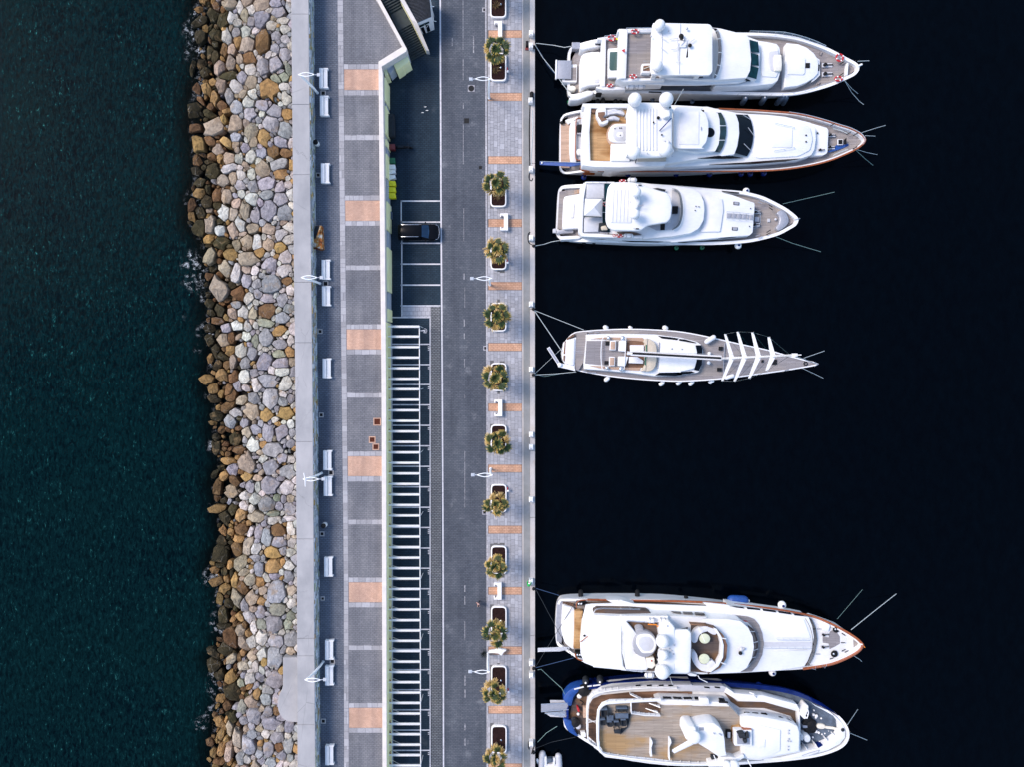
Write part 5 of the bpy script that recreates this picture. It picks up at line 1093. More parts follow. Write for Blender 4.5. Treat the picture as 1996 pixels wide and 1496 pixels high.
def dome(p, u, v, z, r, h=None, mat='gel', name='radome', base=.5):
    c = W(u, v, z); hh = h or r; m = MB()
    m.lathe([(r * .55, -base - hh * .3), (r * .6, -hh * .55), (r * .93, -hh * .3), (r, 0), (r * .96, hh * .35), (r * .78, hh * .68), (r * .45, hh * .92), (r * .02, hh)], c, 20); return m.build(name, M[mat], p, smooth=60)
def mast(p, u, v, z0, z1, r, mat='gel', name='antenna', du=0, dv=0):
    m = MB(); a, b = W(u, v, z0), W(u, v, z0); b = Vector((b.x + du, b.y + dv, z1)); m.tube([a, b], r, 6, r1=r * .6); return m.build(name, M[mat], p)
def bar(p, pts, r, mat, name, n=6): m = MB(); m.tube([W(*q) for q in pts], r, n); return m.build(name, M[mat], p)
def glassrun(p, pts, z, mat='glass', name='window', t=.06): m = MB(); m.px(pts, z - t, z); return m.build(name, M[mat], p, smooth=None)
def band(p, outer, inner, zo, zi, mat='glass', name='windscreen', t=.05, split=0, barmat='gel'):
    """raked glass between two matching curves"""
    A = [W(a, b, zo) for a, b in cr(outer, 4, False)]; B_ = [W(a, b, zi) for a, b in cr(inner, 4, False)]; A = A[:min(len(A), len(B_))]; B_ = B_[:len(A)]; m = MB()
    d = Vector((0, 0, -t)); m.ring([[v + d for v in A], A, B_, [v + d for v in B_]], caps=(False, False), closed=False); g = m.build(name, M[mat], p, smooth=50)
    for k in range(1, split):
        i = int(round(k * (len(A) - 1) / split)); m = MB(); m.tube([A[i] + Vector((0, 0, .03)), B_[i] + Vector((0, 0, .03))], .05, 5); m.build('glazing_bar', M[barmat], p)
    return g
def hatch(p, pts, z, mat='glass', rim='gel', name='hatch'):
    o = S(p, name, pts, z - .1, z + .06, rim, .03); c = np.mean([q[:2] for q in pts], 0); q = [(c[0] + (a[0] - c[0]) * .78, c[1] + (a[1] - c[1]) * .78) for a in pts]
    m = MB(); m.px(q, z + .05, z + .075); m.build('pane', M[mat], o, smooth=None); return o
def windlass(p, u, v, z, s=1.0, name='windlass', tray=True):
    c = W(u, v, z); m = MB(); m.box((c.x, c.y, z), (1.0 * s, .42 * s, .08), b=.03); o = m.build(name, M['gel2'], p)
    m = MB(); m.lathe([(.16 * s, .08), (.12 * s, .2), (.17 * s, .34), (.1 * s, .38)], (c.x - .25 * s, c.y, z), 10); m.tube([(c.x - .1 * s, c.y, z + .14), (c.x + .5 * s, c.y + .03, z + .12)], .06 * s, 6); m.build('drum', M['black'], o); return o
def cleat(p, u, v, z, s=.5, a=0.0, mat='alu'):
    c = W(u, v, z); d = Vector((math.cos(a), math.sin(a), 0)) * s / 2; m = MB(); m.tube([c - d + Vector((0, 0, .1)), c + d + Vector((0, 0, .1))], .05, 6); m.tube([c - d * .4, c - d * .4 + Vector((0, 0, .1))], .05, 5); m.tube([c + d * .4, c + d * .4 + Vector((0, 0, .1))], .05, 5); return m.build('cleat', M[mat], p)
def lifering(u, v, z, r, label, tilt=1.0):
    c = W(u, v, z); o = thing('life_ring', label, 'life ring', c, None); m = MB(); m.torus(c, r, r * .28, 20, 6, 1, tilt); m.build('ring', M['red'], o)
    for k in range(4):
        a = k * math.pi / 2 + .4; m = MB(); q = Vector((c.x + r * math.cos(a), c.y + r * tilt * math.sin(a), c.z)); m.box((q.x, q.y, q.z - r * .1), (r * .36, r * .36, r * .44), b=.01); m.build('white_band', M['white'], o, smooth=None)
    return o
def fender_ball(u, v, z, r, mat, label, group):
    c = W(u, v, z); o = thing('fender', label, 'fender', c, group); m = MB(); m.ball(c, r); m.build('ball', M[mat], o); m = MB(); m.lathe([(r * .35, r * .8), (r * .3, r * 1.15), (r * .1, r * 1.2)], c, 10); m.build('eye', M['navy'] if mat == 'white' else M['black'], o); return o
def fender_tube(a, b, r, mat, label, group, za=2.2, zb=.6):
    A, B_ = W(*a, za), W(*b, zb); c = (A + B_) / 2; o = thing('fender', label, 'fender', c, group); m = MB(); m.capsule(A, B_, r, 10); m.build('tube', M[mat], o); m = MB(); d = (A - B_).normalized(); m.ball(A + d * r * .8, r * .35, n=8, m=5); m.build('end_cap', M['white'] if mat != 'white' else M['cush'], o); return o
def rope(pts, mat, label, r=.035, sag=0.0, cat='rope'):
    P = [W(*q) for q in pts]; Q = []
    for a, b in zip(P, P[1:]):
        for k in range(6): t = k / 6; v = a.lerp(b, t); v.z -= sag * 4 * t * (1 - t) * (b - a).length * .1; Q.append(v)
    Q.append(P[-1]); m = MB(); m.tube(Q, r * .75, 5); return tag(m.build('mooring_rope', M[mat], loc=P[0]), label, cat, None)
def plan(p, name, P, z, mat, t=.02): m = MB(); m.px(P, z - t, z); return m.build(name, M[mat], p, smooth=None)
def raft(u, v, z, w, d, label, rot=0.0, n=1):
    c = W(u, v, z); o = thing('life_raft', label, 'life raft', c, None); m = MB(); m.capsule(c + Vector((-w / 2 + d / 2, 0, d / 2)), c + Vector((w / 2 - d / 2, 0, d / 2)), d / 2, 12); m.build('canister', M['gel'], o)
    for s in (-.25, .25): m = MB(); m.torus((c.x, c.y, c.z), .01, .01, 4, 3) if False else m.box((c.x + s * w, c.y, c.z + .0), (.06, d * 1.04, d * 1.02)); m.build('strap', M['alu'], o, smooth=None)
    return o
# ================================================================== YACHT 1 (top)
A = V(1040, 20, 5.87); B = V(1360, 20, 5.87)
y1 = thing('motor_yacht', 'white motor yacht with grey teak decks and flat hardtop, topmost of the moored boats', 'yacht', W(1390, 140, 0), None)
N = 'topmost white motor yacht'
hull(y1, [(1106, 120, .9), (1108, 100, 1.0), (1118, 89, 1.4), (1150, 79, 2.5), (1180, 74, 2.9), (1240, 68, 3), (1330, 63.4, 3), (1437, 63, 3.1), (1500, 65, 3.3), (1540, 69.5, 3.5), (1565, 75, 3.6), (1590, 83.5, 3.7), (1612, 92, 3.8), (1632.5, 102, 4), (1653, 113, 4.1), (1667, 120.5, 4.2), (1674, 127, 4.3), (1675, 132, 4.3), (1673, 139, 4.3), (1665, 147, 4.2), (1650, 154.5, 4.1), (1626, 165, 3.9), (1598.5, 174, 3.7), (1564, 182.5, 3.5), (1530, 186, 3.3), (1445, 184.5, 3.1), (1370, 183, 3), (1260, 181.5, 3), (1180, 181, 2.8), (1150, 183, 2.2), (1122, 188.5, 1.3), (1110, 187, 1.0), (1106, 175, .9)], cap=.34, drop=.55, flare=.42)
# stern: garage, steps, passerelle
S(y1, 'garage', A((535, 545), (560, 500), (610, 480), (665, 470), (775, 470), (775, 850), (640, 860), (575, 885), (535, 890)), .3, 3.1, 'gel', .25, 6)
S(y1, 'hatch', A((700, 785), (750, 785), (750, 828), (700, 828)), 3.05, 3.16, 'gel2', .02)
for k in range(4):
    S(y1, 'step', A((520 + 28 * k, 470 - 8 * k), (545 + 28 * k, 462 - 8 * k), (570 + 26 * k, 505 - 15 * k), (548 + 26 * k, 520 - 15 * k)), .4, 1.5 + .3 * k, 'beige', .02)
    S(y1, 'step', A((520 + 28 * k, 890 - 3 * k), (548 + 28 * k, 880 - 3 * k), (542 + 28 * k, 930 - 4 * k), (518 + 28 * k, 940 - 4 * k)), .4, 1.5 + .3 * k, 'beige', .02)
S(y1, 'stern_wing', A((520, 425), (560, 390), (650, 352), (780, 345), (780, 400), (700, 425), (650, 432), (560, 455)), 1, 3.15, 'gel', .12, 4)
S(y1, 'stern_wing', A((505, 960), (560, 930), (620, 910), (690, 920), (690, 960), (620, 985), (520, 1025), (420, 1030), (400, 1000)), .6, 2.6, 'gel', .12, 4)
for q in ((705, 385), (720, 940)): S(y1, 'winch_well', A((q[0], q[1] - 18), (q[0] + 65, q[1] - 20), (q[0] + 65, q[1] + 15), (q[0], q[1] + 12)), 2, 3.2, 'black', .02, 2); cleat(y1, *A((q[0] + 20, q[1] - 2))[0], 3.2)
gw = S(y1, 'gangway', A((262, 570), (435, 572), (430, 782), (262, 780)), 1.5, 1.62, 'alu', .02); S(gw, 'frame', A((252, 562), (272, 562), (265, 785), (248, 785)), 1.45, 1.72, 'gel', .03, 1)
S(y1, 'platform_well', A((330, 620), (500, 615), (495, 822), (330, 820)), .3, 1.35, 'gel', .04, 2); plan(y1, 'well_floor', A((430, 655), (490, 650), (488, 800), (360, 802), (362, 785), (430, 785)), 1.37, 'teakg')
S(y1, 'pouffe', A((395, 870), (440, 852), (480, 865), (492, 890), (470, 915), (420, 920), (395, 900)), .3, 1.5, 'cream', .12, 5)
m = MB(); m.box((*W(*A((490, 388))[0], 2.2)[:2], 1.0), (1.0, .8, .9), b=.05); m.build('fairlead', M['alu'], y1)
# aft deck (lower of two)
S(y1, 'deck_house', A((775, 330), (1100, 310), (1100, 850), (775, 870)), 1.5, 3.35, 'gel', .04)
plan(y1, 'aft_deck', A((826, 336), (985, 330), (985, 855), (1040, 850), (1050, 862), (812, 862)), 3.95, 'teakg', .5)
S(y1, 'coaming', A((730, 315), (828, 300), (830, 330), (818, 870), (770, 870), (782, 335), (730, 332)), 3, 4.35, 'gel', .08, 1.2)
S(y1, 'side_wall', A((815, 300), (985, 282), (985, 325), (825, 335)), 3, 4.3, 'gel', .05); S(y1, 'side_wall', A((720, 870), (770, 868), (1050, 868), (1050, 908), (800, 912), (720, 885)), 3, 4.2, 'gel', .08)
S(y1, 'deck_table', A((852, 435), (972, 428), (972, 765), (852, 768)), 3.8, 4.6, 'gel', .1, 2); S(y1, 'glass_top', A((872, 474), (968, 470), (966, 683), (880, 686), (866, 660)), 4.5, 4.66, 'bluetable', .03, 2)
# upper deck
plan(y1, 'upper_deck', A((1075, 255), (1340, 252), (1340, 740), (1470, 765), (1060, 770)), 5.9, 'teakg', .4)
S(y1, 'coaming', A((962, 222), (985, 210), (1078, 212), (1076, 255), (1058, 775), (970, 780), (985, 245), (962, 245)), 4.6, 6.3, 'gel', .1, 1.2)
S(y1, 'side_wall', A((1076, 208), (1365, 198), (1360, 250), (1076, 253)), 4.6, 6.25, 'gel', .06)
rail(y1, A((1065, 200), (1360, 196)), 6.7, .5, posts=6); rail(y1, A((815, 290), (985, 272)), 4.8, .5, posts=3)
S(y1, 'deck_edge', A((945, 785), (1060, 772), (1500, 770), (1500, 800), (1040, 815)), 3.2, 5.95, 'gel', .1)
S(y1, 'superstructure', A((1450, 772), (1500, 768), (1990, 790)) + B((200, 795), (560, 770), (600, 690), (612, 560), (600, 420), (585, 300), (540, 275), (260, 205), (170, 195)) + A((1400, 240), (1400, 700)), 4.8, 6.0, 'gel', .15, 1)
S(y1, 'side_skirt', A((945, 785), (1060, 780), (1500, 790), (1990, 800)) + B((250, 800), (560, 800), (460, 830), (0, 850)) + A((1500, 850), (1200, 835), (990, 820)), 4.82, 5.2, 'gel', .15, 1)
m = MB(); m.prism(inset([W(*q, 5.2) for q in A((1100, 300), (1990, 300)) + B((500, 330), (560, 450), (560, 700), (440, 830), (0, 850)) + A((1500, 850), (1100, 830))], .75), 2.2, 4.81); m.build('shade_core', M['glass'], y1, smooth=None)  # recessed house core, near black as painted shade under the overhang
S(y1, 'stair_box', A((1240, 610), (1340, 605), (1340, 715), (1235, 712)), 5.8, 6.7, 'gel', .05, 1); plan(y1, 'stair_well', A((1258, 632), (1335, 630), (1335, 690), (1250, 690)), 6.73, 'teakb'); bar(y1, [(*A((1262, 668))[0], 6.8), (*A((1335, 640))[0], 6.8)], .04, 'cream', 'hand_bar')
rail(y1, A((1255, 580), (1340, 580)), 6.8, .5, posts=2)
# flybridge screen and hardtop
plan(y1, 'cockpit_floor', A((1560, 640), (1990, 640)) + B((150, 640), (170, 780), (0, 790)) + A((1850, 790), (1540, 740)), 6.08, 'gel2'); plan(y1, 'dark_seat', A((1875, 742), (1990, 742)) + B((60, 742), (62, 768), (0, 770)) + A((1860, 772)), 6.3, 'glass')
band(y1, B((180, 202), (225, 215), (255, 290), (272, 420), (270, 540), (250, 660), (210, 765), (190, 775)), B((165, 205), (195, 225), (225, 300), (238, 420), (236, 540), (222, 650), (190, 750), (180, 770)), 6.3, 7.0, 'glass', split=6)
S(y1, 'hardtop', A((1365, 143), (1480, 143), (1990, 155)) + B((140, 160), (166, 190), (168, 700), (140, 738), (0, 740)) + A((1990, 738), (1500, 738), (1350, 728), (1335, 640), (1345, 560), (1350, 300)), 7.6, 8.0, 'gel', .12, 3, crown=.10)
for a, b in (((1400, 700), 1), ((1400, 200), 1), ((1900, 700), 1)): c = W(*A(a)[0], 8); m = MB(); m.box((c.x, c.y, 5.8), (.5, .25, 1.9)); m.build('hardtop_leg', M['gel'], y1)
dome(y1, *A((1443, 172))[0], 8.7, .62, .75); dome(y1, *A((1415, 640))[0], 8.7, .62, .75)
for a, b in (((1680, 150), (1665, 720)), ((1470, 210), (1465, 690))): bar(y1, [(*A(a)[0], 8.12), (*A(b)[0], 8.12)], .035, 'gel2', 'roof_seam')
for a, b in (((1555, 330), (1650, 318)), ((1650, 318), (1640, 440)), ((1640, 440), (1575, 445)), ((1690, 400), (1760, 310)), ((1640, 560), (1660, 370)), ((1625, 590), (1690, 590)), ((1460, 310), (1530, 350)), ((1455, 425), (1520, 470)), ((1740, 400), (1850, 320))): bar(y1, [(*A(a)[0], 8.35), (*A(b)[0], 8.4)], .035, 'gel2', 'antenna')
for a, r_ in (((1690, 295), .28), ((1695, 318), .2), ((1790, 400), .22), ((1755, 208), .14), ((1545, 238), .08), ((1345, 298), .1), ((1720, 335), .15)): dome(y1, *A(a)[0], 8.4, r_, r_ * .8, 'black' if r_ > .16 else 'alu', 'lamp', .1)
S(y1, 'mast_foot', A((1650, 340), (1760, 350), (1750, 420), (1660, 420)), 8, 8.3, 'gel', .1, 3)
# front windows
S(y1, 'window_frame', B((585, 318), (690, 348), (712, 480), (708, 600), (690, 720), (672, 790), (568, 762), (600, 620), (608, 480)), 4.0, 5.45, 'gel', .05)
for q in (((597, 335), (690, 360), (704, 480), (612, 470)), ((613, 488), (694, 505), (700, 632), (606, 615)), ((606, 632), (698, 655), (672, 784), (574, 755))): m = MB(); P = B(*q); m.panel([W(*P[0], 5.9), W(*P[1], 5.62), W(*P[2], 5.62), W(*P[3], 5.9)], .05); m.build('window', M['glasst'], y1, smooth=None)
S(y1, 'trunk_cabin', B((575, 300), (700, 345), (800, 360), (905, 382), (940, 430), (950, 600), (942, 720), (915, 805), (860, 838), (650, 862), (200, 868), (200, 800), (560, 800)), 2.4, 4.6, 'gel', .2, 2, foot=.06)
S(y1, 'sun_pad', B((742, 410), (900, 412), (925, 450), (925, 700), (900, 765), (735, 752), (722, 600)), 4.5, 4.75, 'gel', .06, 3); S(y1, 'seat_well', B((810, 470), (930, 452), (935, 700), (905, 705), (840, 690), (812, 620)), 4.6, 4.84, 'gel2', .08, 5)
S(y1, 'cushion', B((882, 503), (960, 503), (968, 600), (960, 690), (882, 690), (874, 600)), 4.7, 5.1, 'cream', .08, 2)
m = MB(); P = B((442, 822), (560, 792), (650, 812)); m.panel([W(*P[0], 4.5), W(*P[1], 5.05), W(*P[2], 4.5)], .05); m.build('side_window', M['glass'], y1, smooth=None)
# foredeck
S(y1, 'foredeck_lounge', B((1015, 372), (1150, 385), (1250, 425), (1330, 490), (1375, 560), (1380, 640), (1375, 720), (1330, 770), (1250, 820), (1150, 860), (995, 880), (1003, 600)), 2.2, 3.95, 'gel', .15, 1.2); S(y1, 'lounge_pad', B((1030, 530), (1220, 535), (1235, 560), (1228, 720), (1210, 735), (1030, 730)), 3.9, 4.08, 'gel', .05, 2)
plan(y1, 'black_hatch', B((1227, 600), (1285, 600), (1283, 657), (1226, 656)), 4.03, 'black', .08); S(y1, 'side_locker', B((1340, 530), (1395, 560), (1400, 740), (1350, 790), (1300, 820), (1340, 740)), 2.2, 3.7, 'gel', .08, 1); plan(y1, 'locker_opening', B((1360, 615), (1395, 620), (1392, 690), (1355, 690)), 3.74, 'black', .06)
for a, b in ((1345, 410), (1320, 830)):
    for k in range(4): S(y1, 'step', B((a + 22 * k, b + (22 * k if b < 500 else -4 * k)), (a + 18 + 22 * k, b + (22 * k if b < 500 else -4 * k)), (a + 5 + 22 * k, b + 60 * (1 if b < 500 else .6) + (16 * k if b < 500 else -6 * k)), (a - 15 + 22 * k, b + 50 * (1 if b < 500 else .6) + (16 * k if b < 500 else -6 * k))), 2.2, 3.0 + .12 * k, 'teakg', .02)
windlass(y1, *B((1480, 628))[0], 3.4, 1.25); windlass(y1, *B((1480, 732))[0], 3.4, 1.25)
for q in ((1645, 605), (1640, 735), (1590, 490)): cleat(y1, *B(q)[0], 3.75, .6, .6, 'iron')
S(y1, 'bow_bulkhead', B((1710, 600), (1728, 600), (1718, 740), (1698, 735)), 3, 4.2, 'gel', .04); bar(y1, [(*B((1830, 640))[0], 4.35), (*B((1880, 615))[0], 4.35)], .12, 'gel', 'bow_roller')
rail(y1, B((600, 232), (940, 243), (1050, 258), (1180, 290), (1330, 340), (1470, 402)), 4.2, .7, posts=9, mid=2, name='guard_rail')
rail(y1, B((470, 950), (780, 955), (1010, 950), (1200, 920), (1400, 860), (1600, 790)), 3.8, .6, posts=9, name='guard_rail')
m = MB(); P = A((1320, 925), (1465, 930), (1465, 945), (1315, 940)); m.panel([W(*q, 3.06) for q in P], .02); m.build('scupper', M['black'], y1, smooth=None)
# ================================================================== YACHT 2
A = V(1040, 175, 5.87); B = V(1360, 175, 5.87)
y2 = thing('motor_yacht', 'white motor yacht with orange teak aft deck, hot tub and four domes', 'yacht', W(1390, 280, 0), None)
hull(y2, [(1090.5, 300, .9), (1091.5, 240, .9), (1095, 227.5, 1.0), (1104, 220.5, 1.3), (1134, 214, 2.4), (1160, 211, 3), (1250, 209.6, 3), (1340, 209.6, 3), (1401, 211.6, 3.0), (1445, 213.5, 3), (1482.7, 215.6, 3.1), (1539, 219.8, 3.2), (1564, 223.6, 3.3), (1590, 229.6, 3.5), (1615.5, 237, 3.6), (1641, 245.3, 3.8), (1658, 250.5, 3.9), (1675, 258.8, 4), (1684, 267, 4.1), (1687, 273, 4.1), (1682, 280.6, 4.1), (1668, 291, 4), (1650, 299.4, 3.8), (1626, 309.4, 3.6), (1598.5, 318, 3.5), (1564.4, 325, 3.3), (1530, 329.6, 3.2), (1496, 332.3, 3.1), (1445, 333.4, 3), (1360, 334, 3), (1250, 334.3, 3), (1160, 334, 2.8), (1130, 335.5, 1.9), (1105, 338.5, 1.0), (1095, 335, .9), (1091, 325, .9)], cap=.22, drop=.6, flare=.40, deck='teakg', capmat='gel')
# varnished cap rail
Ry = [(1401, 211.4, 3.15), (1445, 213.2, 3.15), (1482.7, 215.2, 3.2), (1539, 219.4, 3.3), (1564, 223.2, 3.4), (1590, 229.2, 3.6), (1615.5, 236.6, 3.7), (1641, 244.8, 3.9), (1658, 250, 4.0), (1675, 258.5, 4.1), (1684, 266.6, 4.2), (1686.6, 273, 4.2), (1682, 280.8, 4.2), (1668, 291, 4.1), (1650, 299.6, 3.9), (1626, 309.6, 3.7), (1598.5, 318, 3.6), (1564.4, 325, 3.4), (1530, 329.6, 3.3), (1496, 332.2, 3.2), (1445, 333.3, 3.1), (1360, 333.8, 3.1), (1250, 334, 3.1), (1165, 333.5, 2.95)]
rail(y2, Ry, 3, mat='varn', r=.10, name='cap_rail')
rail(y2, [(a, b - (1.8 if b < 273 else 0), z + .5) for a, b, z in Ry[3:13]], 3, .5, 'steel', .03, posts=10, name='bow_rail')
plan(y2, 'swim_platform', A((312, 385), (415, 385), (412, 890), (312, 890)), 1.05, 'teakp', .3)
S(y2, 'transom', A((415, 400), (440, 360), (495, 340), (490, 830), (430, 838), (414, 700)), .3, 2.2, 'gel', .15, 3)
for k in range(4): S(y2, 'step', A((365 + 36 * k, 345 - 10 * k), (395 + 36 * k, 330 - 10 * k), (420 + 30 * k, 375 - 20 * k), (395 + 30 * k, 395 - 20 * k)), .3, 1.25 + .28 * k, 'gel', .03)
S(y2, 'tender_bay', A((488, 335), (570, 330), (570, 800), (500, 800), (485, 770)), .3, 1.9, 'gel2', .05, 2); rail(y2, [(*q, 2.3) for q in A((560, 330), (492, 332), (484, 480), (480, 640), (482, 770), (500, 800), (545, 800), (562, 770))], 2.3, mat='varn', r=.06, name='varnished_rail')
S(y2, 'dark_gear', A((498, 395), (556, 390), (556, 470), (500, 490)), 1.9, 2.5, 'black', .08, 2); S(y2, 'winch', A((500, 485), (556, 488), (550, 510), (505, 505)), 1.9, 2.4, 'alu', .05, 1)
dome(y2, *A((523, 713))[0], 2.1, .42, .2, 'gel', 'drum', .2)
S(y2, 'aft_bulwark', A((535, 860), (570, 870), (640, 895), (720, 900), (720, 925), (600, 925), (555, 905)), 1, 3.0, 'varn', .05, 2)
for k in range(5): dome(y2, *A((570 + 36 * k, 878 + 5 * k))[0], 3.1, .16, .12, 'cream', 'bollard', .2)
plan(y2, 'side_deck', A((690, 882), (890, 884), (1400, 905), (1990, 900), (1990, 925), (700, 928)), 2.55, 'teakb', .05)
# main house & upper deck
S(y2, 'main_house', A((560, 180), (1990, 190)) + B((240, 222), (430, 258), (600, 275), (800, 285), (1000, 305), (1150, 340), (1290, 375), (1345, 440), (1352, 560), (1335, 680), (1300, 745), (1170, 785), (600, 830), (0, 868)) + A((1300, 890), (990, 905), (900, 930), (815, 920), (890, 880), (620, 868)), 2.0, 4.3, 'gel', .22, 1, foot=.08)
S(y2, 'foredeck_step', B((1290, 378), (1480, 432), (1497, 460), (1486, 710), (1470, 730), (1430, 748), (1310, 752)), 2.0, 3.75, 'gel', .12, 2)
S(y2, 'upper_house', A((1080, 175), (1620, 172), (1990, 192)) + B((240, 228), (430, 262), (470, 370), (476, 500), (455, 640), (420, 735), (250, 760), (0, 790)) + A((1400, 860), (1080, 850)), 4.2, 5.5, 'gel', .18, 1, foot=.06)
plan(y2, 'upper_deck', A((640, 205), (1100, 205), (1100, 812), (648, 810)), 5.38, 'teakw', 1.1)
S(y2, 'coaming', A((562, 155), (1100, 155), (1100, 205), (660, 207), (640, 480), (650, 808), (800, 815), (1530, 820), (1500, 865), (1000, 885), (700, 880), (560, 860), (555, 700), (562, 480), (590, 195), (562, 185)), 4.2, 5.9, 'gel', .14, 1.0, foot=.05)
plan(y2, 'side_walkway', A((1190, 770), (1520, 768), (1515, 815), (1195, 820)), 5.93, 'beige', .03)
# bar corner and sofas
S(y2, 'bar_counter', A((715, 230), (745, 200), (830, 205), (835, 285), (800, 300), (790, 330), (855, 318), (858, 370), (800, 395), (765, 385), (720, 300)), 5.3, 6.3, 'gel', .06, 2); S(y2, 'bar_floor', A((735, 255), (815, 248), (818, 285), (790, 310), (850, 335), (780, 365), (738, 300)), 6.2, 6.33, 'teakb', .01)
S(y2, 'sofa', A((830, 230), (930, 215), (1010, 235), (1045, 270), (1040, 285), (960, 265), (880, 275), (795, 310), (790, 300), (830, 268)), 5.3, 6.1, 'cush', .08, 2); S(y2, 'sofa', A((850, 325), (880, 300), (930, 298), (985, 318), (985, 345), (930, 335), (860, 342)), 5.3, 6.0, 'cush', .08, 2)
rail(y2, A((835, 228), (930, 205), (1005, 225), (1040, 255)), 6.5, .3, posts=4); rail(y2, A((860, 312), (920, 297), (985, 325)), 6.4, .3, posts=3)
S(y2, 'cushion', A((662, 225), (690, 213), (715, 230), (710, 258), (670, 262)), 5.3, 5.8, 'teakb', .05, 3)
# hot tub
S(y2, 'tub_plinth', A((840, 560), (836, 490), (860, 420), (900, 385), (960, 378), (1100, 378), (1100, 640), (900, 640), (865, 610)), 5.3, 5.7, 'teakp', .04, 2)
ht = S(y2, 'hot_tub', A((862, 560), (858, 480), (885, 415), (930, 385), (1100, 385), (1100, 605), (960, 605), (900, 595)), 5.4, 6.05, 'gel', .10, 4); S(ht, 'basin', A((905, 530), (905, 460), (940, 412), (1060, 410), (1062, 560), (1040, 588), (940, 585)), 5.9, 6.1, 'gel2', .05, 4); S(ht, 'basin_floor', A((950, 520), (955, 490), (990, 478), (1030, 485), (1035, 530), (1010, 545), (965, 540)), 6.0, 6.13, 'canvas', .02, 3)
for q in ((930, 440), (985, 435), (1005, 436), (992, 518)): dome(ht, *A(q)[0], 6.16, .07, .05, 'black', 'jet', .05)
S(y2, 'sun_pad', A((888, 615), (1100, 610), (1100, 815), (884, 812)), 5.3, 6.1, 'gel', .08, 1)
# wheelhouse arch with domes
S(y2, 'arch_top', A((1075, 200), (1110, 150), (1170, 135), (1450, 140), (1560, 140), (1590, 200), (1590, 660), (1555, 750), (1450, 765), (1200, 770), (1120, 770), (1075, 700), (1062, 560), (1066, 300)), 8.0, 8.5, 'gel', .2, 5, crown=.10)
for k in range(7): bar(y2, [(*A((1175 + 38 * k, 215))[0], 8.63), (*A((1175 + 38 * k, 690))[0], 8.63)], .07, 'gel', 'roof_rib')
for q in ((1130, 230), (1130, 700), (1560, 690), (1560, 230)): c = W(*A(q)[0], 8.2); m = MB(); m.box((c.x, c.y, 5.3), (.9, .3, 2.8), b=.05); m.build('arch_leg', M['gel'], y2)
for q, r_ in (((1157, 115), .75), ((1517, 112), .78), ((1150, 720), .72), ((1505, 685), .78)): dome(y2, *A(q)[0], 9.7, r_, 1.0, base=1.0)
S(y2, 'mast_foot', A((1470, 230), (1560, 220), (1565, 300), (1490, 320)), 8.5, 9.2, 'gel', .15, 3)
for q, r_ in (((1428, 318), .18), ((1372, 370), .1), ((1468, 512), .1), ((1540, 600), .2), ((1498, 590), .15), ((1302, 722), .08), ((1585, 762), .08), ((1562, 200), .1)): dome(y2, *A(q)[0], 8.8, r_, r_, 'black' if r_ in (.18, .1) else 'gel2', 'lamp', .15)
bar(y2, [(*A((1440, 470))[0], 8.75), (*A((1578, 320))[0], 9.3)], .055, 'navy', 'dark_aerial'); bar(y2, [(*A((1614, 165))[0], 7.0), (*A((1715, -10))[0], 10.5)], .03, 'rope', 'whip_aerial')
bar(y2, [(*A((1165, 835))[0], 6.0), (*A((1182, 775))[0], 7.6)], .05, 'black', 'strut')
# cockpit, second hardtop, screens
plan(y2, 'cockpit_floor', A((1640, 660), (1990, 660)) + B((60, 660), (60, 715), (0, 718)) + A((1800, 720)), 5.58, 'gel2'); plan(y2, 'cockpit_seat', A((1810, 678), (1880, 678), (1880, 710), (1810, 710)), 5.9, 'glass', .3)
S(y2, 'cockpit_hood', A((1650, 235), (1960, 230)) + B((20, 225), (95, 250), (230, 262), (250, 340), (256, 480), (240, 620), (200, 700), (0, 712)) + A((1650, 680)), 5.4, 6.3, 'gel', .15, 2); S(y2, 'hardtop', A((1640, 190), (1950, 200)) + B((30, 225), (90, 270), (122, 370), (120, 500), (95, 600), (40, 660)) + A((1960, 670), (1660, 668), (1600, 640), (1600, 240)), 7.0, 7.3, 'gel', .12, 3); S(y2, 'roof_panel', A((1678, 250), (1895, 250), (1892, 625), (1665, 625)), 7.28, 7.38, 'canvas', .03, 1); bar(y2, [(*A((1918, 420))[0], 7.42), (*A((1918, 460))[0], 7.42)], .05, 'alu', 'handle')
m = MB(); m.lathe([(.55, 0), (.5, .06)], W(*B((140, 486))[0], 6.32), 20); m.build('round_hatch', M['glass'], y2, smooth=None)
for q in ((1700, 300), (1700, 600)): c = W(*A(q)[0], 7); m = MB(); m.box((c.x, c.y, 5.4), (.3, .2, 1.65)); m.build('hardtop_leg', M['gel'], y2)
band(y2, B((268, 258), (305, 330), (324, 410), (326, 490), (312, 575), (285, 660), (250, 718)), B((208, 258), (240, 330), (255, 410), (257, 490), (245, 575), (222, 650), (195, 705)), 5.75, 6.3, 'glasst', split=3)
band(y2, B((572, 282), (606, 340), (628, 420), (636, 500), (630, 590), (606, 680), (565, 760)), B((435, 278), (460, 335), (474, 420), (478, 500), (470, 590), (450, 660), (422, 720)), 4.55, 5.45, 'glass')
for a, b in (((520, 285), (600, 335)), ((578, 430), (645, 525)), ((530, 615), (605, 690))): bar(y2, [(*B(a)[0], 5.3), (*B(b)[0], 4.7)], .035, 'gel2', 'wiper')
S(y2, 'roof_camber', B((660, 300), (1000, 330), (1180, 370), (1290, 430), (1320, 560), (1290, 690), (1150, 760), (700, 785), (640, 760), (665, 560)), 4.2, 4.45, 'gel', .1, 5); S(y2, 'hatch_pad', B((850, 425), (1085, 440), (1080, 655), (848, 655)), 4.42, 4.53, 'gel', .03, 2)
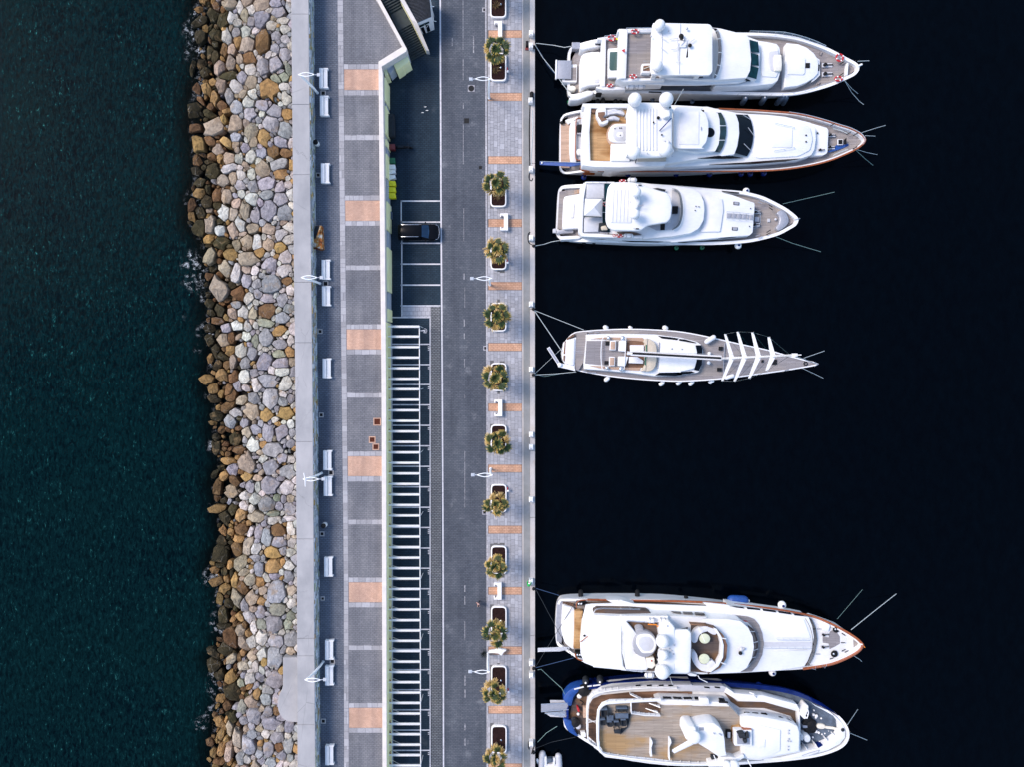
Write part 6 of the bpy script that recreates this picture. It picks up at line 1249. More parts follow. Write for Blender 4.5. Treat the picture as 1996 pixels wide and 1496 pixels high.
for a, b in (((885, 378), (1110, 430)), ((880, 695), (1110, 658))): rail(y2, B(a, b), 4.75, .25, 'steel', .03, posts=2, name='grab_rail', n=1)
for q in ((1240, 518), (1240, 592), (1372, 492)): dome(y2, *B(q)[0], 4.55 if q[0] < 1300 else 3.9, .1, .08, 'black', 'vent', .1)
windlass(y2, *B((1410, 690))[0], 3.8, .8); windlass(y2, *B((1530, 520))[0], 3.3, .9); windlass(y2, *B((1525, 660))[0], 3.3, .9)
# side windows as long dark slits
def slit(p, pts, z, mat='glass', t=.05): m = MB(); m.panel([W(q[0], q[1], q[2] if len(q) > 2 else z) for q in pts], t); return m.build('side_window', M[mat], p, smooth=None)
slit(y2, B((130, 858, 4.4), (500, 835, 4.42), (900, 805, 4.42), (1175, 788, 4.42), (1000, 820, 3.9), (600, 852, 3.7)), 3.6); slit(y2, B((0, 785, 5.56), (120, 772, 5.56), (240, 755, 5.58), (400, 760, 5.1), (525, 782, 4.6), (300, 790, 4.85)), 5.0)
slit(y2, A((1770, 800, 4.8), (1990, 762, 5.2), (1990, 790, 4.8)), 5)
rail(y2, A((1730, 800), (1760, 790), (1830, 800)), 5.2, .3, posts=4)
hatch(y2, B((1603, 562), (1662, 562), (1662, 628), (1603, 628)), 3.5, 'black', 'gel'); m = MB(); P = B((1672, 572), (1700, 545), (1700, 618), (1672, 622)); m.panel([W(*P[0], 3.6), W(*P[1], 4.0), W(*P[2], 4.0), W(*P[3], 3.6)], .03); m.build('hatch_lid', M['black'], y2, smooth=None)
plan(y2, 'blue_mat', B((1485, 705), (1560, 672), (1575, 640), (1600, 620), (1610, 640), (1785, 600), (1790, 612), (1640, 672), (1500, 716)), 3.32, 'blue', .02)
for q in ((1540, 400), (1800, 510), (1795, 665), (1720, 500)): cleat(y2, *B(q)[0], 3.95, .6, .5, 'iron')
rail(y2, B((1545, 440), (1640, 465), (1720, 500)), 3.6, .2, 'rope', .05, name='deck_line'); rail(y2, B((1550, 750), (1620, 715), (1720, 680)), 3.6, .2, 'rope', .05, name='deck_line')
gp = thing('gangway', 'bright blue gangway sticking out from the stern of the orange-decked yacht', 'gangway', W(1100, 319, 2)); m = MB(); m.panel([W(*q, 1.7 + .9 * k) for q, k in zip(A((72, 815), (300, 828), (545, 828), (572, 850), (430, 875), (72, 855)), (0, .5, 1, 1, .8, 0))], .10); m.build('walkway', M['blue'], gp, smooth=None)
m = MB(); m.tube([W(*A((75, 818))[0], 1.85), W(*A((540, 830))[0], 2.75)], .03, 5); m.build('side_rail', M['steel'], gp); m = MB(); m.ball(W(*A((97, 835))[0], 1.85), .12, n=8, m=5); m.build('roller', M['white'], gp)
# ================================================================== YACHT 3
A = V(1060, 330, 7.677); B = V(1310, 330, 7.677)
y3 = thing('motor_yacht', 'white motor yacht with rounded hardtop and grey bow deck, third from the top', 'yacht', W(1320, 415, 0), None)
hull(y3, [(1084.5, 430, .9), (1087, 380, .9), (1091, 366, 1.1), (1100, 361, 1.6), (1130, 359, 2.4), (1160, 357.5, 2.8), (1250, 357.5, 2.8), (1310, 360.6, 2.9), (1389, 367.5, 3.0), (1440, 371.5, 3.1), (1465, 376, 3.2), (1487.5, 382.5, 3.3), (1510, 393, 3.4), (1532, 405, 3.6), (1547.5, 416.5, 3.7), (1555, 424, 3.8), (1556.2, 430, 3.8), (1551, 439.5, 3.7), (1540.5, 446, 3.6), (1521, 456.5, 3.4), (1500, 463.5, 3.3), (1470, 470.5, 3.2), (1440, 474.2, 3.1), (1387, 477, 2.9), (1310, 476.5, 2.8), (1220, 473.5, 2.7), (1160, 471.5, 2.4), (1120, 470.5, 1.7), (1098, 467.5, 1.2), (1087, 462, .9), (1084, 450, .9)], cap=.36, drop=.55, flare=.38)
S(y3, 'transom', A((300, 415), (330, 395), (560, 360), (545, 880), (280, 895), (285, 700)), .3, 2.3, 'gel', .2, 5); S(y3, 'hatch_frame', A((415, 525), (460, 515), (450, 725), (410, 730)), 2.3, 2.36, 'gel2', .01); S(y3, 'hatch_lid', A((424, 535), (453, 527), (444, 715), (418, 720)), 2.36, 2.4, 'gel', .01)
for k in range(6): S(y3, 'step', A((370 + 30 * k, 325 - 6 * k), (397 + 30 * k, 318 - 6 * k), (397 + 30 * k, 378 - 6 * k), (372 + 30 * k, 385 - 6 * k)), .3, 1.2 + .15 * k, 'teakp', .02)
plan(y3, 'aft_deck', A((235, 330), (545, 290), (545, 372), (330, 395), (300, 420), (282, 900), (520, 900), (520, 960), (430, 955), (205, 880)), 1.25, 'teakg', .3)
S(y3, 'passerelle_box', A((195, 905), (430, 893), (445, 920), (440, 950), (195, 960)), 1.3, 1.7, 'alu', .04, 1); S(y3, 'passerelle_end', A((135, 890), (180, 880), (185, 950), (135, 945)), 1.2, 1.6, 'gel2', .04, 1)
S(y3, 'side_wall', A((240, 1000), (520, 990), (560, 1020), (520, 1040), (250, 1055)), 1, 2.3, 'gel', .12, 3)
# house
S(y3, 'main_house', A((560, 230), (1000, 200), (1990, 240)) + B((0, 235), (300, 270), (600, 310), (900, 380), (1140, 470), (1230, 500), (1235, 540), (1205, 940), (1160, 985), (950, 1000), (700, 1020), (0, 1090)) + A((1900, 1075), (1200, 1060), (620, 1000), (560, 960)), 1.8, 4.0, 'gel', .18, 1, foot=.05)
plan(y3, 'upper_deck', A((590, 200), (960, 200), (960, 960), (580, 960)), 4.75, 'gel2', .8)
S(y3, 'coaming', A((620, 185), (1060, 182), (1060, 205), (640, 208), (600, 420), (580, 940), (600, 955), (880, 965), (1100, 985), (1480, 990), (1480, 1030), (700, 1010), (570, 1000), (525, 930), (530, 700), (550, 420), (580, 240)), 3.8, 5.1, 'gel', .12, 1)
S(y3, 'superstructure', A((940, 200), (1400, 190), (1990, 260)) + B((60, 255), (300, 285), (420, 360), (475, 480), (485, 600), (470, 760), (400, 880), (280, 950), (0, 1000)) + A((1480, 1040), (1480, 990), (1000, 960), (930, 900)), 3.8, 4.9, 'gel', .25, 3, foot=.08)
plan(y3, 'dark_glass_floor', A((915, 215), (990, 215), (990, 940), (880, 930), (880, 455), (915, 450)), 4.98, 'glasst', .05)
for v in (487, 640): bar(y3, [(*A((870, v))[0], 5.3), (*A((935, v))[0], 5.3)], .04, 'gel', 'cross_bar')
S(y3, 'locker', A((640, 215), (905, 210), (900, 430), (640, 430)), 4.7, 5.1, 'gel2', .04, 1); S(y3, 'locker', A((605, 720), (880, 715), (880, 800), (830, 800), (815, 930), (600, 940)), 4.7, 5.1, 'gel2', .04, 1)
S(y3, 'seat_well', A((825, 800), (960, 795), (960, 925), (830, 920)), 4.9, 5.2, 'char', .05, 2); S(y3, 'seat', A((855, 850), (930, 835), (960, 900), (870, 905)), 5.2, 5.6, 'beige', .1, 2)
# square awning with four slopes
aw = A((620, 435), (870, 440), (868, 708), (592, 700)); pk = W(*A((755, 560))[0], 7.0); q = [W(*a, 6.2) for a in aw]; m = MB()
for k in range(4):
    i = m.add([q[k], q[(k + 1) % 4], pk]); m.f.append((i, i + 1, i + 2))
i = m.add([v - Vector((0, 0, .12)) for v in q]); j = m.add(q)
for k in range(4): m.f.append((i + k, i + (k + 1) % 4, j + (k + 1) % 4, j + k))
m.build('awning', M['canvas'], y3, smooth=None)
for v in q: m = MB(); c = lerp(v, pk, .06); m.tube([(c.x, c.y, 4.8), (c.x, c.y, 6.2)], .03, 5); m.build('awning_pole', M['steel'], y3)
rail(y3, A((600, 430), (595, 700)), 6.3, .1, 'steel', .03, n=1); bar(y3, [(*A((592, 702))[0], 6.3), (*A((866, 712))[0], 6.3)], .05, 'glasst', 'awning_bar')
# hardtop
plan(y3, 'cockpit_floor', A((1540, 830), (1900, 800)) + B((0, 300), (100, 330), (130, 560), (90, 850), (0, 900)) + A((1700, 915)), 5.0, 'gel2'); plan(y3, 'dark_seat', B((8, 548), (92, 548), (84, 658), (6, 658)), 5.3, 'black', .2)
plan(y3, 'grey_opening', A((1540, 838), (1740, 842), (1735, 915), (1690, 915)), 5.35, 'alu', .04); plan(y3, 'dark_opening', A((1745, 815), (1815, 812), (1810, 905), (1745, 908)), 5.36, 'black', .04); plan(y3, 'dark_opening', A((1630, 285), (1700, 275), (1830, 300), (1810, 330), (1700, 305)), 5.36, 'char', .04); plan(y3, 'side_opening', A((1090, 935), (1300, 930), (1390, 945), (1470, 975), (1330, 985), (1120, 965)), 5.14, 'teakdk', .04)
S(y3, 'hardtop', A((1000, 205), (1080, 185), (1300, 185), (1480, 215), (1640, 290), (1850, 345), (1905, 420), (1922, 560), (1905, 720), (1850, 790), (1560, 835), (1440, 920), (1040, 910), (960, 860), (928, 760), (932, 480), (960, 270)), 6.9, 7.3, 'gel', .15, 4, crown=.10)
S(y3, 'roof_panel', A((1015, 295), (1330, 295), (1310, 800), (990, 795)), 7.32, 7.44, 'canvas', .03, 1)
for k in range(5): bar(y3, [(*A((1050 + 55 * k, 300))[0], 7.46), (*A((1030 + 55 * k, 790))[0], 7.46)], .025, 'gel2', 'seam')
S(y3, 'radar_mast', A((1330, 380), (1430, 370), (1450, 480), (1400, 600), (1330, 620), (1300, 560)), 7.3, 8.0, 'gel', .2, 4)
dome(y3, *A((1380, 345))[0], 8.6, .58, .7); dome(y3, *A((1360, 670))[0], 8.6, .58, .7)
for q in ((1300, 485), (1330, 460), (1360, 452), (1412, 470), (1315, 520), (1345, 580), (1320, 560), (960, 540), (1390, 235), (1350, 880)): dome(y3, *A(q)[0], 7.6, .07, .07, 'alu', 'lamp', .1)
for q in ((1440, 232), (1400, 886)): bar(y3, [(*A((q[0] - 25, q[1]))[0], 7.5), (*A((q[0] + 25, q[1] + 2))[0], 7.5)], .07, 'black', 'horn')
bar(y3, [(*A((1410, 552))[0], 8.2), (*A((1490, 530))[0], 8.2)], .06, 'alu', 'radar_scanner'); bar(y3, [(*A((1285, 595))[0], 7.7), (*A((1350, 592))[0], 7.7)], .03, 'beige', 'aerial')
for q in ((1050, 280), (1050, 820), (1800, 420), (1800, 720)): c = W(*A(q)[0], 7); m = MB(); m.box((c.x, c.y, 4.8), (.4, .2, 2.15)); m.build('hardtop_leg', M['gel'], y3)
band(y3, B((0, 282), (60, 290), (120, 350), (155, 470), (166, 600), (150, 740), (100, 850), (0, 912)), B((0, 292), (45, 302), (95, 360), (125, 470), (135, 600), (120, 735), (75, 835), (0, 895)), 5.15, 5.7, 'glasst')
S(y3, 'sun_pad', B((450, 388), (600, 400), (750, 440), (770, 600), (740, 800), (720, 930), (420, 935), (470, 820), (485, 600), (475, 480)), 3.9, 4.2, 'canvas', .06, 2)
for k, u in enumerate((820, 897, 972, 1047, 1118, 1165)):
    w = (68, 66, 68, 64, 34, 50)[k]; S(y3, 'deck_plate', B((u, 655 + k * 5), (u + w, 658 + k * 5), (u + w - 4, 725 + k * 5), (u, 720 + k * 5)), 3.95, 4.12, 'alu', .02)
rail(y3, B((820, 630), (960, 640), (1090, 655), (1220, 668)), 4.4, .35, posts=4, n=1, name='grab_rail'); rail(y3, B((820, 735), (960, 745), (1090, 752), (1220, 762)), 4.4, .35, posts=4, n=1, name='grab_rail')
for q in (((922, 480), (1008, 488), (1004, 534), (922, 526)), ((900, 862), (984, 866), (980, 914), (898, 908))): h_ = hatch(y3, B(*q), 4.05, 'alu', 'black')
for q in ((1175, 582), (1158, 850), (357, 550), (402, 556), (346, 612)): dome(y3, *B(q)[0], 4.15 if q[0] > 600 else 5.05, .07, .06, 'black', 'vent', .08)
windlass(y3, *B((1270, 640))[0], 3.0, .9); windlass(y3, *B((1255, 830))[0], 3.0, .9); S(y3, 'anchor_locker', B((1240, 705), (1310, 708), (1306, 785), (1238, 780)), 2.4, 3.05, 'alu', .04, 1); rail(y3, [(*q, 3.5) for q in B((1232, 610), (1290, 625), (1318, 680), (1318, 790), (1290, 860), (1215, 880))], 3.5, .6, posts=4)
S(y3, 'bow_seat', cr(B((1570, 650), (1640, 605), (1710, 650), (1748, 745), (1720, 830), (1610, 912), (1558, 870), (1600, 810), (1612, 745), (1600, 690)), 3), 2.6, 3.6, 'alu', .08); S(y3, 'hatch', B((1430, 735), (1470, 735), (1470, 785), (1428, 785)), 2.7, 2.95, 'gel2', .02); dome(y3, *B((1550, 745))[0], 3.1, .16, .12, 'gel2', 'table_foot', .3)
for q, a in (((1310, 500), -.4), ((1345, 480), -.4), ((1475, 590), -.6), ((1470, 545), -.6), ((1440, 925), .6), ((1435, 965), .5), ((1280, 990), .3), ((1310, 1015), .3)): cleat(y3, *B(q)[0], 3.45, .55, a, 'iron' if q[0] > 1400 else 'alu')
bar(y3, [(*B((1840, 755))[0], 3.85), (*B((1915, 732))[0], 3.85)], .06, 'steel', 'bow_roller')
slit(y3, B((745, 318), (1000, 340), (1005, 358), (950, 358), (750, 330)), 3.2, 'black'); wslit(y3, A((1170, 1062), (1790, 1076), (1700, 1090), (1290, 1078)), *A((1200, 1060), (1900, 1075)), 4.0); wslit(y3, B((90, 1088), (690, 1044), (690, 1080), (100, 1094)), *B((0, 1090), (700, 1020)), 4.0, 'black'); wslit(y3, B((690, 1024), (880, 1008), (965, 1004), (800, 1022)), *B((700, 1020), (950, 1000)), 4.0); wslit(y3, A((600, 1003), (760, 1018), (950, 1038), (870, 1045), (600, 1022)), *A((620, 1000), (1200, 1060)), 4.0, 'black')  # long black panel paints the dark of a bulwark opening, lower side
rail(y3, A((630, 182), (790, 182), (945, 185)), 5.6, .5, posts=3)
# ================================================================== SAILING YACHT
A = V(1040, 610, 6.883); B = V(1320, 610, 6.883)
y4 = thing('sailing_yacht', 'white sailing yacht with grey teak deck, long mast and four crosswise spreaders', 'sailing yacht', W(1330, 695, 0), None)
hull(y4, [(1094.5, 690, 1.3), (1097, 675, 1.35), (1105, 660, 1.45), (1120, 647.5, 1.6), (1150, 643.6, 1.7), (1190, 641.2, 1.75), (1230, 640.4, 1.8), (1280, 642, 1.85), (1330, 646.2, 1.9), (1383, 656.2, 2.0), (1440, 669.2, 2.1), (1494, 681, 2.2), (1532, 691.5, 2.3), (1565, 700.2, 2.4), (1588, 706, 2.5), (1595, 709.6, 2.5), (1588, 713, 2.5), (1560, 718.2, 2.4), (1520, 724.5, 2.3), (1465, 732.2, 2.2), (1420, 738, 2.1), (1380, 741.5, 2.0), (1330, 744.2, 1.9), (1290, 743.2, 1.85), (1240, 739.8, 1.8), (1190, 734.5, 1.75), (1150, 727.8, 1.7), (1125, 722.5, 1.6), (1108, 715, 1.5), (1098, 705, 1.35)], cap=.14, drop=.08, flare=.30, keel=-.6)
S(y4, 'transom', A((400, 400), (430, 370), (570, 325), (572, 330), (552, 755), (480, 700), (410, 660), (390, 560)), .5, 1.95, 'gel', .12, 3); S(y4, 'wheel_locker', A((435, 365), (560, 330), (545, 720), (440, 690), (425, 520)), 1, 2.1, 'canvas', .1, 6)
for k, (a, b) in enumerate((((455, 330), (480, 345)), ((485, 310), (510, 330)), ((520, 295), (550, 318)))): S(y4, 'step', A((a[0], a[1] + 5), (a[0] + 28, a[1] - 12), (a[0] + 30, a[1] + 15), (a[0] - 5, a[1] + 35)), 1, 2.02, 'teakb', .02)
plan(y4, 'teak_step', A((418, 382), (432, 378), (425, 548), (402, 548)), 2.02, 'teakb', .1); plan(y4, 'teak_step', A((402, 570), (424, 570), (416, 655), (400, 632)), 2.02, 'teakb', .1)
plan(y4, 'aft_deck', A((580, 262), (720, 255), (712, 360), (690, 620), (600, 775), (560, 760), (565, 520)), 1.95, 'teakg', .2)
# deckhouse sides
S(y4, 'deckhouse', A((712, 292), (900, 285), (1300, 282), (1640, 290), (1990, 335)) + B((100, 345), (260, 385), (320, 425), (345, 500), (345, 570), (330, 690), (290, 790), (240, 805), (0, 830)) + A((1990, 835), (1630, 845), (1300, 800), (900, 765), (690, 750), (682, 680), (712, 370)), 1.7, 2.5, 'gel', .12, 1, foot=.1)
plan(y4, 'cockpit_sole', A((712, 372), (1230, 372), (1230, 730), (690, 680)), 2.54, 'teakg', .06); plan(y4, 'companion_sole', A((1235, 372), (1480, 372), (1480, 735), (1230, 735)), 2.55, 'teakb', .06)
plan(y4, 'side_bench', A((755, 348), (940, 325), (1460, 330), (1500, 385), (1250, 365), (940, 352)), 2.62, 'teakp', .08); plan(y4, 'side_bench', A((730, 705), (920, 715), (1200, 730), (1430, 735), (1420, 775), (1100, 760), (900, 745)), 2.62, 'teakp', .08)
for q, mt in ((((1028, 372), (1108, 372), (1104, 500), (1022, 498)), 'teakp'), (((1018, 585), (1095, 588), (1090, 712), (1014, 712)), 'teakp')): o = S(y4, 'helm_seat', A(*q), 2.4, 3.0, 'gel', .05, 1); c = A(*q); S(o, 'cushion', [(lerp(np.mean([z[0] for z in c]), a, .76), lerp(np.mean([z[1] for z in c]), b, .82)) for a, b in c], 2.9, 3.05, mt, .03)
for q in (((1150, 372), (1238, 365), (1240, 520), (1142, 512)), ((1138, 582), (1275, 585), (1230, 718), (1132, 712))): S(y4, 'console', A(*q), 2.4, 3.1, 'gel', .08, 2)
for q in (((1295, 430), (1480, 430), (1480, 520), (1300, 520)), ((1282, 588), (1395, 590), (1475, 640), (1470, 680), (1280, 672))): S(y4, 'cockpit_table', A(*q), 2.4, 3.0, 'canvas', .05, 1)
for q in (((968, 380), (1024, 380), (1020, 432), (966, 432)), ((955, 642), (1006, 644), (1002, 690), (952, 690))): plan(y4, 'instrument_panel', A(*q), 2.75, 'black', .2)
for q in ((1005, 334), (1198, 342), (984, 735), (1176, 750)): o = dome(y4, *A(q)[0], 2.9, .22 if q[0] < 1100 else .3, .25, 'steel', 'winch', .3)
rail(y4, A((940, 322), (915, 380), (905, 560), (912, 690), (925, 760)), 3.0, .4, 'gel', .05, name='mainsheet_bar'); rail(y4, A((1240, 325), (1232, 520), (1215, 760)), 3.2, .4, 'gel', .05, name='frame_bar')
S(y4, 'spray_hood', cr(A((1500, 345), (1560, 350), (1630, 400), (1655, 480), (1655, 610), (1635, 720), (1580, 778), (1490, 780), (1500, 700), (1510, 560), (1515, 420)), 3), 2.4, 3.2, 'beige', .2); S(y4, 'hood_frame', A((1480, 385), (1500, 345), (1530, 345), (1518, 560), (1505, 775), (1450, 782), (1480, 730), (1500, 690), (1508, 420)), 2.4, 3.3, 'beige', .05); plan(y4, 'dark_slot', A((1507, 425), (1520, 425), (1520, 520), (1507, 520)), 3.34, 'green', .06); plan(y4, 'dark_slot', A((1492, 590), (1508, 590), (1504, 700), (1492, 700)), 3.34, 'green', .06)
rail(y4, [(*q, 2.9) for q in A((1690, 395), (1682, 560), (1665, 745))], 2.9, .3, 'alu', .06, posts=2, name='traveller')
S(y4, 'coachroof', A((1700, 350), (1990, 380)) + B((120, 395), (245, 440), (265, 520), (262, 640), (230, 745), (0, 795)) + A((1990, 795), (1690, 800), (1660, 740), (1690, 560)), 2.3, 2.85, 'gel', .12, 3, crown=.06)
for q in ((1855, 480), (1990, 485)): dome(y4, *A(q)[0], 2.95, .1, .08, 'alu', 'vent', .1)
plan(y4, 'skylight', A((1800, 500), (1950, 500), (1950, 540), (1800, 540)), 2.935, 'canvas', .03); plan(y4, 'skylight', A((1800, 600), (1945, 600), (1945, 655), (1798, 655)), 2.935, 'canvas', .03)
for q in (A((1668, 305), (1850, 325), (1950, 340), (1925, 362), (1720, 340)), A((1960, 345), (1990, 350)) + B((100, 352), (262, 398), (240, 405), (30, 370)) + A((1950, 365)), A((1632, 838), (1690, 802), (1990, 795), (1990, 835), (1900, 845)), B((0, 795), (190, 782), (240, 800), (170, 815), (0, 832))): slit(y4, q, 2.56)
for q in (B((250, 432), (320, 430), (338, 480), (340, 560), (268, 560), (262, 490)), B((262, 620), (335, 625), (330, 690), (290, 778), (230, 765), (252, 690))): slit(y4, q, 2.62, t=.14)
for q in (((565, 450), (612, 450), (610, 500), (562, 500)), ((545, 735), (598, 738), (596, 784), (542, 782)), ((1285, 625), (1340, 625), (1338, 695), (1262, 692)), ((1135, 630), (1162, 630), (1160, 665), (1132, 665)), ((858, 562), (880, 562), (878, 578), (858, 578))): plan(y4, 'deck_hatch', B(*q), 2.28, 'black', .3)
for q in ((430, 545), (422, 670)): dome(y4, *B(q)[0], 2.35, .22, .2, 'gel', 'deck_vent', .3)
# rig: mast seen end-on leans away from the survey point; boom along the centre
ZM0, ZM1 = 2.2, 22.0
mb = W(*B((612, 612))[0], 2.4)
boomA, boomB = W(*A((1255, 540))[0], 4.6), W(*B((590, 605))[0], 4.6)
m = MB(); m.tube([boomA, boomB], .22, 8); m.build('boom', M['gel'], y4); m = MB(); m.tube([boomA + Vector((.6, .0, .22)), boomB + Vector((-.1, 0, .22))], .12, 6); m.build('furled_sail', M['black'], y4); m = MB(); m.tube([boomA + Vector((.4, .22, .1)), boomB + Vector((0, .22, .1))], .08, 6); m.tube([boomA + Vector((.4, -.22, .1)), boomB + Vector((0, -.22, .1))], .08, 6); m.build('lazy_bag', M['canvas'], y4)
top = W(*B((1480, 522))[0], 30.0); mt_ = [W(*B((605, 610))[0], 2.2), W(*B((900, 580))[0], 13.5), W(*B((1250, 548))[0], 24.0), W(*B((1560, 520))[0], 31.0)]
mt_ = [mb.lerp(Vector((mb.x + .6, mb.y, 2)), 0)]
mx = mb.x; my = mb.y
def zfor(u): # height of the vertical mast where it appears at photo column u
    return CAM_Z - (mx) * FPX / (u - 998)
zt_ = zfor(B((1570, 520))[0][0])
m = MB(); m.tube([(mx, my, 1.8), (mx, my, zt_ * .5), (mx, my, zt_)], .17, 8, r1=.10); m.build('mast', M['gel'], y4); m = MB(); m.tube([(mx, my, zt_), (mx + .15, my, zt_ + 1.2)], .05, 5); m.box((mx, my, zt_), (.5, .3, .12)); m.build('masthead', M['gel'], y4)
tips = []
for (ua, va), (ub, vb), (uc, vc) in (((645, 280), (735, 590), (605, 915)), ((812, 250), (905, 580), (770, 920)), ((1010, 258), (1092, 575), (968, 880)), ((1230, 322), (1285, 545), (1200, 778))):
    zz = zfor(B((ub, vb))[0][0]); a, c = W(*B((ua, va))[0], zz - .2), W(*B((uc, vc))[0], zz - .2); mid = Vector((mx, my, zz))
    for e in (a, c):
        m = MB(); d = (e - mid).normalized(); n_ = Vector((-d.y, d.x, 0)).normalized(); P = [mid - n_ * .25, mid + n_ * .25, e + n_ * .11, e - n_ * .11]
        m.ring([[Vector((p.x, p.y, p.z - .1)) for p in P], P], caps=(True, True)); m.build('spreader', M['gel'], y4, smooth=None)
    tips.append((a, c))
for s in (0, 1):
    m = MB(); P = [Vector((mx, my + (3.3 if s == 0 else -3.3), 2.0))] + [t[s] for t in tips] + [Vector((mx, my, zt_ - 1.0))]; m.tube(P, .018, 4)
    for a, b in zip(tips, tips[1:]): m.tube([a[s], Vector((mx, my, b[0].z))], .012, 4)
    m.build('shroud', M['glasst'], y4)
bw_ = W(*B((1870, 685))[0], 2.5); m = MB(); m.tube([bw_, (mx, my, zt_ - .3)], .045, 5); m.build('furled_jib', M['gel'], y4)
m = MB(); m.tube([W(*A((555, 515))[0], 2.2), (mx, my, zt_)], .012, 4); m.build('backstay', M['steel'], y4)
m = MB(); c = W(*B((1722, 680))[0], 2.5); m.torus(c, .2, .06); m.build('furler_drum', M['black'], y4); bar(y4, [(*B((1840, 660))[0], 2.6), (*B((1895, 688))[0], 2.6), (*B((1840, 715))[0], 2.6)], .05, 'steel', 'pulpit')
m = MB(); m.capsule(W(*B((395, 385))[0], 2.6), W(*B((490, 325))[0], 2.6), .30); m.build('sail_bag', M['canvas'], y4); m = MB(); m.capsule(W(*B((660, 870))[0], 2.4), W(*B((745, 845))[0], 2.4), .24); m.build('sail_bag', M['canvas'], y4); bar(y4, [(*B((640, 400))[0], 2.2), (*B((625, 620))[0], 2.2), (*B((620, 880))[0], 2.2)], .05, 'alu', 'staysail_track')
for q in ((760, 255), (845, 258), (740, 797), (810, 800), (680, 775)): cleat(y4, *A(q)[0], 1.85, .5, 0, 'alu')
cleat(y4, *B((1465, 765))[0], 2.3, .5, .2)
g4 = thing('gangway', 'white gangway with grey tread swung aside at the stern of the sailing yacht', 'gangway', W(1085, 712, 1.5)); m = MB(); m.panel([W(*q, 2.2) for q in A((178, 475), (215, 452), (365, 690), (325, 700))], .12); m.build('frame', M['gel'], g4, smooth=None); m = MB(); m.panel([W(*q, 2.24) for q in A((192, 480), (212, 466), (345, 675), (322, 680))], .02); m.build('tread', M['alu'], g4, smooth=None)
m = MB(); m.panel([W(*q, 2.1) for q in A((325, 700), (370, 675), (545, 715), (560, 780), (470, 755), (330, 725))], .2); m.lathe([(.25, -.2), (.25, .2), (.15, .25)], W(*A((350, 695))[0], 2.1), 12); m.build('bracket', M['gel'], g4, smooth=None)
# ================================================================== YACHT 5 (wood-trimmed, with tubs)
A = V(1040, 1140, 5.87); B = V(1370, 1140, 5.87)
y5 = thing('motor_yacht', 'long white motor yacht with varnished bow rail, round hot tub and pale round tables', 'yacht', W(1390, 1235, 0), None)
hull(y5, [(1083, 1215, 1.2), (1085, 1185, 1.3), (1090, 1171, 1.6), (1100, 1168.5, 2.2), (1130, 1168.5, 2.7), (1200, 1168.8, 3), (1280, 1170, 3.1), (1340, 1173, 3.2), (1400, 1177, 3.3), (1450, 1181.5, 3.4), (1500, 1187.3, 3.6), (1540, 1193.5, 3.7), (1585, 1203, 3.9), (1620, 1217, 4.1), (1650, 1233, 4.3), (1670, 1246, 4.5), (1680.5, 1256, 4.6), (1681.5, 1261, 4.6), (1672, 1272, 4.5), (1650, 1284.5, 4.3), (1625, 1294.5, 4.1), (1600, 1300, 4.0), (1565, 1305.4, 3.8), (1500, 1309, 3.6), (1400, 1311, 3.3), (1300, 1309, 3.1), (1200, 1303, 3.0), (1150, 1297, 2.8), (1122, 1283, 2.4), (1100, 1268, 1.8), (1086, 1258, 1.3), (1083, 1240, 1.2)], cap=.30, drop=.6, flare=.38)
Rv = [(1145, 1170.5, 2.9), (1240, 1172, 3.1), (1340, 1174, 3.25), (1400, 1177, 3.35), (1450, 1181.5, 3.45), (1500, 1187.3, 3.65), (1540, 1193.5, 3.75), (1585, 1203, 3.95), (1620, 1217, 4.15), (1650, 1233, 4.35), (1670, 1246, 4.55), (1680, 1256, 4.65), (1681, 1261, 4.65), (1672, 1272, 4.55), (1650, 1284.5, 4.35), (1625, 1294.5, 4.15), (1600, 1300, 4.05), (1565, 1305, 3.85)]
rail(y5, Rv, 3, mat='varn', r=.15, name='cap_rail')
S(y5, 'transom', A((338, 250), (470, 270), (475, 745), (440, 745), (360, 680), (320, 560), (325, 400)), .5, 2.6, 'gel', .2, 4)
plan(y5, 'swim_platform', A((275, 185), (330, 190), (345, 260), (325, 400), (330, 560), (320, 680), (268, 650), (258, 450)), 1.4, 'alu', .3)
for k in range(5): S(y5, 'step', A((338 + 26 * k, 195 + 8 * k), (360 + 26 * k, 200 + 8 * k), (360 + 26 * k, 240 + 4 * k), (336 + 26 * k, 236 + 4 * k)), 1, 1.6 + .2 * k, 'teakb', .02)
S(y5, 'bench', A((470, 310), (565, 305), (548, 500), (538, 735), (458, 738), (468, 500)), 2, 3.05, 'teakw', .05, 1); S(y5, 'bench_back', A((548, 400), (558, 400), (540, 660), (530, 660)), 3, 3.3, 'beige', .03)
for q in (((490, 195), (600, 190), (590, 235), (500, 250)), ((475, 780), (550, 780), (548, 845), (485, 840))): S(y5, 'winch_well', A(*q), 2, 3.0, 'black', .02, 2); c = A(*q)[0]; dome(y5, c[0] + 5, c[1] + 5, 3.3, .15, .15, 'steel', 'winch', .2); dome(y5, c[0] + 10, c[1] + 5, 3.3, .15, .15, 'steel', 'winch', .2)
rail(y5, [(*q, 3.1) for q in A((490, 270), (495, 215), (545, 185), (700, 182), (840, 186))], 3.1, mat='varn', r=.07, name='varnished_rail'); rail(y5, [(*q, 3.0) for q in A((475, 790), (490, 840), (530, 868), (560, 872))], 3, mat='varn', r=.08, name='varnished_rail')
plan(y5, 'side_deck', A((545, 195), (840, 188), (920, 225), (560, 230)), 2.62, 'teakdk', .05); plan(y5, 'side_deck', A((1000, 182), (1700, 195), (1990, 220), (1990, 250), (1500, 238), (1200, 225)), 2.85, 'teakdk', .05)  # side decks coloured dark as the shade under the overhang
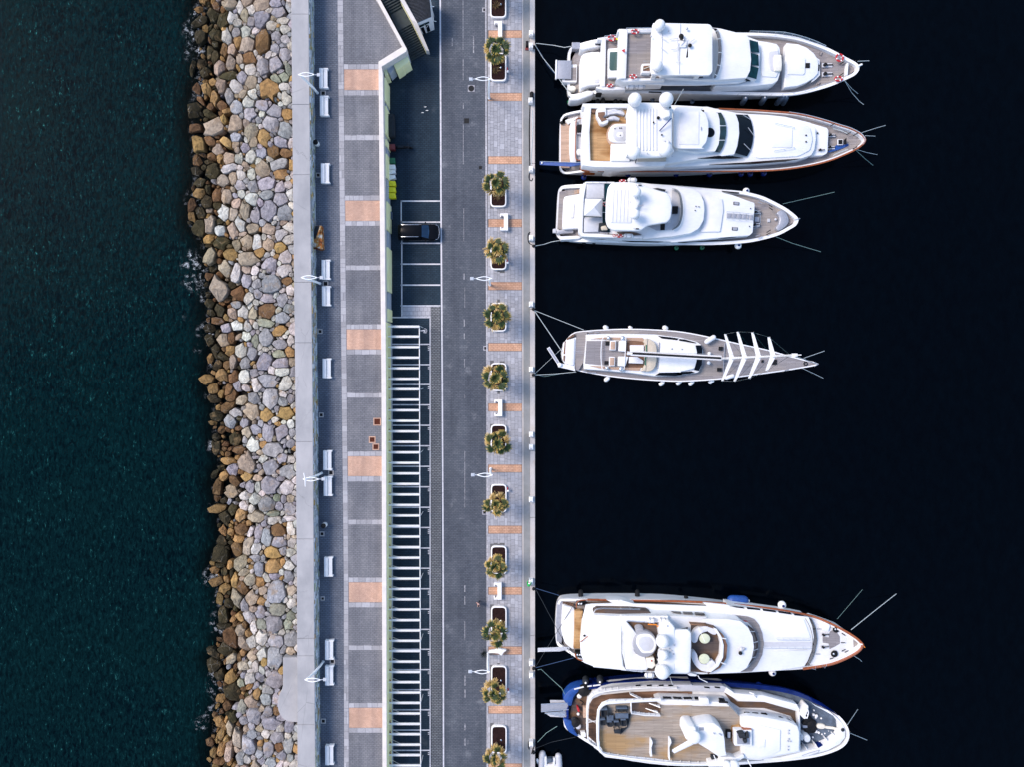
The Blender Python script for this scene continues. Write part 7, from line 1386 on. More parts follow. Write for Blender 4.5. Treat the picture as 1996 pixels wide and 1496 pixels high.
# main house
S(y5, 'main_house', A((600, 240), (680, 228), (930, 222), (1000, 182), (1150, 225), (1990, 255)) + B((0, 210), (250, 235), (400, 262), (700, 290), (1000, 340), (1210, 378), (1250, 480), (1270, 600), (1255, 740), (1200, 880), (1160, 940), (850, 990), (430, 1015), (0, 1030)) + A((1500, 1010), (1000, 965), (680, 940), (580, 900), (540, 800), (535, 650), (560, 400)), 4.68, 5.0, 'gel', .12, 1)
m = MB(); m.prism(inset([W(*q, 5.0) for q in A((700, 228), (1150, 226), (1990, 256)) + B((250, 236), (700, 290), (1000, 340), (1180, 385), (1200, 600), (1170, 850), (850, 980), (0, 1020)) + A((1000, 955), (700, 930))], .8), 2.0, 4.67); m.build('shade_core', M['glass'], y5, smooth=None); S(y5, 'side_strut', A((835, 182), (1000, 182), (1160, 228), (920, 228)), 2.9, 4.66, 'gel', .05)  # house core coloured near black for the shade below the roof slab
S(y5, 'bow_house', B((300, 245), (1000, 342), (1205, 384), (1245, 480), (1260, 600), (1245, 740), (1195, 875), (1150, 935), (850, 985), (300, 1010)), 2.0, 4.66, 'gel', .05)
S(y5, 'upper_house', A((690, 355), (1000, 368), (1400, 360), (1990, 380)) + B((0, 395), (300, 405), (430, 425), (520, 500), (570, 600), (585, 720), (560, 850), (500, 960), (420, 1010), (0, 1030)) + A((1500, 1025), (1050, 985), (680, 950), (655, 820), (650, 560)), 4.8, 7.0, 'gel', .25, 2, foot=.10)
plan(y5, 'side_deck', A((680, 360), (690, 310), (730, 285), (1100, 290), (1300, 305), (1380, 355), (1000, 362)), 6.25, 'teakdk', 1.3)
rail(y5, A((690, 330), (740, 285), (980, 285), (1220, 292)), 6.8, .55, posts=5, mid=1); rail(y5, A((660, 440), (640, 600), (638, 760)), 5.3, .2, posts=3)
plan(y5, 'walk_round', B((150, 342), (350, 350), (520, 372), (590, 400), (640, 460), (680, 560), (698, 680), (680, 810), (620, 930), (560, 1000), (430, 1005), (520, 960), (590, 850), (630, 720), (620, 600), (560, 480), (500, 425), (430, 400), (150, 382)), 5.08, 'teakg', .05)
band(y5, B((505, 460), (580, 520), (618, 610), (632, 700), (620, 780), (590, 850), (530, 925)), B((500, 450), (530, 520), (570, 615), (582, 720), (570, 790), (545, 860), (510, 930)), 5.9, 6.7, 'glass', split=5, barmat='gel2')
for q in (A((1570, 325), (1680, 330), (1690, 355), (1600, 342)), A((1705, 330), (1815, 335), (1825, 362), (1715, 355)), A((1840, 335), (1950, 345), (1965, 375), (1850, 365))): wslit(y5, q, *A((1400, 360), (1990, 380)), 7.0, off=.15)
slit(y5, B((455, 412), (500, 418), (522, 432), (480, 430)), 6.6, 'redbin')
# band window and foredeck of main house
band(y5, B((1240, 392), (1280, 480), (1303, 600), (1300, 680), (1280, 780), (1250, 860), (1215, 920)), B((1170, 392), (1220, 480), (1250, 580), (1258, 680), (1245, 770), (1215, 860), (1175, 925)), 4.3, 5.05, 'glass', t=.12)
for q in (((300, 250), (460, 262), (480, 280), (380, 268)), ((500, 262), (650, 280), (662, 300), (510, 285)), ((680, 280), (830, 302), (842, 325), (690, 305)), ((860, 305), (1000, 325), (1020, 350), (870, 328)), ((1035, 335), (1100, 342), (1185, 370), (1050, 358))): slit(y5, B(*q), 4.2 if False else 5.04)
rail(y5, B((860, 640), (1000, 642), (1230, 645)), 5.7, .5, posts=5, n=1, name='grab_rail'); rail(y5, B((705, 735), (950, 738), (1250, 740)), 5.7, .5, posts=6, n=1, name='grab_rail'); plan(y5, 'ramp', B((700, 668), (1250, 665), (1250, 715), (700, 715)), 5.06, 'gel2', .05)
for v in (0, 1): S(y5, 'panel', B((790, 380 + v * 380), (1160, 405 + v * 350), (1240, 620 + v * 130), (840, 610 + v * 160)), 4.95, 5.10, 'gel', .05, 4)
S(y5, 'foredeck', B((1225, 380), (1260, 372), (1400, 420), (1560, 480), (1700, 580), (1800, 670), (1805, 700), (1700, 800), (1560, 880), (1400, 920), (1225, 925), (1280, 800), (1310, 640), (1290, 500)), 2.5, 3.9, 'gel', .05, 1); plan(y5, 'anchor_deck', B((1370, 600), (1440, 610), (1452, 545), (1480, 528), (1530, 545), (1568, 600), (1568, 680), (1530, 705), (1450, 745), (1440, 680), (1372, 670)), 3.93, 'teakg', .03)
windlass(y5, *B((1395, 575))[0], 3.95, .9); windlass(y5, *B((1390, 715))[0], 3.95, .9); S(y5, 'locker', B((1375, 460), (1420, 445), (1460, 470), (1440, 540), (1370, 535)), 3.8, 4.3, 'gel', .1, 2)
for q in ((1525, 515), (1505, 798)): o = dome(y5, *B(q)[0], 4.1, .42, .12, 'black', 'capstan', .1); dome(o, *B((q[0] - 8, q[1]))[0], 4.28, .12, .1, 'steel', 'cap', .05)
for q, a in (((1490, 462), -.4), ((1605, 572), -.6), ((1650, 565), -.6), ((1605, 755), .5), ((1640, 768), .5), ((1470, 848), .3), ((1600, 668), 0), ((1325, 510), 0), ((1312, 798), 0)): cleat(y5, *B(q)[0], 3.98, .5, a, 'iron' if q[0] > 1450 else 'alu')
bar(y5, [(*B((1800, 690))[0], 4.7), (*B((1825, 688))[0], 4.75)], .1, 'gel', 'bow_roller'); bar(y5, [(*B((1830, 695))[0], 4.6), (*B((1855, 725))[0], 4.6)], .05, 'orange', 'bow_hook')
rail(y5, B((1240, 965), (1290, 980), (1290, 945)), 4.2, .3, n=1, name='boarding_rail'); rail(y5, B((1370, 935), (1395, 962), (1420, 920)), 4.3, .3, n=1, name='boarding_rail')
# sun deck with tub
plan(y5, 'sun_deck', A((1060, 420), (1300, 430), (1500, 440), (1500, 1000), (1060, 985), (1010, 800), (1010, 520)), 7.05, 'teakdk', .03)
S(y5, 'coaming', A((945, 540), (960, 400), (1010, 365), (1540, 365), (1545, 440), (1280, 440), (1080, 420), (1030, 445), (1010, 560), (1005, 800), (1030, 940), (1060, 985), (1250, 995), (1250, 1010), (1000, 985), (950, 800)), 6.8, 7.5, 'gel', .1, 1)
S(y5, 'canvas_cover', A((1020, 450), (1060, 425), (1190, 580), (1150, 650), (1150, 760), (1200, 830), (1300, 960), (1300, 990), (1060, 980), (1020, 800)), 7.0, 7.7, 'canvas', .15, 2); S(y5, 'canvas_cover', A((1180, 800), (1280, 830), (1320, 970), (1280, 985), (1150, 860)), 7.0, 7.85, 'canvas', .15, 3)
tb = S(y5, 'hot_tub', circ(*A((1275, 690))[0], 23.5, 25.5, 28), 6.9, 8.0, 'tub', .12); S(tb, 'tub_rim', fil(A((1170, 680), (1185, 590), (1250, 570), (1340, 572), (1400, 640), (1405, 720), (1370, 790), (1240, 795)), 6), 7.9, 8.1, 'gel', .06); S(tb, 'basin', fil(A((1195, 690), (1205, 620), (1260, 598), (1330, 600), (1375, 650), (1378, 710), (1345, 765), (1260, 770)), 5), 8.05, 8.13, 'gel2', .03)
for k in range(3): S(y5, 'tub_step', circ(*A((1205 + 6 * k, 498 + 22 * k))[0], 8.5, 6.5, 16), 6.9, 7.3 + .18 * k, 'tub', .05)
S(y5, 'wet_bar', A((1290, 850), (1380, 840), (1400, 930), (1360, 970), (1310, 960)), 7, 8.0, 'cream', .06, 2); dome(y5, *A((1352, 878))[0], 8.1, .09, .1, 'red', 'red_knob', .08); S(y5, 'dark_gear', A((1400, 805), (1435, 820), (1430, 860), (1405, 850)), 7.5, 8.2, 'black', .04, 1); S(y5, 'dark_gear', A((1385, 885), (1415, 885), (1412, 922), (1390, 915)), 7.5, 8.2, 'black', .04, 1)
bar(y5, [(*A((1310, 460))[0], 7.6), (*A((1410, 465))[0], 7.6), (*A((1415, 490))[0], 7.6), (*A((1440, 470))[0], 7.6)], .07, 'orange', 'orange_pole'); bar(y5, [(*A((1455, 470))[0], 7.6), (*A((1460, 450))[0], 7.6), (*A((1482, 468))[0], 7.6)], .06, 'orange', 'orange_pole')
rail(y5, A((1075, 425), (1190, 435), (1280, 435)), 8.0, .5, posts=3, mid=1); rail(y5, A((1060, 985), (1160, 1000), (1260, 1000)), 8.0, .5, posts=3, mid=1); rail(y5, A((1010, 480), (1008, 700), (1025, 940)), 8.0, .5, posts=5, mid=1)
# radar arch with domes
S(y5, 'arch', A((1480, 470), (1560, 430), (1620, 500), (1620, 980), (1560, 1050), (1500, 1090), (1470, 1080), (1440, 900), (1480, 760), (1450, 560)), 7.0, 9.2, 'gel', .25, 3); dome(y5, *A((1475, 650))[0], 9.9, .75, .9, base=1.0); dome(y5, *A((1480, 810))[0], 9.9, .6, .75, base=1.0); dome(y5, *A((1470, 1000))[0], 9.6, .82, 1.0, base=1.2)
S(y5, 'hardtop', A((1540, 535), (1570, 522), (1770, 525), (1808, 560), (1808, 720), (1795, 1010), (1770, 1025), (1600, 1025), (1545, 980), (1530, 760)), 8.7, 9.1, 'gel', .15, 3, crown=.1)
for q in ((1610, 700), (1580, 760), (1560, 780), (1600, 800), (1555, 740), (1530, 480)): dome(y5, *A(q)[0], 9.35, .08, .08, 'alu', 'lamp', .1)
slit(y5, A((1640, 522), (1765, 492), (1765, 518), (1690, 525)), 7.6, 'black')
# lounge with curved sofas and round tables
plan(y5, 'lounge_deck', A((1800, 470), (1990, 475)) + B((60, 480), (150, 540), (205, 660), (205, 800), (150, 940), (40, 1010)) + A((1990, 1015), (1800, 1000)), 7.06, 'teakdk', .05)
S(y5, 'lounge_wall', A((1795, 455), (1990, 468)) + B((30, 470), (140, 495), (240, 590), (282, 700), (270, 850), (200, 960), (60, 1030), (60, 1010), (160, 935), (225, 840), (235, 700), (205, 610), (120, 510), (20, 485)) + A((1990, 480), (1800, 470)), 6.8, 7.8, 'teakb', .03); S(y5, 'lounge_cap', B((120, 500), (160, 515), (215, 605), (240, 700), (232, 840), (180, 940), (90, 1010), (70, 1000), (150, 930), (205, 830), (212, 700), (190, 610)), 7.0, 8.0, 'gel', .05, 1)
for k, (a, b) in enumerate((((222, 618), (268, 628)), ((210, 898), (258, 916)))): bar(y5, [(*B(a)[0], 8.0), (*B(b)[0], 8.0)], .06, 'gel', 'post')
def sofa(pts, nm='curved_sofa'): return S(y5, nm, cr(pts, 3), 7.0, 7.85, 'cush', .15)
sofa(A((1812, 600), (1850, 530), (1920, 490), (1990, 485)) + B((60, 490), (120, 510), (165, 535), (150, 575), (110, 575), (60, 545)) + A((1990, 540), (1930, 560), (1895, 590), (1870, 660), (1830, 672), (1812, 650)))
sofa(A((1812, 790), (1840, 770), (1868, 800), (1885, 860), (1920, 910), (1990, 920)) + B((40, 905), (85, 880), (120, 880), (150, 920), (145, 965), (100, 1000), (40, 1010)) + A((1990, 1005), (1920, 990), (1860, 940), (1825, 880)))
for q in ((1960, 625), (1955, 858)): o = S(y5, 'round_table', circ(*A(q)[0], 10.5, 9.6, 22), 7.75, 7.9, 'pale_yellow', .03); c = W(*A(q)[0], 7.8); m = MB(); m.lathe([(.25, 7.06 - 7.8), (.08, -.6), (.08, -.06)], c, 10); m.build('leg', M['steel'], o)
dome(y5, *B((430, 790))[0], 7.3, .22, .2, 'black', 'lamp', .2); dome(y5, *B((440, 745))[0], 7.2, .25, .2, 'gel2', 'vent', .2); dome(y5, *B((470, 740))[0], 7.2, .15, .2, 'alu', 'vent', .2)
bar(y5, [(*A((1882, 488))[0], 8.2), (*A((1960, 660))[0], 9.2)], .025, 'gel', 'whip_aerial'); dome(y5, *A((581, 590))[0], 5.15, .14, .08, 'black', 'deck_light', .1); bar(y5, [(*A((540, 660))[0], 5.1), (*A((620, 598))[0], 5.9)], .06, 'varn', 'flag_staff')
bar(y5, [(*A((1560, 1060))[0], 7.5), (*A((1590, 1150))[0], 9.5)], .035, 'gel', 'aerial'); S(y5, 'outrigger_base', A((1760, 1035), (1800, 1020), (1875, 1040), (1860, 1055), (1790, 1052)), 6.5, 7.6, 'gel', .08, 2); bar(y5, [(*A((1880, 1045))[0], 7.5), (*A((1900, 1080))[0], 7.5), (*A((1990, 1125))[0], 7.5)], .05, 'gel', 'boat_hook_arm')
# ================================================================== VESSEL 6 (blue hull)
A = V(1040, 1310, 6.439); B = V(1350, 1310, 6.439)
y6 = thing('motor_vessel', 'blue hulled motor vessel with wide patchy teak deck and white funnel', 'motor vessel', W(1380, 1400, 0), None)
hull(y6, [(1098, 1370, 2.0), (1100, 1362, 2.0), (1108, 1350, 2.2), (1120, 1342, 2.3), (1150, 1336.5, 2.4), (1180, 1334, 2.5), (1240, 1328.5, 2.6), (1300, 1326.5, 2.7), (1370, 1329, 2.8), (1430, 1333, 3.0), (1480, 1337, 3.2), (1520, 1342, 3.5), (1556, 1351, 3.9), (1585, 1364, 4.2), (1610, 1378, 4.5), (1636, 1397, 4.8), (1650, 1414, 5.0), (1655.5, 1429, 5.1), (1654, 1443, 5.0), (1645, 1456, 4.9), (1625, 1467, 4.6), (1590, 1477, 4.2), (1540, 1484, 3.8), (1480, 1489, 3.4), (1400, 1494, 3.0), (1300, 1493, 2.7), (1200, 1478, 2.5), (1150, 1452, 2.3), (1120, 1433, 2.1), (1103, 1422, 2.0), (1098.5, 1410, 2.0), (1098, 1390, 2.0)], mat='navy', deck='bluegrey', cap=.32, drop=.5, flare=.35, capmat='gel')
bb = cr([(1110, 1348, 2.2, 3), (1120, 1342, 2.3, 8), (1150, 1336.2, 2.4, 9), (1180, 1333.6, 2.5, 9), (1240, 1328.2, 2.6, 9), (1300, 1326.2, 2.7, 9), (1370, 1328.7, 2.8, 8), (1430, 1332.7, 3.0, 8), (1480, 1336.7, 3.2, 8), (1520, 1341.7, 3.5, 8), (1556, 1350.7, 3.9, 8), (1585, 1363.7, 4.2, 7), (1610, 1377.7, 4.5, 5), (1634, 1395.5, 4.8, 1)], 3, False)
m = MB(); lo = [W(q[0], q[1], q[2] + .05) for q in bb]; hi = [W(q[0] - .05 * q[3], q[1] + q[3], q[2] + .45) for q in bb]; m.ring([[v - Vector((0, 0, .4)) for v in lo], lo, hi, [v - Vector((0, 0, .4)) for v in hi]], caps=(False, False), closed=False); m.build('blue_topside', M['navy'], y6)
# white inner bulwark at the bow
wb = B((1490, 395), (1560, 440), (1700, 490), (1800, 570), (1880, 650), (1920, 730), (1915, 830), (1850, 910), (1700, 990), (1500, 1050), (1200, 1100), (900, 1115), (880, 1100), (1100, 1080), (1350, 1020), (1430, 995), (1580, 970), (1700, 900), (1800, 810), (1840, 730), (1830, 640), (1770, 560), (1650, 490), (1540, 435))
S(y6, 'bow_bulwark', wb, 3.0, 5.05, 'gel', .05)
for q in ((1545, 925), (1680, 860), (1770, 800), (1425, 965)): S(y6, 'bulwark_rib', B((q[0] - 8, q[1] - 5), (q[0] + 4, q[1] - 10), (q[0] + 35, q[1] + 45), (q[0] + 22, q[1] + 50)), 3, 4.9, 'gel', .02)
S(y6, 'dark_locker', B((1580, 958), (1690, 902), (1705, 925), (1600, 970)), 3, 4.95, 'navy', .03)
rail(y6, [(*q, 5.2) for q in B((1370, 1060), (1450, 1030), (1590, 990), (1575, 1020), (1460, 1060))], 5.2, .2, 'alu', .03, n=1, name='folded_ladder')
# stern deck
plan(y6, 'stern_deck', A((480, 430), (520, 350), (600, 260), (700, 215), (900, 210), (900, 830), (660, 830), (540, 790), (470, 720), (440, 600)), 2.15, 'teakdk', .06)
for q in ((380, 330), (380, 610)): pass
S(y6, 'stern_bulwark', cr(A((378, 360), (400, 290), (480, 220), (600, 185), (640, 200), (560, 260), (500, 330), (480, 425), (440, 430)), 2), 1.0, 2.75, 'blue', .08); S(y6, 'stern_bulwark', cr(A((374, 605), (440, 610), (490, 640), (510, 740), (560, 820), (480, 785), (420, 730)), 2), 1.0, 2.75, 'blue', .08); S(y6, 'stern_gate', A((415, 480), (440, 425), (440, 605), (412, 600)), 1.0, 2.7, 'navy', .05)
for a, b in (((510, 225), (630, 195)), ((675, 190), (730, 182)), ((745, 182), (840, 168))): bar(y6, [(*A(a)[0], 2.85), (*A(b)[0], 2.85)], .09, 'gel', 'white_name_bar')
for q, r_, mt in (((575, 310), .3, 'gel'), ((630, 235), .75, 'black'), ((525, 640), .6, 'black'), ((560, 690), .35, 'gel2'), ((500, 710), .15, 'gel'), ((470, 675), .12, 'gel'), ((410, 690), .18, 'gel'), ((640, 790), .2, 'gel'), ((560, 535), .18, 'gel'), ((505, 605), .35, 'char')): dome(y6, *A(q)[0], 2.5, r_, r_ * .7, mt, 'deck_gear', .2)
S(y6, 'red_canister', A((540, 452), (560, 450), (582, 495), (570, 520), (552, 500)), 2.1, 2.9, 'red', .1, 2); S(y6, 'locker', A((625, 460), (680, 458), (680, 585), (625, 585)), 2.1, 2.9, 'teakp', .03, 1); S(y6, 'locker', A((590, 770), (650, 768), (660, 825), (600, 828)), 2.1, 2.8, 'gel', .05, 1)
for q in ((540, 770), (610, 380), (650, 520)): bar(y6, [(*A((q[0] - 25, q[1] - 20))[0], 2.5), (*A((q[0] + 15, q[1] + 10))[0], 2.45), (*A((q[0] - 5, q[1] + 45))[0], 2.45)], .08, 'black', 'deck_hose')
# side: main deck house walls on the port side
S(y6, 'side_house', A((860, 235), (1000, 205), (1500, 165), (1990, 165)) + B((0, 185), (380, 190), (430, 205), (530, 285), (580, 300), (900, 310), (1300, 420), (1340, 470), (1350, 1000), (900, 1090), (0, 1110)) + A((1500, 1140), (900, 1060), (760, 960), (690, 850), (670, 560), (690, 380), (760, 290)), 1.5, 3.9, 'gel', .10, 1)
plan(y6, 'promenade_deck', A((690, 520), (700, 420), (740, 350), (850, 300), (1200, 262), (1540, 250), (1990, 255), (1990, 420), (1200, 520), (800, 900), (780, 900), (690, 820)) , 4.0, 'teakb', .06)
rail(y6, [(*q, 5.1) for q in A((800, 950), (720, 900), (680, 830), (672, 540), (690, 400), (740, 310), (860, 262), (1100, 230), (1500, 205), (1800, 210))], 5.1, .9, 'gel', .09, posts=22, mid=2, name='white_rail')
S(y6, 'upper_bulwark', A((860, 240), (1200, 195), (1500, 170), (1990, 168)) + B((0, 178), (380, 185), (430, 205), (400, 262), (0, 252)) + A((1830, 245), (1790, 212), (1400, 215), (1100, 245), (880, 275)), 3.8, 4.7, 'gel2', .10, 1)
for u in (1310, 1450, 1600, 1720): slit(y6, A((u - 30, 172, 4.78), (u + 30, 166, 4.78), (u + 34, 184, 4.78), (u - 28, 188, 4.78)), 4.78)
for u in (180, 310): slit(y6, B((u - 35, 190, 4.78), (u + 30, 195, 4.78), (u + 38, 215, 4.78), (u - 30, 208, 4.78)), 4.78)
# forward side deck and wing
plan(y6, 'side_deck_dark', B((400, 270), (450, 280), (560, 380), (900, 385), (1330, 510), (1325, 660), (1290, 650), (1230, 560), (900, 460), (590, 455), (480, 380)), 4.02, 'teakdk', .05)
S(y6, 'wing_bulwark', B((430, 205), (530, 275), (900, 305), (1310, 415), (1345, 480), (1330, 505), (900, 385), (580, 375), (400, 265)), 3.5, 4.8, 'gel', .10, 1)
S(y6, 'cross_wall', B((1322, 505), (1345, 508), (1355, 700), (1355, 1000), (1320, 1000), (1330, 700)), 3.0, 4.85, 'gel', .04); S(y6, 'front_bulkhead', B((1310, 1000), (1355, 995), (1440, 985), (1430, 1005), (1320, 1028)), 3, 4.0, 'navy', .02)
# bridge house
S(y6, 'bridge_house', A((1545, 375), (1600, 357), (1990, 368)) + B((0, 372), (410, 388), (610, 588), (700, 560), (900, 575), (1220, 640), (1322, 690), (1350, 760), (1345, 1010), (850, 1112), (690, 1110), (600, 1040), (600, 610), (460, 442), (0, 432)) + A((1610, 422), (1545, 400)), 3.9, 6.0, 'gel', .10, 1)
S(y6, 'bridge_roof', B((610, 590), (700, 560), (900, 580), (1220, 640), (1320, 690), (1345, 770), (1340, 1005), (870, 1100), (700, 1100), (612, 1030)), 5.8, 6.7, 'gel', .2, 2); S(y6, 'roof_well', B((640, 690), (860, 680), (1105, 740), (1098, 1000), (980, 1060), (850, 1085), (640, 1070)), 6.6, 6.85, 'gel', .1, 2); S(y6, 'roof_hatch', B((832, 858), (912, 858), (908, 960), (830, 955)), 6.8, 6.94, 'gel', .02, 1)
for q in ((1205, 745), (1205, 780), (1208, 850), (1195, 876), (1228, 880), (1200, 945), (1200, 985)): dome(y6, *B(q)[0], 6.85, .09, .08, 'alu', 'lamp', .1)
e1 = A((1600, 357), (1990, 368)); e2 = B((0, 372), (410, 388)); e3 = B((410, 388), (610, 588)); e4 = B((700, 560), (900, 575)); e5 = B((900, 575), (1220, 640))
for q in (A((1620, 318), (1720, 322), (1732, 348), (1628, 345)), A((1745, 320), (1850, 325), (1865, 352), (1760, 348)), A((1875, 325), (1980, 325), (1990, 350), (1890, 352))): wslit(y6, q, *e1, 6.0)
for q in (B((20, 325), (85, 328), (75, 360), (30, 358)), B((325, 338), (395, 345), (412, 378), (335, 375))): wslit(y6, q, *e2, 6.0)
for q in (B((465, 385), (480, 390), (520, 440), (510, 445)), B((535, 450), (550, 452), (595, 510), (585, 515))): wslit(y6, q, *e3, 6.0)
for q in (B((640, 515), (712, 518), (728, 545), (655, 542)), B((748, 518), (820, 522), (835, 550), (765, 548)), B((855, 522), (925, 525), (942, 555), (870, 550))): wslit(y6, q, *e4, 6.0)
for q in (B((1075, 570), (1105, 572), (1155, 605), (1120, 600)), B((1170, 598), (1200, 602), (1250, 635), (1210, 630))): wslit(y6, q, *e5, 6.0)
S(y6, 'rolled_awning', B((85, 340), (200, 335), (215, 420), (100, 425)), 5.9, 6.5, 'canvas', .12, 3); S(y6, 'dark_sill', B((330, 375), (445, 385), (448, 402), (335, 398)), 5.9, 6.1, 'black', .02)
# upper deck
plan(y6, 'upper_deck', A((830, 640), (845, 520), (900, 440), (1000, 405), (1540, 380), (1610, 425), (1990, 430)) + B((0, 440), (470, 445), (610, 590), (612, 1020), (540, 1085), (430, 1070), (300, 1050), (200, 1150)) + A((1990, 1155), (1500, 1090), (1000, 1040), (880, 1010), (835, 940)), 6.08, 'teakold', .25)
rail(y6, [(*q, 6.75) for q in A((1600, 360), (1300, 375), (1000, 395), (900, 410), (840, 460), (815, 540), (812, 900), (840, 990), (920, 1050), (1300, 1105), (1650, 1145), (1990, 1165)) + B((200, 1165),)], 6.75, .6, 'gel', .13, posts=24, mid=2, name='white_rail')
S(y6, 'deck_edge', A((790, 640), (805, 500), (860, 410), (960, 370), (1540, 355), (1540, 375), (960, 395), (880, 430), (830, 520), (822, 900), (850, 1000), (930, 1060), (1300, 1110), (1990, 1175), (1990, 1195), (1300, 1130), (900, 1080), (820, 1010), (795, 900)), 5.7, 6.2, 'gel', .05)
rail(y6, [(*q, 6.9) for q in A((1225, 395), (1228, 530), (1400, 555), (1590, 560))], 6.9, .8, 'gel', .06, posts=8, mid=3, n=1, name='stair_rail'); rail(y6, [(*A((1215, 290))[0], 5.0), (*A((1400, 380))[0], 5.8), (*A((1590, 455))[0], 6.8)], 6, .8, 'gel', .06, posts=8, mid=3, n=1, name='stair_rail'); rail(y6, [(*A((1230, 400))[0], 5.2), (*A((1560, 520))[0], 6.8)], 6, .8, 'gel', .06, posts=7, mid=3, n=1, name='stair_rail')
plan(y6, 'stair_well', A((1228, 395), (1540, 385), (1600, 440), (1590, 540), (1228, 520)), 6.10, 'teakdk', .01)
for k in range(9): S(y6, 'stair_tread', A((1330 + 26 * k, 400 + 8 * k), (1350 + 26 * k, 396 + 8 * k), (1350 + 26 * k, 440 + 8 * k), (1330 + 26 * k, 440 + 8 * k)), 5.9, 6.12 + .02 * k, 'teakb', .01)
rail(y6, [(*q, 5.2) for q in A((680, 590), (800, 660), (680, 600), (690, 640), (790, 620))], 5.2, .3, 'gel', .05, posts=5, n=1, name='ladder'); S(y6, 'hatch', A((700, 570), (790, 572), (790, 610), (720, 600)), 3.9, 4.4, 'teakb', .02)
for a, b, c in (((1470, 865), (1498, 900), (1490, 1070)), ((1705, 850), (1732, 895), (1715, 1115))): S(y6, 'deck_divider', A(a, (a[0] + 18, a[1]), (b[0], b[1]), (c[0] - 10, b[1] + 60), c, (a[0] - 5, c[1])), 6.1, 6.9, 'gel', .04, .5)
# funnel and crane
S(y6, 'funnel', cr(B((-110, 700), (40, 680), (160, 655), (260, 650), (330, 690), (385, 760), (400, 850), (410, 1000), (432, 1060), (330, 1070), (200, 980), (100, 920), (40, 870)), 2) if False else fil(B((-10, 700), (100, 670), (200, 652), (270, 652), (340, 700), (385, 760), (405, 860), (415, 1000), (432, 1060), (330, 1075), (200, 985), (80, 915), (40, 870), (-10, 850)), 3), 6.0, 8.2, 'gel', .35, foot=.1); plan(y6, 'funnel_vent', B((80, 705), (140, 702), (142, 740), (85, 745)), 8.24, 'alu', .06)
S(y6, 'crane_head', A((1905, 740), (1930, 700), (1990, 695)) + B((40, 700), (70, 830), (40, 880), (0, 890)) + A((1960, 870), (1925, 865), (1900, 830)), 6.1, 9.0, 'gel', .3, 4); m = MB(); m.tube([W(*A((1990, 880))[0], 9.0), W(*A((1755, 1005))[0], 8.7)], .34, 8, r1=.24); m.build('crane_arm', M['gel'], y6); bar(y6, [(*A((1765, 1000))[0], 8.7), (*A((1740, 995))[0], 8.6)], .16, 'alu', 'crane_tip'); dome(y6, *B((20, 830))[0], 9.2, .75, .3, 'gel', 'crane_pivot', .3)
for a, b in (((260, 770), (280, 790)), ((330, 780), (365, 805))): bar(y6, [(*B(a)[0], 8.4), (*B(b)[0], 8.4)], .05, 'alu', 'antenna')
# mast base at the lower edge
S(y6, 'mast_platform', B((330, 1120), (350, 1075), (480, 1075), (540, 1090), (640, 1045), (650, 1080), (560, 1140), (500, 1165), (460, 1198), (200, 1198), (200, 1150)), 6.1, 7.2, 'gel', .1, 1); dome(y6, *B((520, 1180))[0], 8.0, .6, .6); dome(y6, *B((430, 1175))[0], 8.0, .5, .6); S(y6, 'dark_box', B((240, 1065), (330, 1080), (310, 1145), (240, 1140)), 6.0, 6.7, 'char', .05, 1)
for a, b in (((265, 1050), (305, 1145)), ((690, 1110), (735, 1198))): bar(y6, [(*B(a)[0], 8.5), (*B(b)[0], 9)], .05, 'gel', 'aerial')
# helm cockpit with chairs
S(y6, 'cockpit_step', B((495, 700), (620, 680), (640, 720), (530, 750), (520, 900), (500, 900)), 6.0, 6.5, 'teakw', .05, 1); ck = S(y6, 'cockpit_well', fil(B((525, 738), (745, 735), (750, 945), (528, 938)), 2), 6.0, 7.3, 'gel', .08); S(ck, 'trim', fil(B((620, 722), (740, 728), (752, 745), (640, 736)), .5), 6, 7.25, 'varn', .03)
S(ck, 'floor', B((552, 765), (725, 765), (722, 920), (560, 915)), 7.2, 7.33, 'alu', .02, 2)
for q in (((580, 785), (655, 780), (662, 840), (590, 845)), ((668, 795), (705, 765), (710, 840), (675, 845)), ((640, 860), (688, 850), (685, 900), (645, 905)), ((555, 780), (580, 765), (640, 758), (650, 775), (585, 785))): S(ck, 'seat', B(*q), 7.3, 7.8, 'char', .08, 2)
S(y6, 'deck_box', B((430, 752), (488, 755), (486, 845), (428, 845)), 6.1, 6.7, 'black', .03); S(y6, 'deck_box_lid', B((440, 765), (475, 766), (474, 838), (440, 838)), 6.68, 6.74, 'gel2', .02)
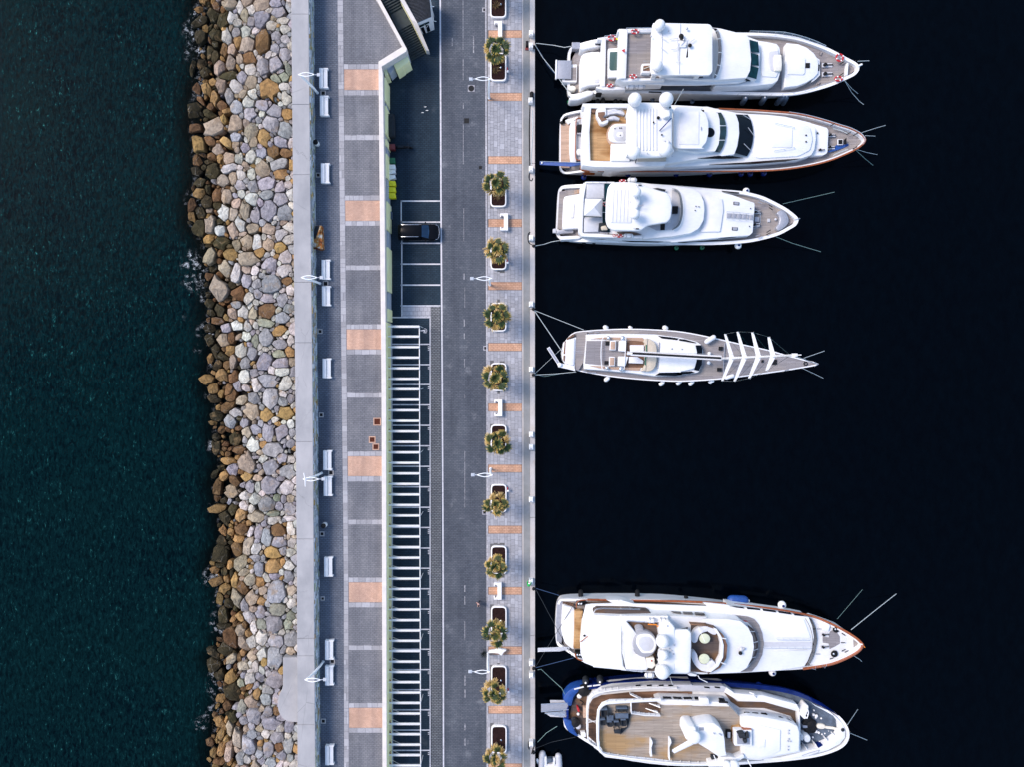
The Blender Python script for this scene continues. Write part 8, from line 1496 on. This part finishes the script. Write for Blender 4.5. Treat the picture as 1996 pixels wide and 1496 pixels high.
# bow gear
def blob(q, r_, mt, nm='bow_gear', h=.6): dome(y6, *B(q)[0], 4.0, r_, r_ * h, mt, nm, .3)
for q, r_ in (((1440, 600), .5), ((1480, 660), .65), ((1420, 650), .45), ((1500, 720), .5), ((1450, 720), .55), ((1520, 640), .3)): blob(q, r_, 'black', 'winch', .7)
for q, r_ in (((1520, 545), .16), ((1555, 560), .2), ((1548, 580), .14), ((1615, 590), .12), ((1710, 745), .16), ((1745, 745), .14), ((1625, 790), .1), ((1550, 755), .2), ((1585, 770), .16), ((1510, 828), .12), ((1595, 880), .1), ((1525, 490), .1), ((1365, 435), .1), ((1660, 780), .1)): blob(q, r_, 'gel', 'deck_fitting')
S(y6, 'ventilator', circ(*B((1445, 850))[0], 6.5, 7.5, 18), 3.3, 5.0, 'gel', .15); S(y6, 'white_locker', B((1365, 790), (1390, 800), (1388, 870), (1362, 870)), 3.3, 4.6, 'gel', .1, 2); S(y6, 'winch_bed', B((1385, 680), (1455, 678), (1455, 712), (1385, 712)), 3.3, 4.3, 'alu', .05, 1); S(y6, 'anchor_chain_cover', cr(B((1560, 680), (1610, 665), (1665, 675), (1670, 715), (1620, 730), (1570, 715)), 2), 3.3, 4.2, 'cream', .1)
bar(y6, [(*B((1665, 700))[0], 4.1), (*B((1760, 712))[0], 4.3), (*B((1850, 735))[0], 5.0)], .16, 'cream', 'anchor_chain'); dome(y6, *B((1885, 735))[0], 5.15, .22, .1, 'char', 'fairlead', .1)
S(y6, 'davit', B((1400, 480), (1430, 430), (1452, 430), (1455, 470), (1420, 560), (1440, 590), (1400, 600), (1360, 560), (1365, 500)), 3.5, 5.2, 'gel', .1, 1); rail(y6, B((1440, 470), (1455, 520), (1435, 590)), 5.4, .4, 'gel', .06, posts=3); bar(y6, [(*B((715, 265))[0], 5.0), (*B((770, 285))[0], 5.5), (*B((800, 330))[0], 4.8)], .07, 'gel', 'davit_arm')
# gangway of the blue vessel
g6 = thing('gangway', 'double aluminium gangway reaching to the quay from the blue hulled vessel', 'gangway', W(1080, 1385, 2)); m = MB(); m.panel([W(*q, 2.6) for q in A((95, 415), (430, 400), (440, 480), (95, 510))], .1); m.build('walkway', M['alu'], g6, smooth=None); m = MB(); m.panel([W(*q, 2.2) for q in A((205, 362), (400, 365), (400, 395), (210, 400))], .1); m.panel([W(*q, 2.2) for q in A((140, 520), (400, 500), (435, 580), (210, 570))], .1); m.build('lower_walkway', M['gel2'], g6, smooth=None)
m = MB(); m.tube([W(*A((95, 412))[0], 3.2), W(*A((430, 398))[0], 3.2)], .05, 5); m.tube([W(*A((95, 508))[0], 3.2), W(*A((440, 480))[0], 3.2)], .05, 5)
for k in range(4): m.tube([W(*A((95 + 110 * k, 412 - 4 * k))[0], 3.2), W(*A((95 + 110 * k, 412 - 4 * k))[0], 2.6)], .03, 4); m.tube([W(*A((140 + 60 * k, 530 + 12 * k))[0], 2.5), W(*A((400, 505 + 18 * k))[0], 2.5)], .05, 4)
m.build('handrail', M['steel'], g6)
# deck furniture of the blue vessel
F = [((845, 480), (940, 475), (945, 590), (850, 595), 1.0, 'dark armchair in the forward left corner of the furniture group on the blue vessel'), ((1040, 465), (1190, 462), (1190, 510), (1040, 520), .8, 'dark sofa back row of the furniture group on the blue vessel'), ((1028, 530), (1190, 528), (1190, 592), (1028, 592), .75, 'dark wide table in the furniture group on the blue vessel'), ((920, 555), (1003, 555), (1003, 622), (920, 622), .7, 'dark square table in the furniture group on the blue vessel'), ((835, 605), (912, 600), (912, 690), (840, 690), .9, 'dark armchair leftmost in the lower row on the blue vessel'), ((918, 630), (995, 630), (998, 708), (925, 708), .9, 'dark armchair second in the lower row on the blue vessel'), ((1008, 630), (1085, 628), (1088, 705), (1010, 705), .9, 'dark armchair third in the lower row on the blue vessel'), ((1095, 605), (1172, 602), (1172, 700), (1098, 705), .9, 'dark armchair rightmost in the lower row on the blue vessel'), ((1012, 735), (1085, 730), (1092, 785), (1015, 780), .8, 'dark stool standing apart below the furniture group on the blue vessel')]
for a, b, c, d, h, lb in F:
    P = A(a, b, c, d); ct = [sum(q[0] for q in P) / 4, sum(q[1] for q in P) / 4]; z = 6.1; tb_ = 'table' in lb or 'stool' in lb; o = thing('deck_table' if 'table' in lb else ('stool' if 'stool' in lb else ('sofa' if 'sofa' in lb else 'armchair')), lb, 'table' if 'table' in lb else ('stool' if 'stool' in lb else ('sofa' if 'sofa' in lb else 'armchair')), W(*ct, z), 'dark deck furniture on the blue vessel')
    if tb_:
        S(o, 'top', P, z + h - .12, z + h, 'bluegrey' if 'table' in lb else 'char', .02)
        for q in P: c0 = W(lerp(ct[0], q[0], .85), lerp(ct[1], q[1], .85), z + h); m = MB(); m.box((c0.x, c0.y, z), (.08, .08, h - .125)); m.build('leg', M['char'], o, smooth=None)
    else:
        S(o, 'seat', [(lerp(ct[0], q[0], .78), lerp(ct[1], q[1], .78)) for q in P], z, z + .42, 'char', .05, 1); PW = [W(*q, z + h) for q in P]
        for k in (0, 1, 3): a_, b_ = PW[k], PW[(k + 1) % 4]; n_ = Vector((b_.y - a_.y, a_.x - b_.x, 0)).normalized(); cc = sum(PW, Vector()) / 4; n_ = n_ if n_.dot(cc - a_) > 0 else -n_; m = MB(); t0 = (b_ - a_).normalized() * .12; m.prism([a_ + t0 * (k > 0), b_ - t0, b_ - t0 + n_ * .11, a_ + t0 * (k > 0) + n_ * .11], z, z + (h if k == 0 else h * .8), b=.02); m.build('backrest' if k == 0 else 'armrest', M['bluegrey'] if k == 0 else M['char'], o)
plan_ = A((1170, 545), (1225, 525), (1185, 700), (1090, 795), (1090, 720), (1175, 700)); m = MB(); m.panel([W(*q, 6.35) for q in plan_], .05); tag(m.build('dark_cover', M['char'], loc=W(*plan_[0], 6.1), smooth=None), 'dark cloth cover slung beside the furniture on the blue vessel', 'cloth')
# tender
A = V(1040, 1310, 6.439); td = thing('tender', 'small grey inflatable tender at the bottom edge beside the quay', 'dinghy', W(1073, 1485, 0)); z = .5
m = MB(); m.tube(cr([tuple(W(*q, z)) for q in A((112, 1030), (105, 1090), (100, 1190), (110, 1330), (160, 1420), (205, 1450), (260, 1420), (310, 1330), (318, 1190), (312, 1060))], 4, False), .42, 10); m.ball(W(*A((112, 1035))[0], z), .42); m.ball(W(*A((312, 1065))[0], z), .42); m.build('tube', M['gel2'], td)
S(td, 'floor', A((120, 1080), (300, 1085), (305, 1330), (205, 1420), (115, 1330)), .1, .45, 'alu', .02); S(td, 'console', A((165, 1100), (235, 1098), (235, 1150), (170, 1150)), .4, 1.0, 'bluegrey', .08, 2); S(td, 'seat', A((135, 1070), (165, 1070), (170, 1190), (140, 1190)), .4, .8, 'gel', .08, 1); S(td, 'seat', A((245, 1090), (275, 1092), (270, 1190), (240, 1190)), .4, .8, 'gel', .08, 1); S(td, 'bench', A((105, 1165), (300, 1168), (300, 1240), (110, 1240)), .4, .75, 'canvas', .08, 2)
m = MB(); m.capsule(W(*A((45, 1110))[0], .8), W(*A((58, 1150))[0], .3), .16); tag(m.build('fender', M['white'], loc=W(*A((50, 1130))[0], .3)), 'small white fender hanging left of the grey tender', 'fender')
# ================================================================== LOOSE GEAR ON AND AROUND THE BOATS
A = V(1040, 20, 5.87); B = V(1360, 20, 5.87)
for q, z, r_, lb, tl in ((A((1162, 242)), 6.45, .38, 'red life ring on the upper rail of the topmost yacht', .55), (A((895, 315)), 4.5, .38, 'red life ring at the aft left rail of the topmost yacht', .8), (A((1140, 755)), 6.4, .36, 'red life ring at the right rail of the upper deck of the topmost yacht', .5), (A((875, 858)), 4.4, .34, 'red life ring at the right side of the lower aft deck, topmost yacht', .35), (B((1624, 540)), 4.3, .40, 'red and white life ring on the bow of the topmost yacht, upper one', 1.0), (B((1612, 782)), 4.2, .40, 'red and white life ring on the bow of the topmost yacht, lower one', .6)): lifering(*q[0], z, r_, lb, tl)
c = W(*A((963, 320))[0], 4.5); m = MB(); m.ball(c, .22); tag(m.build('float', M['yellow'], loc=c), 'yellow float beside a red life ring on the topmost yacht', 'float')
for u, lb in ((1110, 'left'), (1218, 'right')): raft(*A((u, 878))[0], 4.1, 1.25, .62, lb + ' of two white life raft canisters on the side of the topmost yacht')
c = A((1030, 460))[0]; m = MB(); m.panel([W(c[0] - 4, c[1] - 1, 6.5), W(c[0] + 2.5, c[1] - 3.5, 6.8), W(c[0] + 2.5, c[1] + 3.5, 6.6), W(c[0] - 1, c[1] + 2, 6.5)], .02); tag(m.build('flag', M['red'], loc=W(*c, 6.3), smooth=None), 'small red and white flag on the aft rail of the topmost yacht', 'flag')
FB = 'fenders on the topmost yacht'
for i, (a, b) in enumerate((((545, 1005), (510, 1062)), ((765, 1002), (725, 1062)), ((975, 990), (905, 1062)), ((1012, 992), (975, 1062)))): fender_tube(B(a)[0], B(b)[0], .33, 'bluegrey', ORD[i] + ' from left of the grey blue tube fenders at the topmost yacht bow', FB, 2.6, .4)
for i, q in enumerate(((733, 1040), (795, 1030), (938, 1042), (995, 1048))): fender_ball(*A(q)[0], 1.1, .30, 'black', ORD[i] + ' from the stern of the black ball fenders on the topmost yacht', FB)
for i, q in enumerate(((1360, 1022), (1815, 1045))): fender_ball(*A(q)[0], .8, .26, 'bluegrey', ('left', 'right')[i] + ' of two small grey ball fenders amidships on the topmost yacht', FB)
fender_ball(*A((412, 1050))[0], .4, .3, 'green', 'dark green ball fender under the stern corner of the topmost yacht', FB); fender_ball(*A((460, 1062))[0], .4, .2, 'white', 'small white buoy under the stern corner of the topmost yacht', FB)
A = V(1040, 175, 5.87); B = V(1360, 175, 5.87); FB = 'fenders on the second yacht'
for i, q in enumerate((A((1080, 965)), A((1630, 960)), B((135, 965)), B((495, 960)), B((600, 962)), B((755, 955)))): fender_ball(*q[0], 1.0, .36, 'navy', ORD[i] + ' from the stern of the dark blue ball fenders between the second and third yachts', FB)
fender_ball(*A((575, 1000))[0], .5, .36, 'navy', 'dark blue ball fender at the stern quarter of the orange-decked yacht', FB); fender_ball(*A((323, 375))[0], 1.3, .22, 'black', 'small black fender on the swim platform corner of the orange-decked yacht', FB)
A = V(1060, 330, 7.677); B = V(1310, 330, 7.677); FB = 'fenders on the third yacht'
fender_ball(*B((1108, 325))[0], 2.6, .42, 'white', 'white ball fender on the upper side of the third yacht bow', FB); fender_ball(*B((988, 1140))[0], 2.0, .42, 'white', 'white ball fender hanging below the third yacht bow', FB)
for i, q in enumerate((A((600, 1090)), A((752, 1085)))): fender_ball(*q[0], 1.1, .27, 'black', ('left', 'right')[i] + ' of two black ball fenders at the stern quarter of the third yacht', FB)
for i, q in enumerate((B((65, 1175)), B((450, 1170)))): fender_ball(*q[0], .4, .28, 'green', ('left', 'right')[i] + ' of two green ball fenders below the side of the third yacht', FB)
for q, lb in ((A((1180, 175)), 'red life ring pair at the upper edge of the third yacht hardtop'), (A((1135, 994)), 'red life ring at the lower side of the third yacht')): lifering(*q[0], 5.5, .34, lb, .35)
lifering(*A((1052, 988))[0], 5.4, .14, 'tiny red float left of the lower life ring on the third yacht', 1.0); lifering(*A((915, 518))[0], 5.4, .2, 'small red ring on the dark glass strip of the third yacht', 1.0)
raft(*A((1318, 168))[0], 5.3, 1.15, .55, 'white life raft rack at the upper side of the third yacht'); raft(*A((1260, 995))[0], 5.0, 1.2, .5, 'white life raft rack at the lower side of the third yacht')
A = V(1040, 610, 6.883); B = V(1320, 610, 6.883); FB = 'white fenders on the sailing yacht'
for i, (q, r_) in enumerate(((A((970, 195)), .28), (A((1300, 195)), .20), (A((1768, 200)), .30))): c = q[0]; fender_tube((c[0] - 1.5, c[1] - .5), (c[0] + 1.5, c[1] + 1), r_, 'white', ORD[i] + ' from the stern of the white fenders on the upper side of the sailing yacht', FB, 1.2, 1.1)
for i, q in enumerate((A((985, 888)), A((1720, 952)), A((1950, 942)), B((190, 948)), B((455, 925)))): c = q[0]; fender_tube((c[0] + 2, c[1] - 2), (c[0] - 2, c[1] + 1.5), .27, 'white', ORD[i] + ' from the stern of the white fenders on the lower side of the sailing yacht', FB, 1.2, 1.0)
A = V(1040, 1140, 5.87); B = V(1370, 1140, 5.87); FB = 'fenders on the long wood-trimmed yacht'
for i, q in enumerate((((540, 85), (540, 130)), ((1188, 85), (1188, 140)))): fender_tube(A(q[1])[0], A(q[0])[0], .30, 'black', ('left', 'right')[i] + ' of two black tube fenders on the upper side of the wood-trimmed yacht', FB, 1.6, 1.2)
fender_ball(*A((1745, 150))[0], 1.6, .26, 'black', 'black ball fender amidships on the upper side of the wood-trimmed yacht', FB)
fender_tube(B((470, 188))[0], B((332, 182))[0], .62, 'blue', 'big blue drum fender on the upper side of the wood-trimmed yacht', FB, 1.8, 1.8); fender_ball(*B((905, 238))[0], 2.2, .50, 'white', 'white ball fender on the upper side of the wood-trimmed yacht bow', FB); fender_ball(*B((795, 1010))[0], 2.6, .45, 'white', 'white ball fender at the lower side of the wood-trimmed yacht', FB)
for i, u in enumerate((1345, 1475)): raft(*A((u, 408))[0], 7.6, .95, .55, ('left', 'right')[i] + ' of two white life raft canisters above the hot tub'); 
raft(*A((1320, 1030))[0], 7.2, 1.2, .6, 'white life raft canister overhanging the lower side by the big dome')
g5 = thing('gangway', 'white gangway from the wood-trimmed yacht stern to the quay', 'gangway', W(1080, 1268, 1.8)); A5 = A((48, 732), (300, 722), (410, 720), (410, 745), (300, 770), (48, 775)); m = MB(); m.panel([W(*q, 1.9 + .5 * k) for q, k in zip(A5, (0, .7, 1, 1, .7, 0))], .1); m.build('walkway', M['gel2'], g5, smooth=None); m = MB(); m.tube([W(*A((48, 735))[0], 2.3), W(*A((400, 722))[0], 2.8)], .04, 5); m.tube([W(*A((48, 773))[0], 2.3), W(*A((400, 745))[0], 2.8)], .04, 5); m.build('handrail', M['steel'], g5)
A = V(1040, 1310, 6.439); B = V(1350, 1310, 6.439)
for i, q in enumerate((((655, 130), (655, 95)), ((835, 120), (835, 85)))): fender_tube(A(q[0])[0], A(q[1])[0], .42, 'char', ('left', 'right')[i] + ' of two dark fenders at the blue vessel stern quarter', 'fenders on the blue vessel', 2.2, 1.4)
fender_ball(*B((830, 185))[0], 2.4, .5, 'navy', 'blue ball fender on the upper side of the blue vessel', 'fenders on the blue vessel')
# ropes
E0 = 1.5
rope([(1043, 86, E0), (1046, 84, 1.3), (1080, 88, 1.2), (1100, 92, 1.6), (1113, 90, 2.0)], 'rope', 'pale mooring rope from the quay to the upper stern corner of the topmost yacht', .05)
rope([(1043, 87, E0), (1058, 112, 1.0), (1083, 143, 1.4), (1098, 165, 1.6), (1108, 178, 1.8)], 'rope', 'white mooring rope crossing under the grey gangway of the topmost yacht', .05); rope([(1043, 87, E0), (1055, 105, 1.0), (1068, 128, 1.1), (1083, 145, 1.4)], 'ropeb', 'blue mooring rope beside the white one at the topmost yacht', .04)
rope([(1043, 479, E0), (1060, 476, 1.0), (1075, 471, 1.2), (1090, 468.5, 1.5)], 'rope', 'white mooring rope from the quay to the stern of the third yacht', .05)
rope([(1042, 605, E0), (1138, 643, 1.9)], 'rope', 'white mooring rope from the quay to the upper stern quarter of the sailing yacht', .045); rope([(1042, 606, E0), (1096, 686, 1.6)], 'rope', 'white double rope from the upper quay bollard down to the sailing yacht stern', .06)
rope([(1042, 729, E0), (1092, 682, 1.6)], 'rope', 'thin pale rope rising from the lower quay bollard to the sailing yacht stern', .03); rope([(1042, 731, E0), (1082, 729, 1.3), (1123, 725, 1.7)], 'rope', 'pale rope from the lower quay bollard to the sailing yacht lower stern quarter', .05); rope([(1043, 729, E0), (1060, 734, .6), (1100, 727, 1.4)], 'ropeg', 'greenish slack rope near the sailing yacht stern', .035)
rope([(1044, 1148, E0), (1090, 1162, 2.1)], 'ropeb', 'dark blue rope from the quay to the upper stern corner of the wood-trimmed yacht', .05); rope([(1044, 1149, E0), (1115, 1282, 2.6)], 'roped', 'dark rope crossing the wood-trimmed yacht stern downward', .04); rope([(1044, 1301, E0), (1122, 1174, 3.0)], 'roped', 'dark rope crossing the wood-trimmed yacht stern upward', .04); rope([(1044, 1303, E0), (1118, 1284, 2.4)], 'ropeb', 'dark blue rope from the lower quay bollard to the wood-trimmed yacht', .05)
rope([(1048, 1307, E0), (1055, 1306, 1.4), (1075, 1325, 1.0), (1095, 1343, 1.8), (1103, 1359, 2.6)], 'ropeg', 'teal rope curving from the quay to the blue vessel stern', .045); rope([(1048, 1448, E0), (1065, 1430, 1.2), (1086, 1417, 1.6)], 'ropeg', 'pale teal rope from the lowest bollard to the blue vessel', .045); rope([(1044, 1460, E0), (1075, 1448, .8), (1122, 1438, 2.0)], 'roped', 'dark slack rope below the blue vessel stern', .035)
for pts, mt, r_, lb in (([(1672, 119, 4.1), (1694, 118, 3.2)], 'rope', .05, 'short pale anchor line at the bow tip of the topmost yacht'), ([(1646, 156, 4), (1660, 180, 1.5), (1675, 197, .3), (1688, 207, -.2)], 'rope', .045, 'long curving white line below the topmost yacht bow'), ([(1646, 156, 4), (1660, 172, 2), (1672, 182, .8)], 'rope', .04, 'short white line below the topmost yacht bow'),
    ([(1680, 258, 4), (1708, 249, 2), (1726, 244, .1)], 'rope', .045, 'uppermost bow line of the orange-decked yacht'), ([(1687, 264, 4), (1706, 265, 2)], 'rope', .045, 'straight bow line of the orange-decked yacht'), ([(1670, 291, 4), (1690, 297, 2), (1710, 301, .1)], 'rope', .04, 'third bow line of the orange-decked yacht'), ([(1668, 292, 4), (1685, 308, 2), (1702, 322, .1)], 'ropeg', .04, 'lowest bow line of the orange-decked yacht'),
    ([(1526, 397, 3.4), (1570, 387, 1.2), (1635, 372, -.2)], 'ropeg', .04, 'upper bow line running right from the third yacht'), ([(1512, 461, 3.3), (1545, 474, 1.8), (1605, 492, -.2)], 'ropeg', .04, 'lower bow line running right from the third yacht'),
    ([(1567, 698, 2.4), (1607, 684, .6)], 'rope', .05, 'upper bow line of the sailing yacht'), ([(1564, 718, 2.4), (1590, 730, .8), (1608, 739, -.2)], 'rope', .045, 'lower bow line of the sailing yacht'),
    ([(1659, 1229, 4.4), (1710, 1188, 2), (1752, 1155, -.3)], 'rope', .055, 'long white bow line rising right from the wood-trimmed yacht'), ([(1632, 1208, 4.1), (1644, 1194, 2.5), (1685, 1146, -.3)], 'ropeg', .03, 'thin teal bow line above the wood-trimmed yacht'), ([(1661, 1278, 4.3), (1676, 1287, 2.2), (1680, 1291, .5)], 'rope', .05, 'short bow line below the wood-trimmed yacht'),
    ([(1652, 1414, 5), (1672, 1384, 1)], 'rope', .05, 'upper bow line of the blue vessel'), ([(1656, 1430, 5), (1690, 1444, .8)], 'rope', .05, 'lower bow line of the blue vessel')):
    rope(pts, mt, lb, r_)
